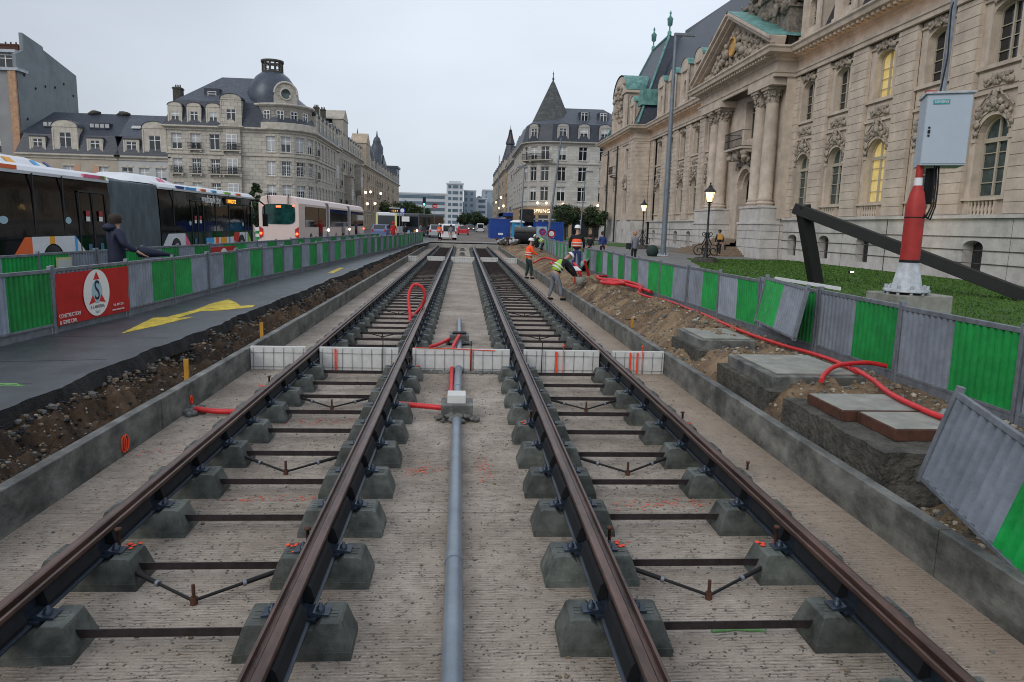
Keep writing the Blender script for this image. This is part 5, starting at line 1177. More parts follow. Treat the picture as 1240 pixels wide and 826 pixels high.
def column(y):
    mb=MB(); prof=[(.56,0),(.56,.12),(.62,.14),(.62,.26),(.5,.3),(.5,.36),(.56,.4),(.46,.52),(.455,1.5),(.455,3.2),(.43,5.0),(.40,6.6),(.42,6.66),(.42,6.74)]
    mb.lathe(prof,(20.62,y,4.15),20); c=mb.build('column',M['stoneW'],PAL)
    mb=MB(); mb.lathe([(.40,6.74),(.42,7.2),(.52,7.5),(.6,7.62)],(20.62,y,4.15),14); mb.box(20.62-.6,20.62+.6,y-.6,y+.6,11.76,11.94)
    for k in range(44):
        a=random.uniform(0,6.28); z=random.uniform(0,1); mb.blob((20.62+(.42+.14*z)*math.cos(a),y+(.42+.14*z)*math.sin(a),10.95+.75*z),random.uniform(.06,.13),jit=.35,seg=6,rings=4)
    mb.build('capital',M['stoneO'],c)
for y in (48.95,50.75,58.1,59.95): column(y)
# pediment
T=PT(19.75,62.9); Wp=15.4
mb=MB(); ap=(Wp/2,14.25+3.5)
for (p,q) in (((-.3,14.2),ap),(ap,(Wp+.3,14.2))):
    d=Vector((q[0]-p[0],q[1]-p[1])).normalized(); nrm=Vector((-d.y,d.x))
    for (o0,o1,y0,y1) in ((0,.18,-.05,.6),(.18,.42,-.35,.6),(.42,.6,-.55,.6)):
        pts=[(p[0]+nrm.x*o0,p[1]+nrm.y*o0),(q[0]+nrm.x*o0,q[1]+nrm.y*o0),(q[0]+nrm.x*o1,q[1]+nrm.y*o1),(p[0]+nrm.x*o1,p[1]+nrm.y*o1)]; mb.prism(pts,y0,y1,'y',T=T)
mb.build('pediment_cornice',M['stoneW'],PAL)
mb=MB(); mb.prism([(0,14.2),(Wp,14.2),ap],.35,.9,'y',T=T); mb.build('tympanum',M['stoneO'],PAL)
mb=MB()
for (sx,) in ((-1,),(1,)):
    p,q=((-.35,14.85),(Wp/2,18.45)) if sx<0 else ((Wp/2,18.45),(Wp+.35,14.85)); mb.face([T@Vector((p[0],-.5,p[1])),T@Vector((q[0],-.5,q[1])),T@Vector((q[0],4,q[1])),T@Vector((p[0],4,p[1]))])
mb.build('pediment_copper_roof',M['copper'],PAL)
mb=MB()
for i in range(230):
    u=random.uniform(1.2,Wp-1.2); hmax=3.1*(1-abs(u-Wp/2)/(Wp/2)); z=random.uniform(.12,max(.15,hmax-.25)); q=T@Vector((u,.28,14.3+z)); mb.blob(q,random.uniform(.1,.27),jit=.4,sc=(.8,1,1),seg=6,rings=5)
for s_ in (-1,1):   # two reclining figures leaning to the medallion
    for k in range(9): q=T@Vector((Wp/2+s_*(1.1+.36*k),.12,15.7-.14*k+.1*math.sin(k*2))); mb.blob(q,.34-.02*k,jit=.2,sc=(.7,1.1,.9),seg=8,rings=6)
    q=T@Vector((Wp/2+s_*1.2,.05,16.25)); mb.blob(q,.2,jit=.08)
mb.build('tympanum_relief',M['stoneO'],PAL)
mb=MB(); mb.lathe([(0,0),(.62,0),(.75,.08),(.62,.16)],seg=18,T=T@Matrix.Translation((Wp/2,.15,15.95))@Matrix.Rotation(R(90),4,'X')); mb.build('medallion',mat('gilded_stone',(.5,.3,.1),.6),PAL)
# attic pedestal and sculpture group
def hb2(name,a,b,c,d,e,f,m): return hbox(name,a,b,c,d,e,f,m)
for (ya,yb,z1) in ((48.2,50.2,16.9),(50.9,55.3,18.3)):
    mb=MB(); mb.box(21.0,23.5,ya,yb,14.2,z1); mb.box(20.85,23.6,ya-.15,yb+.15,z1,z1+.22); mb.box(20.9,23.6,ya-.1,yb+.1,14.2,14.55); mb.build('attic_pedestal',M['stoneD'],PAL)
mb=MB()
for i in range(260):
    t=random.random(); y=47.9+9.5*random.random(); zt=17.6+2.9*math.exp(-((y-52.2)/3.0)**2)
    mb.blob((20.9+random.random()*1.2,y,random.uniform(16.9,zt)),random.uniform(.16,.42),jit=.35,seg=7,rings=5)
for (y,z) in ((49.6,17.2),(54.8,18.0),(52.3,18.6)):  # seated figures
    mb.blob((21.1,y,z+.5),.5,jit=.15,sc=(.8,.8,1.2)); mb.blob((21.0,y,z+1.35),.26,jit=.08,sc=(1,1,1.2)); mb.tube([(21,y,z+.8),(20.6,y+.5,z+.6),(20.5,y+.9,z+.9)],[.17,.13,.09],7); mb.tube([(21,y,z+.1),(20.5,y-.3,z-.0),(20.4,y-.3,z-.7)],[.26,.2,.13],7)
mb.build('sculpture_group',M['stoneD'],PAL)
mb=MB()
for i in range(60): mb.blob((20.9+random.random()*.8,61.3+random.gauss(0,.7),15.2+abs(random.gauss(0,.8))),random.uniform(.15,.38),jit=.35,seg=7,rings=5)
mb.build('corner_sculpture',M['stoneD'],PAL)
# portal arch, door, balcony, inscription, steps
T=PT(21.2,62.6)
mb=MB()
for k in range(14):
    a0,a1=math.pi*k/14,math.pi*(k+1)/14
    for (r0,r1,yy,y2) in ((1.45,1.75,-.12,.6),(1.2,1.45,.25,.6)):
        P_=lambda r,a,y:(8.5-r*math.cos(a),y,5.6+r*math.sin(a)); 
        mb.face([T@Vector(P_(r0,a0,yy)),T@Vector(P_(r0,a1,yy)),T@Vector(P_(r1,a1,yy)),T@Vector(P_(r1,a0,yy))]); mb.face([T@Vector(P_(r0,a0,yy)),T@Vector(P_(r0,a0,y2)),T@Vector(P_(r0,a1,y2)),T@Vector(P_(r0,a1,yy))])
for s_ in (-1,1): mb.box(min(8.5+s_*1.2,8.5+s_*1.75),max(8.5+s_*1.2,8.5+s_*1.75),-.12,.6,1.8,5.6,T=T)
mb.build('portal_arch',M['stoneW'],PAL)
mb=MB(); mb.box(7.3,9.7,.75,.85,1.8,5.6,T=T); mb.prism([(8.5-1.25*math.cos(math.pi*k/12),5.6+1.25*math.sin(math.pi*k/12)) for k in range(13)],.75,.85,'y',T=T); mb.build('portal_door',M['busglass'],PAL)
o=link('carving',carving_mesh(8,3.2,1.0),PAL,T@Matrix.Translation((8.5,-.15,6.7))); random.seed(5)
railing(PAL,T@Matrix.Translation((8.5,0,8.5)),3.4,1.15,1.25,slab='stoneW')
mb=MB()
for i in range(50): mb.blob(T@Vector((8.5+random.uniform(-1.6,1.6),-.5-.4*random.random(),7.6+random.random()*.75)),random.uniform(.12,.28),jit=.3,seg=6,rings=5)
mb.build('balcony_corbel_carving',M['stoneO'],PAL)
window(PAL,T@Matrix.Translation((7.5,.55,9.2)),2.0,2.8,'beige',0,2)
for i in range(9):
    mb=MB(); mb.box(17.0+i*.36,21.3,51.95-max(0,(5-i))*.35,57.0+max(0,(5-i))*.35,G-.05+i*.0,G+(i+1)*.135); mb.build('step',mat('brown_worn_step_stone',(.22,.165,.115),.85,var=.2,scale=3,bump=.3,dirt=.3),PAL)
# roofs
def quad(mb,*p,mi=0): mb.face(p,mi)
mb=MB()   # wings: steep mansard then slope to the ridge
quad(mb,(21.6,47.5,14.2),(21.6,16,14.2),(24.2,16,20.8),(24.2,47.5,20.8))
quad(mb,(21.6,85,14.2),(21.6,62,14.2),(25.2,62,22.2),(25.2,85,22.2)); quad(mb,(25.2,85,22.2),(25.2,50,22.2),(29,50,23.6),(29,85,23.6))
mb.build('mansard_roof',M['slate'],PAL)
mb=MB()   # far pavilion: tall hipped roof with ridge
z1=25.6
quad(mb,(19.9,84.6,14.3),(31.5,84.6,14.3),(26.6,90.5,z1),(24.6,90.5,z1)); quad(mb,(19.9,104.3,14.3),(19.9,84.6,14.3),(24.6,90.5,z1),(24.6,98,z1)); quad(mb,(31.5,104.3,14.3),(19.9,104.3,14.3),(24.6,98,z1),(26.6,98,z1)); quad(mb,(24.6,98,z1),(24.6,90.5,z1),(26.6,90.5,z1),(26.6,98,z1))
quad(mb,(25.2,64,20),(25.2,86,20),(25.8,88,z1),(27,64,z1-.6)) ; quad(mb,(22.6,64,18.2),(22.6,88,18.2),(25.2,88,24.6),(25.4,64,24.2)); 
mb.build('tall_slate_roof',M['slate'],PAL)
mb=MB(); mb.tube([(24.6,90.5,z1),(24.6,98,z1)],.18,6); mb.tube([(19.9,84.6,14.4),(24.6,90.5,z1)],.16,6); mb.tube([(24.6,98,z1),(19.9,104.3,14.4)],.16,6); mb.build('ridge_capping',M['copper'],PAL)
for (y,) in ((90.5,),(98,)):
    mb=MB(); mb.lathe([(.25*1,0),(.25,.4),(.1,.55),(.08,1.0),(.3,1.2),(.34,1.8),(.38,1.9),(.12,2.2),(.08,2.4),(.15,2.55),(0,2.9)],(24.6,y,z1),10); mb.build('copper_finial',M['copper'],PAL)
def stone_dormer(X,Y,z=14.7,w_=2.0,h=3.5,rz=-90,depth=2.6,cop=True):
    T=TR(X,Y,z,R(rz)); mb=MB(); arch_cell(mb,T,-w_/2,w_/2,0,h,0,.95,.45,1.75,.45,.35,n=8)
    mb.box(-w_/2,-w_/2+.05,.01,depth,0,h,T=T); mb.box(w_/2-.05,w_/2,.01,depth,0,h,T=T)
    for s_ in (-1,1): mb.box(min(s_*w_*.36,s_*w_*.58),max(s_*w_*.36,s_*w_*.58),-.14,-.002,0,h*.86,T=T)
    mb.box(-w_*.58,w_*.58,-.2,-.003,h*.86,h,T=T); mb.box(-w_*.6,w_*.6,-.25,.3,-.15,.05,T=T)
    d=mb.build('stone_dormer',M['stoneW'],PAL)
    mb=MB(); n=8; arc=[(-(w_*.62)*math.cos(math.pi*k/n),h+.75*math.sin(math.pi*k/n)) for k in range(n+1)]
    mb.grid([[(T@Vector((a,-.22,b))) for a,b in arc],[(T@Vector((a,depth,b))) for a,b in arc]],sm=True); mb.build('copper_hood',M['copper'],d)
    mb=MB(); mb.prism([(a*.95,b-.03) for a,b in arc]+[],-.16,.1,'y',T=T); mb.build('hood_front',M['stoneW'],d)
    arch_window(d,T@Matrix.Translation((0,.33,.45)),.95,1.3,.45,transom=False)
    return d
for y in BAYS_L: stone_dormer(21.55,y)
for y in BAYS_R: stone_dormer(21.55,y)
stone_dormer(22.0,61.0,15.6)
for y in (88.6,99.5): stone_dormer(20.2,y,14.4,1.8,2.9)
# big barrel gable of the far pavilion
mb=MB(); mb.box(19.9,23.5,90.6,97.6,14.2,19.0); mb.box(19.6,19.9,90.4,91.6,14.2,18.6); mb.box(19.6,19.9,96.6,97.8,14.2,18.6); mb.box(19.55,23.7,90.3,97.9,18.8,19.1)
mb.prism([(94.1-3.6*math.cos(math.pi*k/12),19.1+2.1*math.sin(math.pi*k/12)) for k in range(13)],19.6,20.1,'x'); mb.build('attic_gable',M['stoneW'],PAL)
mb=MB(); arc=[(94.1-3.8*math.cos(math.pi*k/12),19.15+2.25*math.sin(math.pi*k/12)) for k in range(13)]; mb.grid([[(19.5,a,b) for a,b in arc],[(25.5,a,b) for a,b in arc]],sm=True); mb.build('copper_barrel_roof',M['copper'],PAL)
for i in range(1): 
    mb=MB()
    for k in range(40): mb.blob((19.5,94.1+random.gauss(0,1.4),random.uniform(15.5,20)),random.uniform(.12,.32),jit=.3,seg=6,rings=5)
    mb.build('gable_carving',M['stoneO'],PAL)
mb=MB(); mb.box(20.4,22.5,85.4,87.2,16.6,18.4,tap=.1); mb.build('copper_dormer',M['copper'],PAL)
# up-lights washing the frieze (lit in the photograph)
def strip(y0,y1,X,z,energy):
    l=bpy.data.lights.new('cornice_uplight','AREA'); l.shape='RECTANGLE'; l.size=y1-y0; l.size_y=.12; l.energy=energy; l.color=(1,.52,.2)
    o=bpy.data.objects.new('cornice_uplight',l); COL.objects.link(o); o.location=(X,(y0+y1)/2,z); o.rotation_euler=(math.pi,0,R(90)); return o
strip(22,47,21.12,12.9,14); strip(63,84,21.12,12.9,11); strip(86,103,19.3,12.9,9)
l=bpy.data.lights.new('lawn_floodlight','SPOT'); l.energy=120; l.color=(1,.72,.45); l.spot_size=R(120); l.spot_blend=.8
lo=bpy.data.objects.new('lawn_floodlight',l); COL.objects.link(lo); lo.location=(17.6,32,.95); lo.rotation_euler=Vector((4,1.0,6)).to_track_quat('-Z','Y').to_euler()
fl=empty('garden_floodlight',(17.6,31.6,G+.06),0,'small lit garden floodlight glowing on the lawn behind the red mast','floodlight')
mb=MB(); mb.box(-.1,.1,-.08,.08,0,.09); mb.build('lamp_body',M['black'],fl); mb=MB(); mb.box(-.07,.07,-.1,-.08,.03,.09); mb.build('lamp_glass',M['head'],fl)
# ================================================================ STREET FURNITURE
def ornate(x,y,label):
    e_=empty('street_lantern',(x,y,G),0,label,'street lamp','ornate lit lanterns on the palace forecourt')
    mb=MB(); mb.lathe([(.62,0),(.62,.3),(.55,.34)],seg=16); mb.build('stone_base',M['oldconc'],e_)
    mb=MB(); mb.lathe([(.16,.3),(.13,.5),(.08,.7),(.075,1.6),(.1,1.65),(.06,1.72),(.05,3.1),(.08,3.15),(.05,3.25),(.12,3.3)],seg=10); mb.build('post',M['iron'],e_)
    for k in range(4):
        a=R(90*k); mb=MB(); pts=[]
        for i in range(30):
            t=i/29; th=-1.4+t*8.2; r=.36*(1-t*.78); pts.append((.40+r*math.cos(th),.72+r*math.sin(th)))
        pts=[(.07,1.75),(.12,1.5)]+[(p,q) for p,q in pts]
        sp=[]
        for i in range(26):
            t=i/25; th=math.pi*.62-t*9.0; r=.34*(1-t*.8); sp.append((.40+r*math.cos(th)+.02,.70+r*math.sin(th)))
        sp=[(.07,1.62),(.13,1.3)]+sp
        mb.tube([(p*math.cos(a),p*math.sin(a),q) for p,q in sp],.03,6)
        s2=[(.10+.13*math.cos(th)*(1-t*.7)+.08,1.62+.13*math.sin(th)*(1-t*.7)) for t,th in [(i/12,-2+i*.55) for i in range(13)]]
        mb.tube([(p*math.cos(a),p*math.sin(a),q) for p,q in s2],.022,5); mb.build('scroll_bracket',M['iron'],e_)
    mb=MB(); mb.lathe([(.14,3.32),(.26,3.85)],seg=6,sm=False); mb.build('lantern_glass',M['lamp'],e_)
    mb=MB(); 
    for k in range(6): a=k*math.pi/3; mb.tube([(.145*math.cos(a),.145*math.sin(a),3.3),(.27*math.cos(a),.27*math.sin(a),3.87)],.018,5)
    mb.lathe([(.36,3.86),(.3,3.95),(.12,4.12),(.1,4.2),(.03,4.25),(.05,4.33),(0,4.4)],seg=6,sm=False); mb.lathe([(.0,3.30),(.17,3.3),(.17,3.34)],seg=6); mb.build('lantern_roof',M['iron'],e_)
    return e_
ornate(13.35,39,'ornate black lit lantern with scroll base, right one in front of the palace steps')
ornate(16.0,64,'smaller ornate black lit lantern, left one behind the tall grey mast')
def mast(x,y,h,label,arm=True,lean=(0,0),r=.16,m='postgrey',base=True,armlen=1.4):
    e_=empty('street_lamp',(x,y,G),0,label,'street lamp')
    mb=MB(); mb.tube([(0,0,0),(lean[0]*.5,lean[1],h*.5),(lean[0],lean[1],h)],[r,r*.8,r*.5],12); mb.build('mast',M[m],e_)
    if base:
        mb=MB(); mb.lathe([(.45,.0),(.45,.06),(.2,.08)],seg=12)
        for k in range(8): a=k*.785; mb.tube([(.38*math.cos(a),.38*math.sin(a),.0),(.38*math.cos(a),.38*math.sin(a),.2)],.035,6)
        mb.build('base_flange',M['dirtywhite'],e_)
    if arm:
        mb=MB(); s_=1 if armlen>0 else -1
        mb.box(min(0,armlen),max(0,armlen),-.12,.12,h-.02,h+.14,T=Matrix.Translation((lean[0]-.1*s_,lean[1],0))); mb.build('lamp_head',M['galv'],e_)
    return e_
mast(13.75,49,14.4,'tall grey street lamp mast with one flat lamp head in front of the palace',r=.2)
mast(8.6,74,10.6,'leaning grey lamp mast before the turreted corner building, left of the round tree',arm=False,lean=(1.1,0),base=False,r=.14)
mast(14.5,90,8.5,'thin curved grey lamp mast between the two round street trees',arm=True,lean=(.5,0),base=False,r=.1,armlen=1.0)
mast(6.3,80,8.0,'thin grey pole left of the shop sign with two short cross arms',arm=True,lean=(.25,0),base=False,r=.09,armlen=-.9)
mast(5.2,110,12,'slender distant grey pole by the blue awning',arm=False,base=False,r=.1)
# temporary mast with cabinet
e_=empty('temporary_mast',(8.35,13,0),0,'temporary red and white mast carrying a grey blue cabinet, standing on a concrete block','mast')
T0=TR(0,0,0,0,0,R(1.0))
mb=MB(); mb.lathe([(.40,1.38),(.40,1.42),(.26,1.46),(.17,1.92)],seg=20); 
for k in range(10): a=k*.628; mb.tube([(.35*math.cos(a),.35*math.sin(a),1.33),(.35*math.cos(a),.35*math.sin(a),1.5)],.03,6)
mb.build('cone_foot',M['dirtywhite'],e_)
mb=MB(); mb.lathe([(.175,1.92),(.175,1.97)],seg=20); mb.build('dark_band',M['black'],e_)
mb=MB(); mb.lathe([(.17,1.97),(.168,2.75),(.17,2.95),(.12,3.2),(.075,3.33)],seg=20); mb.lathe([(.062,3.46),(.06,3.7)],seg=14); mb.build('red_mast_section',M['redpaint'],e_)
mb=MB(); mb.lathe([(.073,3.32),(.068,3.47)],seg=14); mb.build('white_mast_section',M['white'],e_)
for s_,dx in ((0,.16),(1,.2),(2,.24)):
    mb=MB(); mb.tube([(dx+.05,-.1,3.7),(dx+.06,-.12,3.3),(dx+.05,-.13,2.95),(dx-.03,-.15,2.78-.03*s_),(.08,-.17,2.8-.02*s_)],.014,6); mb.build('hanging_cable',M['black'],e_)
mb=MB(); mb.lathe([(.174,2.74),(.174,2.76)],seg=18); mb.build('cable_tie',M['black'],e_)
mb=MB(); mb.box(.18,.3,-.02,.1,3.0,3.65); mb.build('meter_box',M['rubber'],e_)
Tc=TR(.38,.05,3.68,R(-24))
mb=MB(); mb.box(-.36,.36,-.36,.36,0,1.24,T=Tc); mb.build('cabinet_body',M['cab'],e_,bevel=.01)
mb=MB(); mb.box(-.39,.39,-.40,.38,1.24,1.28,T=Tc); mb.build('cabinet_roof',M['dirtywhite'],e_,bevel=.005)
mb=MB(); mb.box(-.355,-.02,-.375,-.361,.04,1.2,T=Tc) if False else mb.box(-.35,.35,-.374,-.361,.03,1.2,T=Tc); mb.build('cabinet_door',M['cab'],e_,bevel=.004)
mb=MB(); mb.blob(Tc@Vector((-.28,-.385,.66)),.02,jit=0); mb.blob(Tc@Vector((-.28,-.385,.52)),.02,jit=0); mb.box(-.30,-.26,-.39,-.375,.56,.62,T=Tc); mb.build('door_lock',M['black'],e_)
mb=MB(); mb.box(-.26,-.0,-.382,-.375,1.06,1.14,T=Tc); lb_=mb.build('teal_label',M['teal'],e_)
text('SIEMENS',.06,'lettering',wh,lb_,Tc@TR(-.13,-.384,1.10,0,R(90)))
mb=MB(); mb.tube([(.26,.0,4.95),(.33,.02,9.5)],.055,10); mb.build('upper_pole',M['galv'],e_)
mb=MB(); mb.tube([(.2,-.03,5.0),(.24,-.06,5.6),(.22,-.04,6.4),(.28,-.02,6.6)],.012,6); mb.tube([(.23,0,6.6),(.42,0,6.6)],.012,6); mb.build('cable',M['black'],e_)
mb=MB(); mb.box(-.2,-.02,-.04,.04,4.965,5.01,T=TR(.15,.0,0)); mb.build('red_clamp',M['redpaint'],e_)
cb=empty('concrete_ballast',(8.5,13.15,0),R(4),'weathered concrete ballast block under the red and white mast','block')
mb=MB(); mb.box(-.56,.56,-.5,.5,G-.02,1.33,tap=.01); mb.build('ballast_block',M['cover'],cb,bevel=.02)
# black steel beam sculpture
e_=empty('steel_beam_sculpture',(0,0,0),0,'black angular steel beam sculpture bent in a V on the lawn beside the red mast','sculpture')
def beam(p,q,w_,name):
    p,q=Vector(p),Vector(q); d=(q-p); L=d.length; T=p.to_4d() and Matrix.Translation(p)@d.to_track_quat('Y','Z').to_matrix().to_4x4()
    mb=MB(); mb.box(-w_/2,w_/2,0,L,-w_/2,w_/2,T=T); mb.build(name,M['blacksteel'],e_,bevel=.01)
beam((12.55,24.7,.5),(11.72,24.6,3.35),.38,'leg_beam'); beam((11.55,24.75,3.25),(17.6,17.4,-.08),.36,'long_beam')
# green cover by the post
for (x,y,l) in ((12.6,47.5,'dark green round litter pod beside the tall grey mast'),(6.2,62,'dark round object behind the far right fence')):
    mb=MB(); mb.lathe([(.0,0),(.3,.02),(.42,.3),(.34,.6),(.14,.74),(0,.76)],(x,y,G),16); tag(mb.build('litter_bin',M['greencloth']),l,'bin')
# ================================================================ TREES
def tree(x,y,h,trunk_h,cr,label,m='leaf',n=2600,ls=.16,conical=False,name='street_tree',zc=None,squash=1):
    e_=empty(name,(x,y,G),random.uniform(0,6),label,'tree'); mb=MB()
    mb.tube([(0,0,0),(.03,0,trunk_h*.5),(0,.03,trunk_h),(0,0,trunk_h+(h-trunk_h)*.5)],[cr*.075+.04,cr*.06+.03,cr*.05+.03,.03],8)
    for k in range(9):
        a=k*2.4; z=trunk_h*(.85+.05*k); L=cr*random.uniform(.5,.85); mb.tube([(0,0,z),(L*.5*math.cos(a),L*.5*math.sin(a),z+L*.4),(L*math.cos(a),L*math.sin(a),z+L*.9)],[cr*.035+.01,cr*.02+.01,.01],6)
    mb.build('trunk',M['bark'],e_)
    mb=MB(); H=h-trunk_h*.9; cz=trunk_h*.9+H/2; cl=[]
    for k in range(46):
        while True:
            u=Vector((random.uniform(-1,1),random.uniform(-1,1),random.uniform(-1,1)))
            if u.length<1: break
        if conical: f=(1-(u.z+1)/2*.85); cl.append((Vector((u.x*cr*f,u.y*cr*f,cz+u.z*H/2)),cr*random.uniform(.18,.32)*(.4+f)))
        else: u=u.normalized()*u.length**.4*.8; cl.append((Vector((u.x*cr,u.y*cr,cz+u.z*H/2*.85)),cr*random.uniform(.2,.36)))
    for i in range(n):
        c,r=random.choice(cl); d=Vector((random.gauss(0,1),random.gauss(0,1),random.gauss(0,1))).normalized()*r*random.random()**.35
        p=c+d; a=Vector((random.gauss(0,1),random.gauss(0,1),random.gauss(0,.6))).normalized(); b=a.cross(Vector((random.gauss(0,1),random.gauss(0,1),random.gauss(0,1)))).normalized(); s_=ls*random.uniform(.5,1.2)
        mb.face([p-a*s_,p+b*s_*.5,p+a*s_,p-b*s_*.5])
    mb.build('crown',M[m],e_); return e_
tree(13.4,95,5.1,1.7,2.0,'round street tree before the turreted corner building, left one of two','leafd',4200,.17)
tree(17.4,96,4.9,1.5,1.9,'round street tree beside the palace end, right one of two','leafd',4200,.17)
tree(-16.6,60,5.0,1.2,1.0,'small dark conical tree between the black bus and the beige bus','leafd',3600,.13,True)
for i,(x,y,h,r) in enumerate(((-19.5,205,8.6,4.6),(-15.2,200,7.8,3.8),(-12,215,6.8,3.4))): tree(x,y,h,1.5,r,['broad bushy tree nearest the far left buildings','bushy tree behind the orange display sign','low tree behind the traffic lights'][i],'leaf',3200,.34,name='bushy_tree')
for i,(x,y,h,r) in enumerate(((.5,250,5.5,3.2),(3.6,240,6.0,3.4),(6.5,246,4.5,2.6))): tree(x,y,h,1.5,r,['low dark tree left of the far street end','dark tree in the middle of the far street end','small dark tree at the right of the far street end'][i],'leafd',2200,.34,name='bushy_tree')
# wooded ridge
mb=MB()
for i in range(2600):
    x=random.uniform(-120,40); z=9+6*noise.noise(Vector((x*.03,0,0)))+random.uniform(-6,2.2)+3; mb.blob((x,410+random.uniform(-6,6),z),random.uniform(.6,1.6),jit=.4,seg=5,rings=3)
tag(mb.build('woodland',M['leafd']),'dark wooded ridge rising behind the modern blocks at the street end','woodland',kind='stuff')
# ================================================================ VEHICLES
def wheel(par,x,y,r=.48,w_=.28,side=1):
    mb=MB(); mb.lathe([(0,-w_/2),(r*.97,-w_/2),(r,-w_/4),(r,w_/4),(r*.97,w_/2),(0,w_/2)],seg=20,T=Matrix.Translation((x,y,r))@Matrix.Rotation(R(90),4,'Y')); o=mb.build('wheel',M['tyre'],par)
    mb=MB(); mb.lathe([(0,.0),(r*.5,.02),(r*.58,-.03)],seg=16,T=Matrix.Translation((x+side*(w_/2+.005),y,r))@Matrix.Rotation(R(90)*side,4,'Y')); mb.build('rim',M['galv'],o); return o
# black articulated bus ; local: +y forward, +x towards the tracks
bus=empty('articulated_bus',(-11.42,17.6,G),R(-.9),'long black articulated city bus with white roof, coloured stripes and orange route display','bus')
def body(y0,y1,mside,mroof,par,w_=2.5,zb=.32,zt=2.95,zr=3.05,front=False,rear=False):
    mb=MB(); sec=[(-w_,zb),(-w_,1.2),(-w_+.03,2.4),(-w_+.10,zt),(-.10,zt),(-.03,2.4),(0,1.2),(0,zb)]
    ys=[(y0,0),(y1,0)]
    if front: ys=[(y0,0),(y1-.35,0),(y1-.1,.05),(y1,.16)]
    rows=[[(-w_/2+(a+w_/2)*(1-k*.5),y,zb+(b-zb)*(1-k*.25)) for a,b in sec] for y,k in ys]
    mb.grid(rows,sm=False,flip=True); mb.face(rows[0]); mb.face(rows[-1][::-1]); o=mb.build('body',mside,par,bevel=0)
    mb=MB(); sec2=[(-w_+.04,zt-.05),(-w_+.10,zt+.06),(-w_+.3,zr+.04),(-.3,zr+.04),(-.10,zt+.06),(-.005,zt-.06),(-.02,zt-.14)]
    rows=[[(a,y,b) for a,b in sec2] for y in (y0,y1-(.15 if front else 0))]; mb.grid(rows,sm=False,flip=True); mb.face(rows[0]); mb.face(rows[-1][::-1]); mb.build('roof_edge',mroof,par)
    return o
body(-4.0,6.7,M['busglass'],M['buswhite'],bus); body(10.4,22.0,M['busglass'],M['buswhite'],bus,front=True)
mb=MB(); pts=[]
for i in range(41):
    y=6.7+3.7*i/40; k=.05*(1 if i%2 else -1); pts.append((y,k))
rows=[]
for y,k in pts: rows.append([(-2.45-k*.0+.0,y,.4),(-2.45-k,y,1.5),(-2.38-k,y,2.9+k*.5),(-1.2,y,3.08+k*.5),(-.12+k,y,2.9+k*.5),(-.05+k,y,1.5),(-.05+k,y,.4)])
mb.grid(rows,sm=False,flip=True); mb.build('bellows',M['bellows'],bus)
for (a,b,lab) in ((-4,4.6,0),(8.9,12.9,1)):
    mb=MB(); sec=[(-2.2,2.98),(-2.0,3.22),(-1.7,3.32),(-.8,3.32),(-.5,3.22),(-.22,2.98)]
    rows=[[(p,y,2.98+(q-2.98)*k) for p,q in sec] for y,k in ((a,.1),(a+.7,1),(b-.9,1),(b,.05))]; mb.grid(rows,sm=True,flip=True); mb.build('roof_pod',M['buswhite'],bus)
cols=[flat('orange_stripe',(.75,.13,.03)),flat('amber_stripe',(.8,.35,.02)),flat('sky_stripe',(.06,.35,.7)),flat('navy_stripe',(.02,.04,.2)),flat('pink_stripe',(.75,.12,.25)),flat('lime_stripe',(.3,.55,.1))]
for i,(y,w_,c,z) in enumerate(((2.2,.35,1,0),(3.4,.22,2,0),(4.0,.16,3,0),(.8,1.2,0,1),(5.2,1.2,4,1),(6.1,.4,5,1),(11.3,.5,4,0),(12.0,.7,3,1),(12.9,1.1,2,1),(14.6,.5,0,1),(15.9,.5,2,1),(17.5,.8,5,1),(19.2,.6,0,1))):
    mb=MB()
    if z==0: mb.face([(-.215,y,2.995),(-.215,y+w_,2.995),(-.495,y+w_,3.235),(-.495,y,3.235)]); mb.face([(-.225,y,2.985),(-.505,y,3.225),(-.505,y+w_,3.225),(-.225,y+w_,2.985)])
    else: mb.box(-.07,.004,y,y+w_,2.9,3.0)
    mb.build('colour_stripe',cols[c],bus)
def arch_panel(y0,y1,yc,r,mats_,top=.98,x=.012):
    """coloured skirt panel with a cut-out for the wheel"""
    n=10
    def piece(a,b,m):
        mb=MB(); st=12; rows=[]
        for i in range(st+1):
            y=a+(b-a)*i/st; d=abs(y-yc); zc=math.sqrt(max(0,r*r-d*d))+.42 if d<r else .30
            e0=min(1,(y-y0)/.5); e1=min(1,(y1-y)/.5); tt=.72+(top-.72)*min(e0,e1) ; rows.append([(x,y,max(zc,.30)),(x,y,max(tt+.0,zc+.02))])
        mb.grid(rows,sm=False); mb.grid([[(p[0]-.01,p[1],p[2]) for p in r_] for r_ in rows],sm=False,flip=True); mb.build('skirt_panel',m,bus)
    for (a,b,m) in mats_: piece(a,b,m)
W_=M['buswhite']
arch_panel(1.6,5.0,3.35,.56,((1.6,2.4,cols[0]),(2.4,3.2,W_),(3.2,3.45,cols[1]),(3.45,4.45,W_),(4.45,4.6,cols[2]),(4.6,5.0,W_)),1.18)
arch_panel(10.5,13.1,11.7,.56,((10.5,12.6,W_),(12.6,13.1,cols[4])),1.15)
arch_panel(18.2,21.2,19.7,.58,((18.2,19.4,flat('deep_red_stripe',(.55,.02,.02))),(19.4,20.6,W_),(20.6,21.2,cols[5])),1.12)
yy=14.9
for (w_,c) in ((.9,cols[2]),(.25,W_),(.4,cols[0]),(.25,W_),(.8,cols[1]),(.3,W_),(.2,cols[2]),(.5,W_)):
    mb=MB(); mb.box(.004,.014,yy,yy+w_,.35,.92); mb.build('skirt_panel',c,bus); yy+=w_
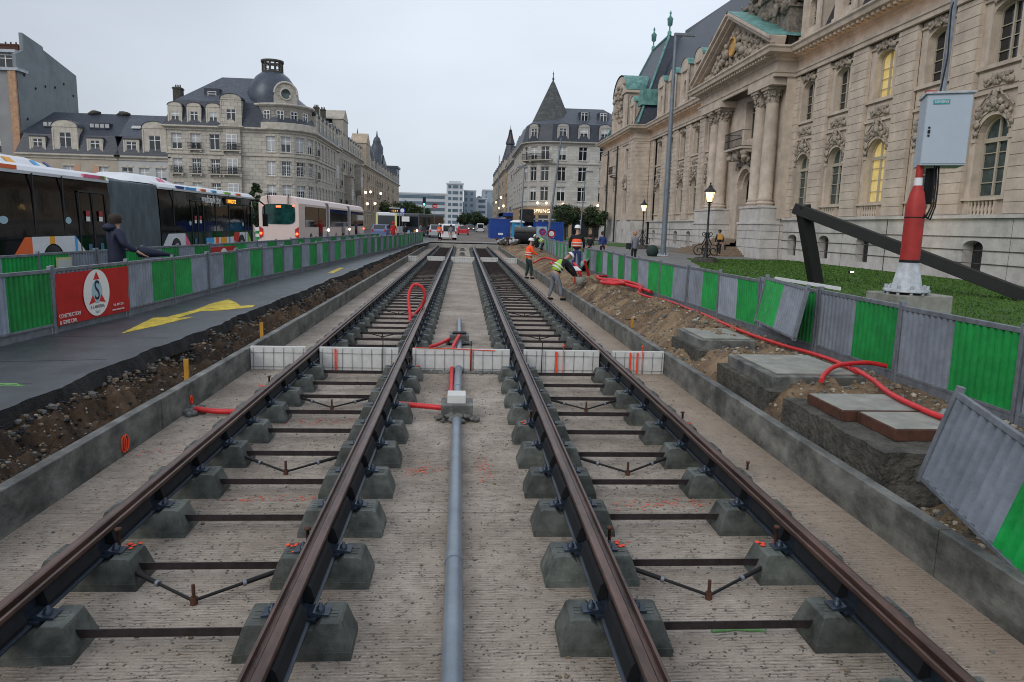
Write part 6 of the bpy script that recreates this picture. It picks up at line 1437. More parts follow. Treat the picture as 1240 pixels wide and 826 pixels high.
for y in (3.35,11.7,19.7): wheel(bus,-.13,y); wheel(bus,-2.3,y,side=-1)
door_f=mat('door_frame_dark_grey',(.016,.017,.019),.5)
for (a,b) in ((-3.0,-1.6),(5.2-4.9,5.2-4.9) if False else (5.0-.2,6.4),(.2,1.5) if False else (-1.2,-.2),(13.4,14.7),(20.3,21.4)):
    mb=MB(); 
    for y in (a,(a+b)/2,b): mb.box(.0,.018,y-.025,y+.025,.4,2.45)
    mb.box(0,.017,a,b,2.45,2.5); mb.box(0,.017,a,b,.38,.42); mb.build('door_frame',door_f,bus)
for (y,z,k) in ((-1.9,1.75,0),(5.25,1.75,0),(6.0,1.75,0),(13.75,1.7,0),(14.3,1.7,0)):
    mb=MB(); mb.box(.019,.024,y-.11,y+.11,z,z+.16); mb.box(.019,.023,y-.11,y+.11,z-.15,z-.01); mb.m=[0]*6+[1]*6; mb.build('door_sticker',[flat('sticker_red',(.35,.03,.04)),wh],bus)
for (y,z,w_) in ((1.3,1.62,.36),(4.2,1.62,.3),(13.2,1.55,.22),(20.0,1.5,.25)):
    mb=MB(); mb.prism([(y+w_/2*math.cos(k*.524),z+.1*math.sin(k*.524)) for k in range(12)],.003,.010,'x'); mb.build('window_sticker',lb,bus)
for (y,) in ((-.9,),(5.3,),(6.0,),(13.7,)): mb=MB(); mb.box(.012,.018,y-.1,y+.1,.72,.92); mb.build('blue_sticker',flat('muted_blue',(.04,.15,.25)),bus)
for (y,z) in ((1.1,2.4),(5.6,2.45),(11.6,2.45),(14.0,2.5),(17.0,1.75),(17.8,1.7)):
    mb=MB(); mb.blob((-.25,y,z),.045,jit=0); mb.build('interior_lamp',M['lampsoft'],bus)
for y in (-2.6,.2,2.6,4.0,11.6,16.2,18.0):
    mb=MB(); mb.box(-.02,.006,y,y+.05,1.1,2.85); mb.build('window_post',door_f,bus)
text('multiplicity',.50,'lettering',wh,bus,TR(-.01,14.6,2.58,R(90),R(88)),.012,'LEFT',sx=1.05)
mb=MB(); mb.box(-.05,.012,17.5,19.8,2.4,2.75); dp=mb.build('route_display',M['black'],bus); text('1 WOOTZ',.26,'route_lettering',M['amber'],dp,TR(.016,17.65,2.57,R(90),R(90)),.003,'LEFT',sx=1.1)
mb=MB(); mb.tube([(-.3,21.8,2.75),(.1,22.3,2.8),(.35,22.6,2.55),(.35,22.65,2.0)],.045,8); mb.box(.25,.5,22.55,22.75,1.4,2.05); mb.build('mirror_arm',M['black'],bus)
# beige bi-articulated bus seen from behind
b2=empty('articulated_bus',(-10.15,46,G),R(-.8),'long cream pink articulated bus seen from behind with lit red tail lamps','bus')
def seg2(y0,y1): 
    mb=MB(); sec=[(-2.5,.35),(-2.5,2.8),(-2.35,3.12),(-2.0,3.25),(-.5,3.25),(-.15,3.12),(0,2.8),(0,.35)]; rows=[[(a,y,b) for a,b in sec] for y in (y0,y1)]
    if y0==0: rows=[[(-1.25+(a+1.25)*.97,-.0,.35+(b-.35)*.985) for a,b in sec],[(a,.15,b) for a,b in sec],rows[1]]
    mb.grid(rows,sm=False,flip=True); mb.face(rows[0]); mb.face(rows[-1][::-1]); mb.build('body',M['buspink'],b2)
    mb=MB(); mb.box(.004,.02,y0+(1.6 if y0==0 else .3),y1-.3,1.35,2.65); mb.build('side_window',M['busglass'],b2)
for (a,b) in ((0,8.4),(9.4,17.6),(18.6,26.5)): seg2(a,b)
for (a,b) in ((8.4,9.4),(17.6,18.6)): 
    mb=MB(); rows=[[(-2.42,a+(b-a)*i/16,.5),(-2.42,a+(b-a)*i/16,3.05),(-.08+(.04 if i%2 else -.02),a+(b-a)*i/16,3.05),(-.05+(.04 if i%2 else -.02),a+(b-a)*i/16,.5)] for i in range(17)]; mb.grid(rows,sm=False,flip=True); mb.build('bellows',mat('pale_bellows',(.22,.24,.27),.8),b2)
mb=MB(); n=24; pts=[]
for k in range(n):
    t=2*math.pi*k/n; c,s_=math.cos(t),math.sin(t); pts.append((-1.25+1.0*math.copysign(abs(c)**.45,c),2.12+.62*math.copysign(abs(s_)**.4,s_)))
mb.prism(pts,-.03,-.0,'y'); mb.build('rear_window',mat('teal_tinted_rear_glass',(.01,.05,.045),.1,var=.6,scale=2,bump=0),b2)
mb=MB(); mb.box(-1.4,-1.1,-.05,-.031,2.52,2.64); mb.build('rear_route_display',M['tail'],b2)
for s_ in (-1,1):
    mb=MB(); mb.prism([(-1.25+s_*1.2,1.35),(-1.25+s_*.98,1.2),(-1.25+s_*1.0,.75),(-1.25+s_*1.2,.6)],-.05,-.01,'y'); t_=mb.build('tail_lamp_cluster',M['redsheet'],b2); mb=MB(); mb.blob((-1.25+s_*1.1,-.06,.92),.085,jit=0); mb.build('lit_lamp',M['tail'],t_)
    mb=MB(); mb.blob((-1.25+s_*.9,-.04,2.62),.05,jit=0); mb.build('marker_lamp',M['tail'],b2); mb=MB(); mb.tube([(-1.25+s_*.6,-.08,2.75),(-1.25+s_*.62,-.12,3.15),(-1.25+s_*.62,-.02,3.3)],.03,6); mb.build('roof_handle',M['black'],b2)
for y in (8.9,18.1,26.2): mb=MB(); mb.blob((.03,y,1.1),.1,jit=0); mb.build('side_marker_lamp',M['head'] if y<20 else M['tail'],b2)
for y in (3.2,12,23.5): wheel(b2,-.14,y)
for y in (5.6,14.5,21.2): mb=MB(); mb.box(.021,.04,y,y+1.2,.5,2.6); mb.build('door',M['busglass'],b2)
mb=MB(); mb.box(.021,.03,.5,26,.45,.62); mb.build('skirt_line',flat('tan_skirt',(.4,.25,.2)),b2)
def small_bus(x,y,rz,label,m,L=11,open_=False,front=True):
    e_=empty('city_bus',(x,y,G),rz,label,'bus'); mb=MB(); mb.box(-1.25,1.25,0,L,.35,3.0,tap=0); mb.build('body',M[m] if isinstance(m,str) else m,e_,bevel=.12)
    mb=MB(); mb.box(-1.05,1.05,-.03,-.005,1.2,2.6); mb.build('windscreen',M['glass'],e_)
    mb=MB(); mb.box(1.252,1.27,.4,L-.4,1.3,2.6); mb.build('side_window',M['busglass'],e_)
    for s_ in (-1,1): mb=MB(); mb.blob((s_*.95,-.05,.75),.14,jit=0); mb.build('headlamp',M['head'],e_)
    for yy in (2.2,L-2.5): wheel(e_,1.1,yy); wheel(e_,-1.1,yy,side=-1)
    return e_
small_bus(-9.6,92,R(-6),'white and yellow city bus facing the camera behind the person in red','buswhite')
bb=flat('pale_yellow_trim',(.6,.62,.25))
for s_ in (-1,1):
    mb=MB(); mb.box(s_*1.2-.12,s_*1.2+.12,-.07,-.035,.5,2.9); o=mb.build('yellow_edge_trim',bb); o.parent=[q for q in bpy.data.objects if q.name.startswith('city_bus') and q.type=='EMPTY'][0]
small_bus(-7.0,97,R(-14),'dark grey city bus parked beyond the white and yellow bus',flat('dark_grey_coach_paint',(.06,.065,.075)),12)
def car(x,y,rz,label,m,kind='car',L=4.2,H=1.5,lights=None,hatch=False):
    e_=empty('parked_'+kind,(x,y,G),rz,label,kind); hw=.86
    if kind=='van': sec=[(0,.3),(0,1.0),(.12,H*.96),(.4,H),(L-1.5,H),(L-.95,1.15),(L-.1,.95),(L,.3)]
    else: sec=[(0,.3),(0,.85),(.12,.95),(.55,H),(L*.55,H),(L*.74,.95),(L-.08,.78),(L,.3)]
    mb=MB(); rows=[]
    for a,b in sec: k=.14 if b>1.0 else 0; rows.append([(-hw+k,a,b),(hw-k,a,b)])
    mb.grid(rows,sm=False); mb.face([r[0] for r in rows]); mb.face([r[1] for r in rows][::-1]); mb.face([rows[0][0],rows[0][1],rows[-1][1],rows[-1][0]]); mb.build('body',M[m] if isinstance(m,str) else m,e_,bevel=.05)
    mb=MB(); mb.box(-.62,.62,-.02,-.0,.95,H*.9) if kind=='van' else mb.face([(-.62,.14,.98),(.62,.14,.98),(.62,.5,H-.06),(-.62,.5,H-.06)]); mb.build('rear_window',M['glass'],e_)
    for s_ in (-1,1):
        mb=MB(); mb.prism([(.7,.98),(L*.68,.98),(L*.54,H-.1),(.8,H-.1)],s_*(hw-.02),s_*(hw-.06),'x'); mb.build('side_window',M['glass'],e_)
        wheel(e_,s_*(hw-.08),.8,.31,.2,s_); wheel(e_,s_*(hw-.08),L-.85,.31,.2,s_)
        mb=MB(); mb.box(s_*.72-.1,s_*.72+.1,-.04,-.0,.72,.98); mb.build('tail_lamp',M['redsheet'],e_); mb=MB(); mb.box(s_*.62-.12,s_*.62+.12,L-.02,L+.02,.62,.76); mb.build('headlight',M['head'] if lights=='head' else M['dirtywhite'],e_)
    return e_
car(-1.55,80,R(6),'white van with rear window seen from behind, nearest vehicle on the site road','white','van',4.3,1.75)
car(-3.4,92,R(4),'blue and silver car parked behind the nearest white van','silver','car',4.3,1.6)
car(-2.2,104,R(4),'dark car in the queue beyond the nearest white van',flat('dark_blue_car_paint',(.02,.05,.1),.3),'car')
car(.0,118,R(0),'red and white car in the middle of the far street',flat('bright_red_car_paint',(.5,.03,.04),.3),'car')
car(3.9,165,R(0),'white van parked beside the blue containers on the far right','white','van',4.6,2.0)
car(20.2,92,R(-78),'silver white car parked across the street by the palace end','silver','car',4.4,1.45)
car(2.0,190,R(180),'dark car with glaring headlights at the far end of the street',flat('black_car_paint',(.02,.02,.02),.3),'car',lights='head')
car(-9.4,82,R(-4),'blue car with lit headlights in front of the beige bus',flat('pale_blue_car_paint',(.12,.16,.3),.3),'car',lights='head')
# blue containers, toilet, site plant
def container(x0,x1,y0,y1,z1,label,m='blue'):
    e_=empty('site_container',((x0+x1)/2,(y0+y1)/2,G),0,label,'container'); a,b=(x1-x0)/2,(y1-y0)/2; mb=MB(); n=int(a*2/.2)
    mb.box(-a+.03,a-.03,-b+.03,b,.1,z1-.1); 
    for i in range(n): mb.box(-a+i*.2+.05,-a+i*.2+.15,-b,-b+.029,.15,z1-.15)
    mb.build('corrugated_wall',M[m],e_)
    mb=MB(); 
    for s_ in (-1,1): mb.box(s_*a-.05,s_*a+.05,-b-.02,-b+.08,0,z1); mb.box(s_*a-.05,s_*a+.05,b-.08,b+.02,0,z1)
    mb.box(-a,a,-b-.021,-b+.05,z1-.12,z1+.005); mb.box(-a,a,-b-.021,-b+.05,0,.12); mb.box(-a-.04,-a+.04,-b,b,z1-.1,z1+.002); mb.box(a-.04,a+.04,-b,b,z1-.1,z1+.002); mb.build('frame',M[m],e_)
    mb=MB(); mb.box(-a*.2,a*.3,-b-.03,-b-.022,.5,.75); mb.build('label_plate',M['white'],e_)
    return e_
container(3.55,6.1,95,101,2.6,'large blue corrugated site container at the end of the tracks')
container(8.6,11.6,84,88,2.3,'blue site container in front of the shop window')
e_=empty('portable_toilet',(6.55,88,G),0,'light blue portable toilet with white domed roof beside the blue container','portable toilet')
mb=MB(); mb.box(-.65,.65,-.6,.6,0,2.15); mb.build('cabin',M['cyan'],e_,bevel=.04); mb=MB(); mb.lathe([(.92,0),(.85,.12),(.5,.25),(0,.3)],(0,0,2.15),16); mb.build('domed_roof',M['white'],e_)
text('TOI',.42,'lettering',wh,e_,TR(0,-.62,1.6,0,R(90))); mb=MB(); mb.box(-.45,.45,-.615,-.602,.1,1.3); mb.build('door',M['cyan'],e_)
for (x,y,l) in ((7.9,86.0,'white domed tank behind the large black pipe, left of two'),(8.9,87.0,'white rounded tank leaning beside the other white tank')):
    mb=MB(); mb.lathe([(0,.0),(.55,.05),(.62,.8),(.5,1.4),(.2,1.75),(0,1.8)],(x,y,G),14); tag(mb.build('storage_tank',M['white']),l,'tank')
e_=empty('plastic_culvert_pipe',(5.9,68.5,G),0,'large black culvert pipe lying across the mound at the far right','pipe')
mb=MB(); mb.tube([(-1.05,0,.55),(1.0,.1,.55)],.52,18); mb.build('pipe_barrel',M['rubber'],e_); mb=MB(); mb.tube([(-1.0,1.0,1.35),(1.1,1.0,1.35)],.34,14); mb.build('grey_pipe_barrel',mat('dusty_grey_pipe',(.1,.1,.1),.8),e_)
e_=empty('work_platform',(8.9,95,G),0,'dark blue site machine with raised platform in front of the shop','machine')
mb=MB(); mb.box(-1.8,.2,-1,1,.6,1.7); mb.build('engine_body',M['blue'],e_,bevel=.05); mb=MB(); mb.box(-1.6,.2,-1,1,1.75,3.9); mb.build('cab',M['busglass'],e_,bevel=.05)
for s_ in (-1.2,1.2): wheel(e_,s_,-1.0,.5,.4)
mb=MB(); mb.box(-.4,3.2,-.2,.2,2.6,2.75); mb.build('boom',M['dirtywhite'],e_)
# bicycles/scrap heap, sign boards
def disc_sign(x,y,z,r,label,m,name='road_sign',post=True,bar=None,m2=None):
    e_=empty(name,(x,y,G),0,label,'sign'); mb=MB()
    if post: mb.tube([(0,.03,0),(0,.03,z+r)],.03,6); mb.build('post',M['galv'],e_)
    mb=MB(); mb.lathe([(0,0),(r,0),(r,.03)],seg=20,T=Matrix.Translation((0,0,z))@Matrix.Rotation(R(90),4,'X')); mb.build('sign_disc',m,e_)
    if m2: mb=MB(); mb.lathe([(0,0),(r*.66,0)],seg=18,T=Matrix.Translation((0,-.035,z))@Matrix.Rotation(R(90),4,'X')); mb.build('sign_centre',m2,e_)
    if bar: mb=MB(); mb.box(-r*.7,r*.7,-.05,-.04,z-r*.15,z+r*.15); mb.build('sign_bar',bar,e_)
    return e_
disc_sign(6.9,63,1.3,.3,'round blue sign with red ring before a pale blue board',flat('sign_red',(.5,.02,.03)),m2=flat('sign_blue',(.02,.08,.45)),bar=flat('sign_red',(.5,.02,.03)))
disc_sign(7.8,64,1.15,.36,'round red sign with a pale centre right of the blue sign by the far fence',flat('sign_red',(.5,.02,.03)),m2=wh)
mb=MB(); mb.box(6.4,7.3,63.3,63.35,G+.1,G+1.75); tag(mb.build('notice_board',flat('pale_blue_board',(.3,.45,.55))),'pale blue board standing behind the round blue sign','board')
e_=empty('traffic_light',(-5.6,105,G),0,'traffic light showing green on a slim pole above the far left street','traffic light')
mb=MB(); mb.tube([(0,0,0),(0,0,5.6)],.07,8); mb.build('pole',M['postgrey'],e_); mb=MB(); mb.box(-.22,.22,-.2,.1,4.2,5.4); mb.build('housing',M['black'],e_)
mb=MB(); mb.blob((0,-.22,4.4),.15,jit=0); mb.build('green_lamp',mat('green_signal_lit',(.1,.9,.5),.4,bump=0,emit=(.15,1,.6),estr=3),e_)
disc_sign(-3.9,100,4.1,.36,'round red no entry sign high on a pole right of the traffic light',flat('sign_red',(.5,.02,.03)),bar=wh)
disc_sign(-7.3,88,3.2,.36,'round blue sign on a pole beside the orange display',flat('sign_blue',(.02,.12,.5)),m2=wh)
e_=empty('bus_stop_display',(-8.2,88,G),0,'bus stop pole with lit orange text display left of the round blue sign','display')
mb=MB(); mb.tube([(.6,0,0),(.6,0,2.9)],.05,6); mb.build('pole',M['galv'],e_); mb=MB(); mb.box(-.6,.6,-.1,.1,2.9,3.4); mb.build('display_case',M['black'],e_); mb=MB(); mb.box(-.62,.62,-.12,.12,3.42,3.5); mb.build('white_cap',M['white'],e_)
text('1 2 3 4',.26,'display_lettering',M['amber'],e_,TR(0,-.105,3.13,0,R(90)))
for (x,y,z,l) in ((-6.9,88,2.2,'white direction board below the round blue sign'),(-5.2,101,2.0,'white panel on the pole beside the traffic light')): mb=MB(); mb.box(x-.45,x+.45,y-.05,y-.02,G+z-.3,G+z+.3); tag(mb.build('direction_board',wh),l,'sign')
for i,(x,y,h) in enumerate(((-12.6,47.5,1.1),(-13.6,50,1.2),(-14.3,52.5,1.1))):
    e_=empty('construction_barrier',(x,y,G),0,['red and white','green and white','yellow and white'][i]+' striped barrier post between the two big buses','barrier'); 
    for k in range(6): mb=MB(); mb.box(-.35,.35,-.03,.03,k*.2,k*.2+.2); mb.build('stripe',[[flat('sign_red',(.5,.02,.03)),M['sheetgreen'],M['yellow']][i],wh][k%2],e_)
for i,(x,y) in enumerate(((-4.35,66),(-4.1,69),(-4.6,62))):
    mb=MB(); mb.box(x-.12,x+.12,y-.1,y+.1,G,G+1.15,tap=.03); tag(mb.build('warning_beacon',[M['ochre'],flat('pink_beacon',(.5,.06,.12)),flat('light_blue_beacon',(.15,.4,.6))][i]),['ochre','pink','light blue'][i]+' warning beacon standing at the far end of the front left fence','beacon')
# heap of materials near the track ends
mb=MB()
for i in range(90): mb.blob((random.uniform(3.3,5.2),random.uniform(66,72),G+random.random()*.5),random.uniform(.06,.22),jit=.4,mi=random.randrange(3),seg=6,rings=4)
tag(mb.build('rubble',[M['oldconc'],M['rusty'],M['dirtywhite']]),'heap of broken material beside the large black pipe at the track end','rubble',kind='stuff')
e_=empty('bicycle',(4.3,67,G),R(20),'bicycle leaning by the rubble heap left of the large black pipe','bicycle')
for yy in (0,1.0): mb=MB(); mb.tube([(0,yy+.33*math.cos(k*.35),.34+.33*math.sin(k*.35)) for k in range(19)],.022,6); mb.build('wheel',M['tyre'],e_)
mb=MB(); mb.tube([(0,0,.34),(0,.35,.75),(0,.85,.8),(0,1.0,.34),(0,.84,.79),(0,.45,.3),(0,.02,.33)],.02,6); mb.build('frame',M['rusty'],e_); mb=MB(); mb.tube([(-.25,.9,.98),(0,.85,.95),(.25,.9,.98)],.015,6); mb.build('handlebar',M['black'],e_); mb=MB(); mb.box(-.06,.06,.2,.42,.84,.9); mb.build('saddle',M['black'],e_)
# ================================================================ PEOPLE
def skin_obj(name,verts,edges,radii,m,par,sub=1,root=0):
    me=bpy.data.meshes.new(name); me.from_pydata([tuple(v) for v in verts],edges,[]); me.materials.append(m); me.update()
    o=bpy.data.objects.new(name,me); COL.objects.link(o); o.parent=par
    md=o.modifiers.new('skin','SKIN'); md.use_smooth_shade=True
    sv=me.skin_vertices[0].data
    for i,r in enumerate(radii): sv[i].radius=(r,r*.85) if isinstance(r,float) else r; sv[i].use_root=(i==root)
    if sub: s_=o.modifiers.new('sub','SUBSURF'); s_.levels=sub; s_.render_levels=sub
    return o
def person(label,x,y,z,rz,top,legs,h=1.76,bend=0,twist=0,armL=None,armR=None,footL=(-.11,.0),footR=(.11,.0),vest=None,hat=None,hairm='hair',hood=False,coat=0,group=None,hips=None,lookdown=0,skirt=False):
    """local: faces +y. armL/R: list of elbow,hand offsets from the shoulder (absolute local)"""
    e_=empty('person',(x,y,z),rz,label,'person',group); k=h/1.76
    hp=Vector(hips) if hips else Vector((0,0,.93)); b=R(bend)
    def up(d,side=0,f=0): return hp+Vector((side,math.sin(b)*d+f*math.cos(b),math.cos(b)*d-f*math.sin(b)))
    sp,ch,nk=up(.16),up(.36),up(.50); hd0=up(.58,f=.02); hd=up(.70,f=.03+lookdown*.05)-Vector((0,0,lookdown*.03)); ht=up(.79,f=.03)
    sL,sR=up(.46,-.175),up(.46,.175)
    aL=[Vector(p) for p in armL] if armL else [sL+Vector((-.06,-.02,-.28)),sL+Vector((-.07,.05,-.52))]
    aR=[Vector(p) for p in armR] if armR else [sR+Vector((.06,-.02,-.28)),sR+Vector((.07,.05,-.52))]
    hL,hR_=hp+Vector((-.09,0,-.03)),hp+Vector((.09,0,-.03)); fL,fR=Vector((footL[0],footL[1],.07)),Vector((footR[0],footR[1],.07))
    kL=(hL+fL)/2+Vector((0,.05+abs(bend)*.0005,.02)); kR=(hR_+fR)/2+Vector((0,.05,.02))
    V=[hp,sp,ch,nk,hd0,hd,ht]; Rr=[.125,.115,.125,.055,.06,.088,.06]; E=[(0,1),(1,2),(2,3),(3,4),(4,5),(5,6)]
    def add(p,r,q): V.append(p); Rr.append(r); E.append((q,len(V)-1)); return len(V)-1
    V.append(hd+Vector((0,.10,-.01))); Rr.append(.014); E.append((5,7))   # nose
    for s_,sh,ar in ((-1,sL,aL),(1,sR,aR)):
        i=add(sh,.065,2); i=add(ar[0],.045,i); w_=add(ar[1],.028,i)
        d=(ar[1]-ar[0]).normalized(); side=d.cross(Vector((0,1,0))); side=side.normalized() if side.length>.1 else Vector((1,0,0))
        pm=add(ar[1]+d*.07,.034,w_)
        for f_,(o_,L) in enumerate(((-.027,.07),(-.009,.08),(.009,.075),(.027,.06))):
            a1=add(ar[1]+d*.12+side*o_,.0105,pm); add(ar[1]+d*(.12+L*.8)+side*o_*1.1+Vector((0,.02,0)),.009,a1)
        add(ar[1]+d*.08-side*.05+Vector((0,.02,0)),.011,w_)
    for hh,kn,ft in ((hL,kL,fL),(hR_,kR,fR)):
        i=add(hh,.095,0); i=add(kn,.062,i); i=add(ft+Vector((0,0,.03)),.042,i); add(ft+Vector((0,.13,-.03)),.036,i)
    V=[v*k for v in V]; Rr=[r*k for r in Rr]
    skin_obj('body',V,E,Rr,M['skin'],e_)
    def part(name,chain,m,br=()):
        vs=[p*k for p,_ in chain]; rs=[r*k for _,r in chain]; es=[(i,i+1) for i in range(len(chain)-1)]
        for (frm,ch_) in br:
            q=frm
            for (p,r) in ch_: vs.append(p*k); rs.append(r*k); es.append((q,len(vs)-1)); q=len(vs)-1
        return skin_obj(name,vs,es,rs,m,e_)
    lo=hp-Vector((0,0,.10+coat)); 
    wr=lambda a,sh:[(sh,.095),((sh+a[0])/2,.08),(a[0],.068),(a[0]+(a[1]-a[0])*.92,.05)]
    part('jacket',[(lo,.18+coat*.1),(sp,.175),(ch,.195),(nk-(nk-ch)*.2,.12),(nk+Vector((0,0,.0)),.075)],top,[(2,wr(aL,sL)),(2,wr(aR,sR))])
    part('trousers',[(hp+Vector((0,0,.05)),.14),(hp-Vector((0,0,.04)),.145)],legs,[(1,[(hL-Vector((.01,0,.06)),.105),(kL,.078),(fL+Vector((0,0,.05)),.062)]),(1,[(hR_-Vector((-.01,0,.06)),.105),(kR,.078),(fR+Vector((0,0,.05)),.062)])])
    for ft in (fL,fR): part('shoe',[(ft+Vector((0,-.05,-.015)),.052),(ft+Vector((0,.06,-.02)),.052),(ft+Vector((0,.17,-.03)),.04)],M['black'])
    ax=(hd-nk).normalized(); Q=ax.to_track_quat('Z','Y').to_matrix().to_4x4(); Q=Matrix.Rotation(-b-lookdown*.3,4,'X')
    T=Matrix.Translation(hd*k)@Q
    if vest:
        o=part('vest',[(hp-Vector((0,0,.02)),.195),(sp,.192),(ch,.212),(up(.455),.14)],vest,[(2,[(up(.43,-.14),.118)]),(2,[(up(.43,.14),.118)])])
        for d_ in (.12,.22):
            c=up(d_)*k; mb=MB(); mb.lathe([(.190*k,-.022),(.196*k,0),(.190*k,.022)],seg=18,T=Matrix.Translation(c)@Matrix.Rotation(-b,4,'X')@Matrix.Diagonal((1.06,1.0,1,1))); mb.build('reflective_band',M['refl'],o)
    mb=MB()
    if hat=='helmet':
        mb.lathe([(.150,.045),(.118,.05),(.120,.09),(.105,.135),(.06,.165),(0,.172)],seg=16,T=T@Matrix.Diagonal((.95,1.1,1,1))); mb.build('helmet',M['helmet'],e_)
    elif hood: mb.lathe([(.10,-.12),(.13,-.04),(.135,.05),(.10,.13),(0,.16)],(0,-.02,0),seg=14,T=T); mb.build('hood',top,e_)
    else:
        mb.lathe([(.094,-.07),(.108,-.02),(.114,.03),(.11,.08),(.075,.13),(0,.145)],(0,-.026,0),seg=14,T=T); mb.build('hair',M[hairm],e_)
    for s_ in (-1,1):
        mb=MB(); mb.blob(T@Vector((s_*.034,.084,.012)),.012,jit=0,seg=6,rings=4); mb.build('eye',M['black'],e_); mb=MB(); mb.blob(T@Vector((s_*.09,-.005,-.01)),.024,jit=0,sc=(.4,.7,1.1),seg=6,rings=4); mb.build('ear',M['skin'],e_)
    mb=MB(); mb.blob(T@Vector((0,.082,-.05)),.02,jit=0,sc=(1.3,.4,.35),seg=6,rings=4); mb.build('mouth',flat('lip',(.3,.1,.08)),e_)
    return e_
# navy jacket man between the left fences, facing away to the right
P1=person('person in a navy quilted jacket carrying a folded dark umbrella between the left fences',-7.66,16.6,G-.02,R(-48),M['navy'],M['darkcloth'],h=1.86,armR=[(.28,.04,1.14),(.32,.24,.98)],coat=.25); P1.scale=(1.22,1.22,1.0)
mb=MB(); mb.blob((0,-.10,1.56),.15,jit=.08,sc=(1.1,.75,.6),seg=12,rings=8); mb.build('jacket_hood',M['navy'],P1)
mb=MB(); mb.lathe([(.012,-.2),(.03,0),(.12,.06),(.13,.16),(.07,.5),(.02,.72),(.008,.8)],seg=8,T=Matrix.Translation((-7.26,16.62,G+1.03))@Matrix.Rotation(R(-68),4,'Z')@Matrix.Rotation(R(-96),4,'X')); tag(mb.build('umbrella',M['navy']),'folded dark blue umbrella held level by the navy jacket person','umbrella')
P2=person('person in a yellow green vest and white helmet bending down beside the right kerb wall',3.12,23.5,0,R(-68),M['darkcloth'],M['greycloth'],h=1.84,bend=42,hips=(0,-.12,.90),armL=[(-.2,.50,.95),(-.12,.72,.72)],armR=[(.2,.45,.98),(.12,.68,.62)],footL=(-.14,-.22),footR=(.12,.10),vest=M['vesty'],hat='helmet',lookdown=.6)
P3=person('person in an orange vest and white helmet standing sideways on the slab edge',3.0,32.8,0,R(-75),M['vest'],M['greencloth'],h=1.84,bend=5,armL=[(-.24,.06,1.2),(-.2,.3,1.12)],armR=[(.24,.1,1.18),(.2,.34,1.05)],vest=M['vest'],hat='helmet',footL=(-.1,-.08),footR=(.1,.1))
P4=person('tall person in an orange vest and white helmet seen from behind at the right fence',4.32,27.3,G+.02,R(-12),M['darkcloth'],M['jeans'],h=1.84,vest=M['vest'],hat='helmet',armL=[(-.27,.0,1.16),(-.26,.14,.92)],armR=[(.26,.06,1.16),(.24,.2,.95)])
P5=person('person in a green vest and white helmet crouching by the large black pipe',5.55,51,G-.05,R(60),M['darkcloth'],M['darkcloth'],h=1.75,bend=50,hips=(0,-.1,.72),armL=[(-.2,.45,.7),(-.1,.6,.4)],armR=[(.2,.45,.7),(.12,.6,.45)],vest=M['vesty'],hat='helmet',footL=(-.2,-.2),footR=(.16,.12),lookdown=.5)
P6=person('person in an orange vest walking beside the nearest white van',-2.45,75.5,G,R(190),M['vest'],M['darkcloth'],h=1.75,vest=M['vest'],hat='helmet')
P7=person('person in grey and pink walking just right of the distant orange vest worker',-1.25,74.5,G,R(180),M['greycloth'],flat('tan_trousers',(.3,.2,.15)),h=1.7)
P8=person('person in a blue anorak walking on the forecourt behind the right fence',8.15,42,G,R(190),flat('blue_anorak',(.02,.04,.18),.8),M['darkcloth'],h=1.58,hood=False)
P9=person('person in a dark patterned top, left of the blue anorak walker',7.5,42.5,G,R(178),M['darkcloth'],M['darkcloth'],h=1.38)
P10=person('person with light hair and grey cardigan walking away with a dark bag',9.1,38.0,G,R(20),M['greycloth'],M['darkcloth'],h=1.66,hairm='blonde',coat=.1)
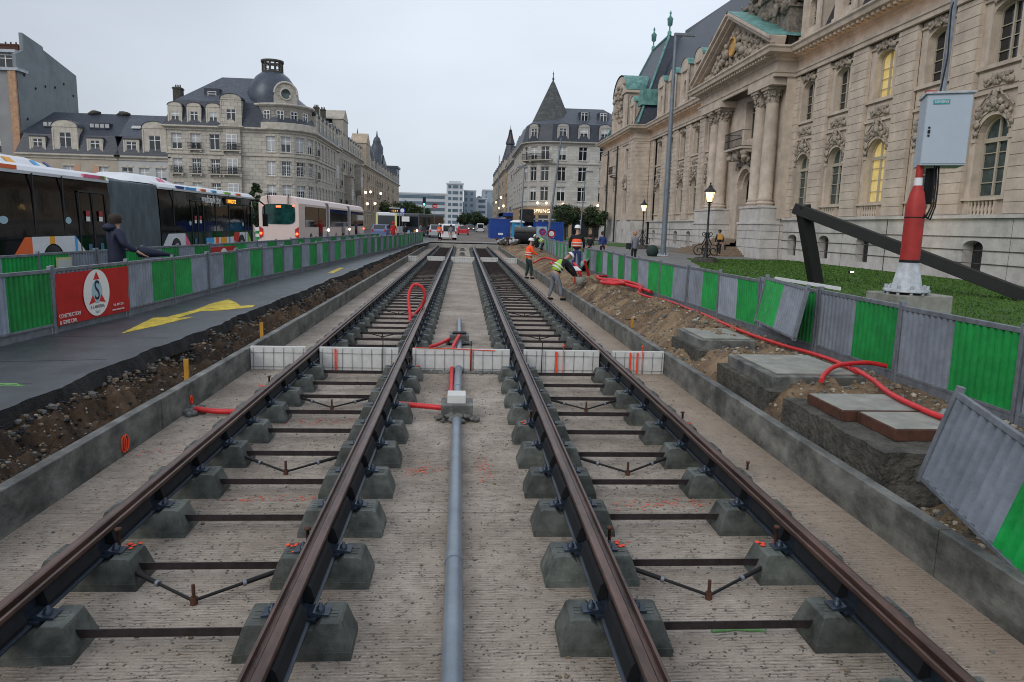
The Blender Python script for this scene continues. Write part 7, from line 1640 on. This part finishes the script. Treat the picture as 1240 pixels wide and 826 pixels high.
mb=MB(); mb.box(-.06,.06,-.2,.2,0,.32); tag(mb.build('shoulder_bag',M['darkcloth'],T=TR(8.78,38,G+.72,R(15)),bevel=.03),'dark shoulder bag hanging at the side of the grey cardigan walker','bag')
P11=person('person in dark clothes carrying a bag walking down from the palace steps',17.0,47.2,G+.12,R(150),M['darkcloth'],M['darkcloth'],h=1.76,footL=(-.1,.15),footR=(.1,-.15))
mb=MB(); mb.box(-.17,.17,-.02,.02,1.15,1.5,T=TR(17.0,47.0,G+.08,R(150))@Matrix.Translation((0,.19,0))); tag(mb.build('yellow_shirt_front',mat('amber_bib',(.5,.25,.05),.8)),'amber yellow bib on the chest of the person on the palace steps','bib')
mb=MB(); mb.box(-.06,.06,-.18,.18,0,.36); tag(mb.build('hand_bag',M['darkcloth'],T=TR(17.38,47.1,G+.55,R(-20)),bevel=.02),'dark bag carried by the person on the palace steps','bag')
P12=person('person in a long red hooded coat in front of the white and yellow bus',-6.45,68,G,R(185),flat('red_coat_fabric',(.45,.015,.02),.85),M['darkcloth'],h=1.85,hood=True,coat=.35)
P13=person('person in dark clothes right of the red coat by the bus',-5.5,70,G,R(150),M['darkcloth'],M['darkcloth'],h=1.72)
for i,(x,y) in enumerate(((-2.8,98),(-4.6,96),(-5.4,93))): person(['person in dark clothes near the queue of cars','person in black left of the queue of cars','person in grey by the far fence end'][i],x,y,G,R(180+30*i),[M['darkcloth'],M['black'],M['greycloth']][i],M['darkcloth'],h=1.72)
mb=MB(); mb.tube([(0,0,0),(0,0,.35)],.02,6); mb.tube([(-.1,0,.35),(.1,0,.35)],.02,6); tag(mb.build('spade_handle',M['orange'],T=TR(3.75,23.9,.55)),'orange handled tool stuck in the mound in front of the bending worker','tool')
mb=MB(); mb.lathe([(.0,0),(.12,.02),(.16,.3),(.15,.3)],seg=12); tag(mb.build('bucket',M['cover'],T=TR(3.82,23.2,.52)),'pale bucket held over the mound by the bending worker','bucket')
mb=MB(); mb.box(-.2,.2,-.14,.14,0,.02,T=TR(3.75,24.0,1.02,R(30),R(25))); tag(mb.build('paper_plan',wh),'white paper held by the bending worker in the yellow green vest','paper')
print('OBJECTS',len(bpy.data.objects))
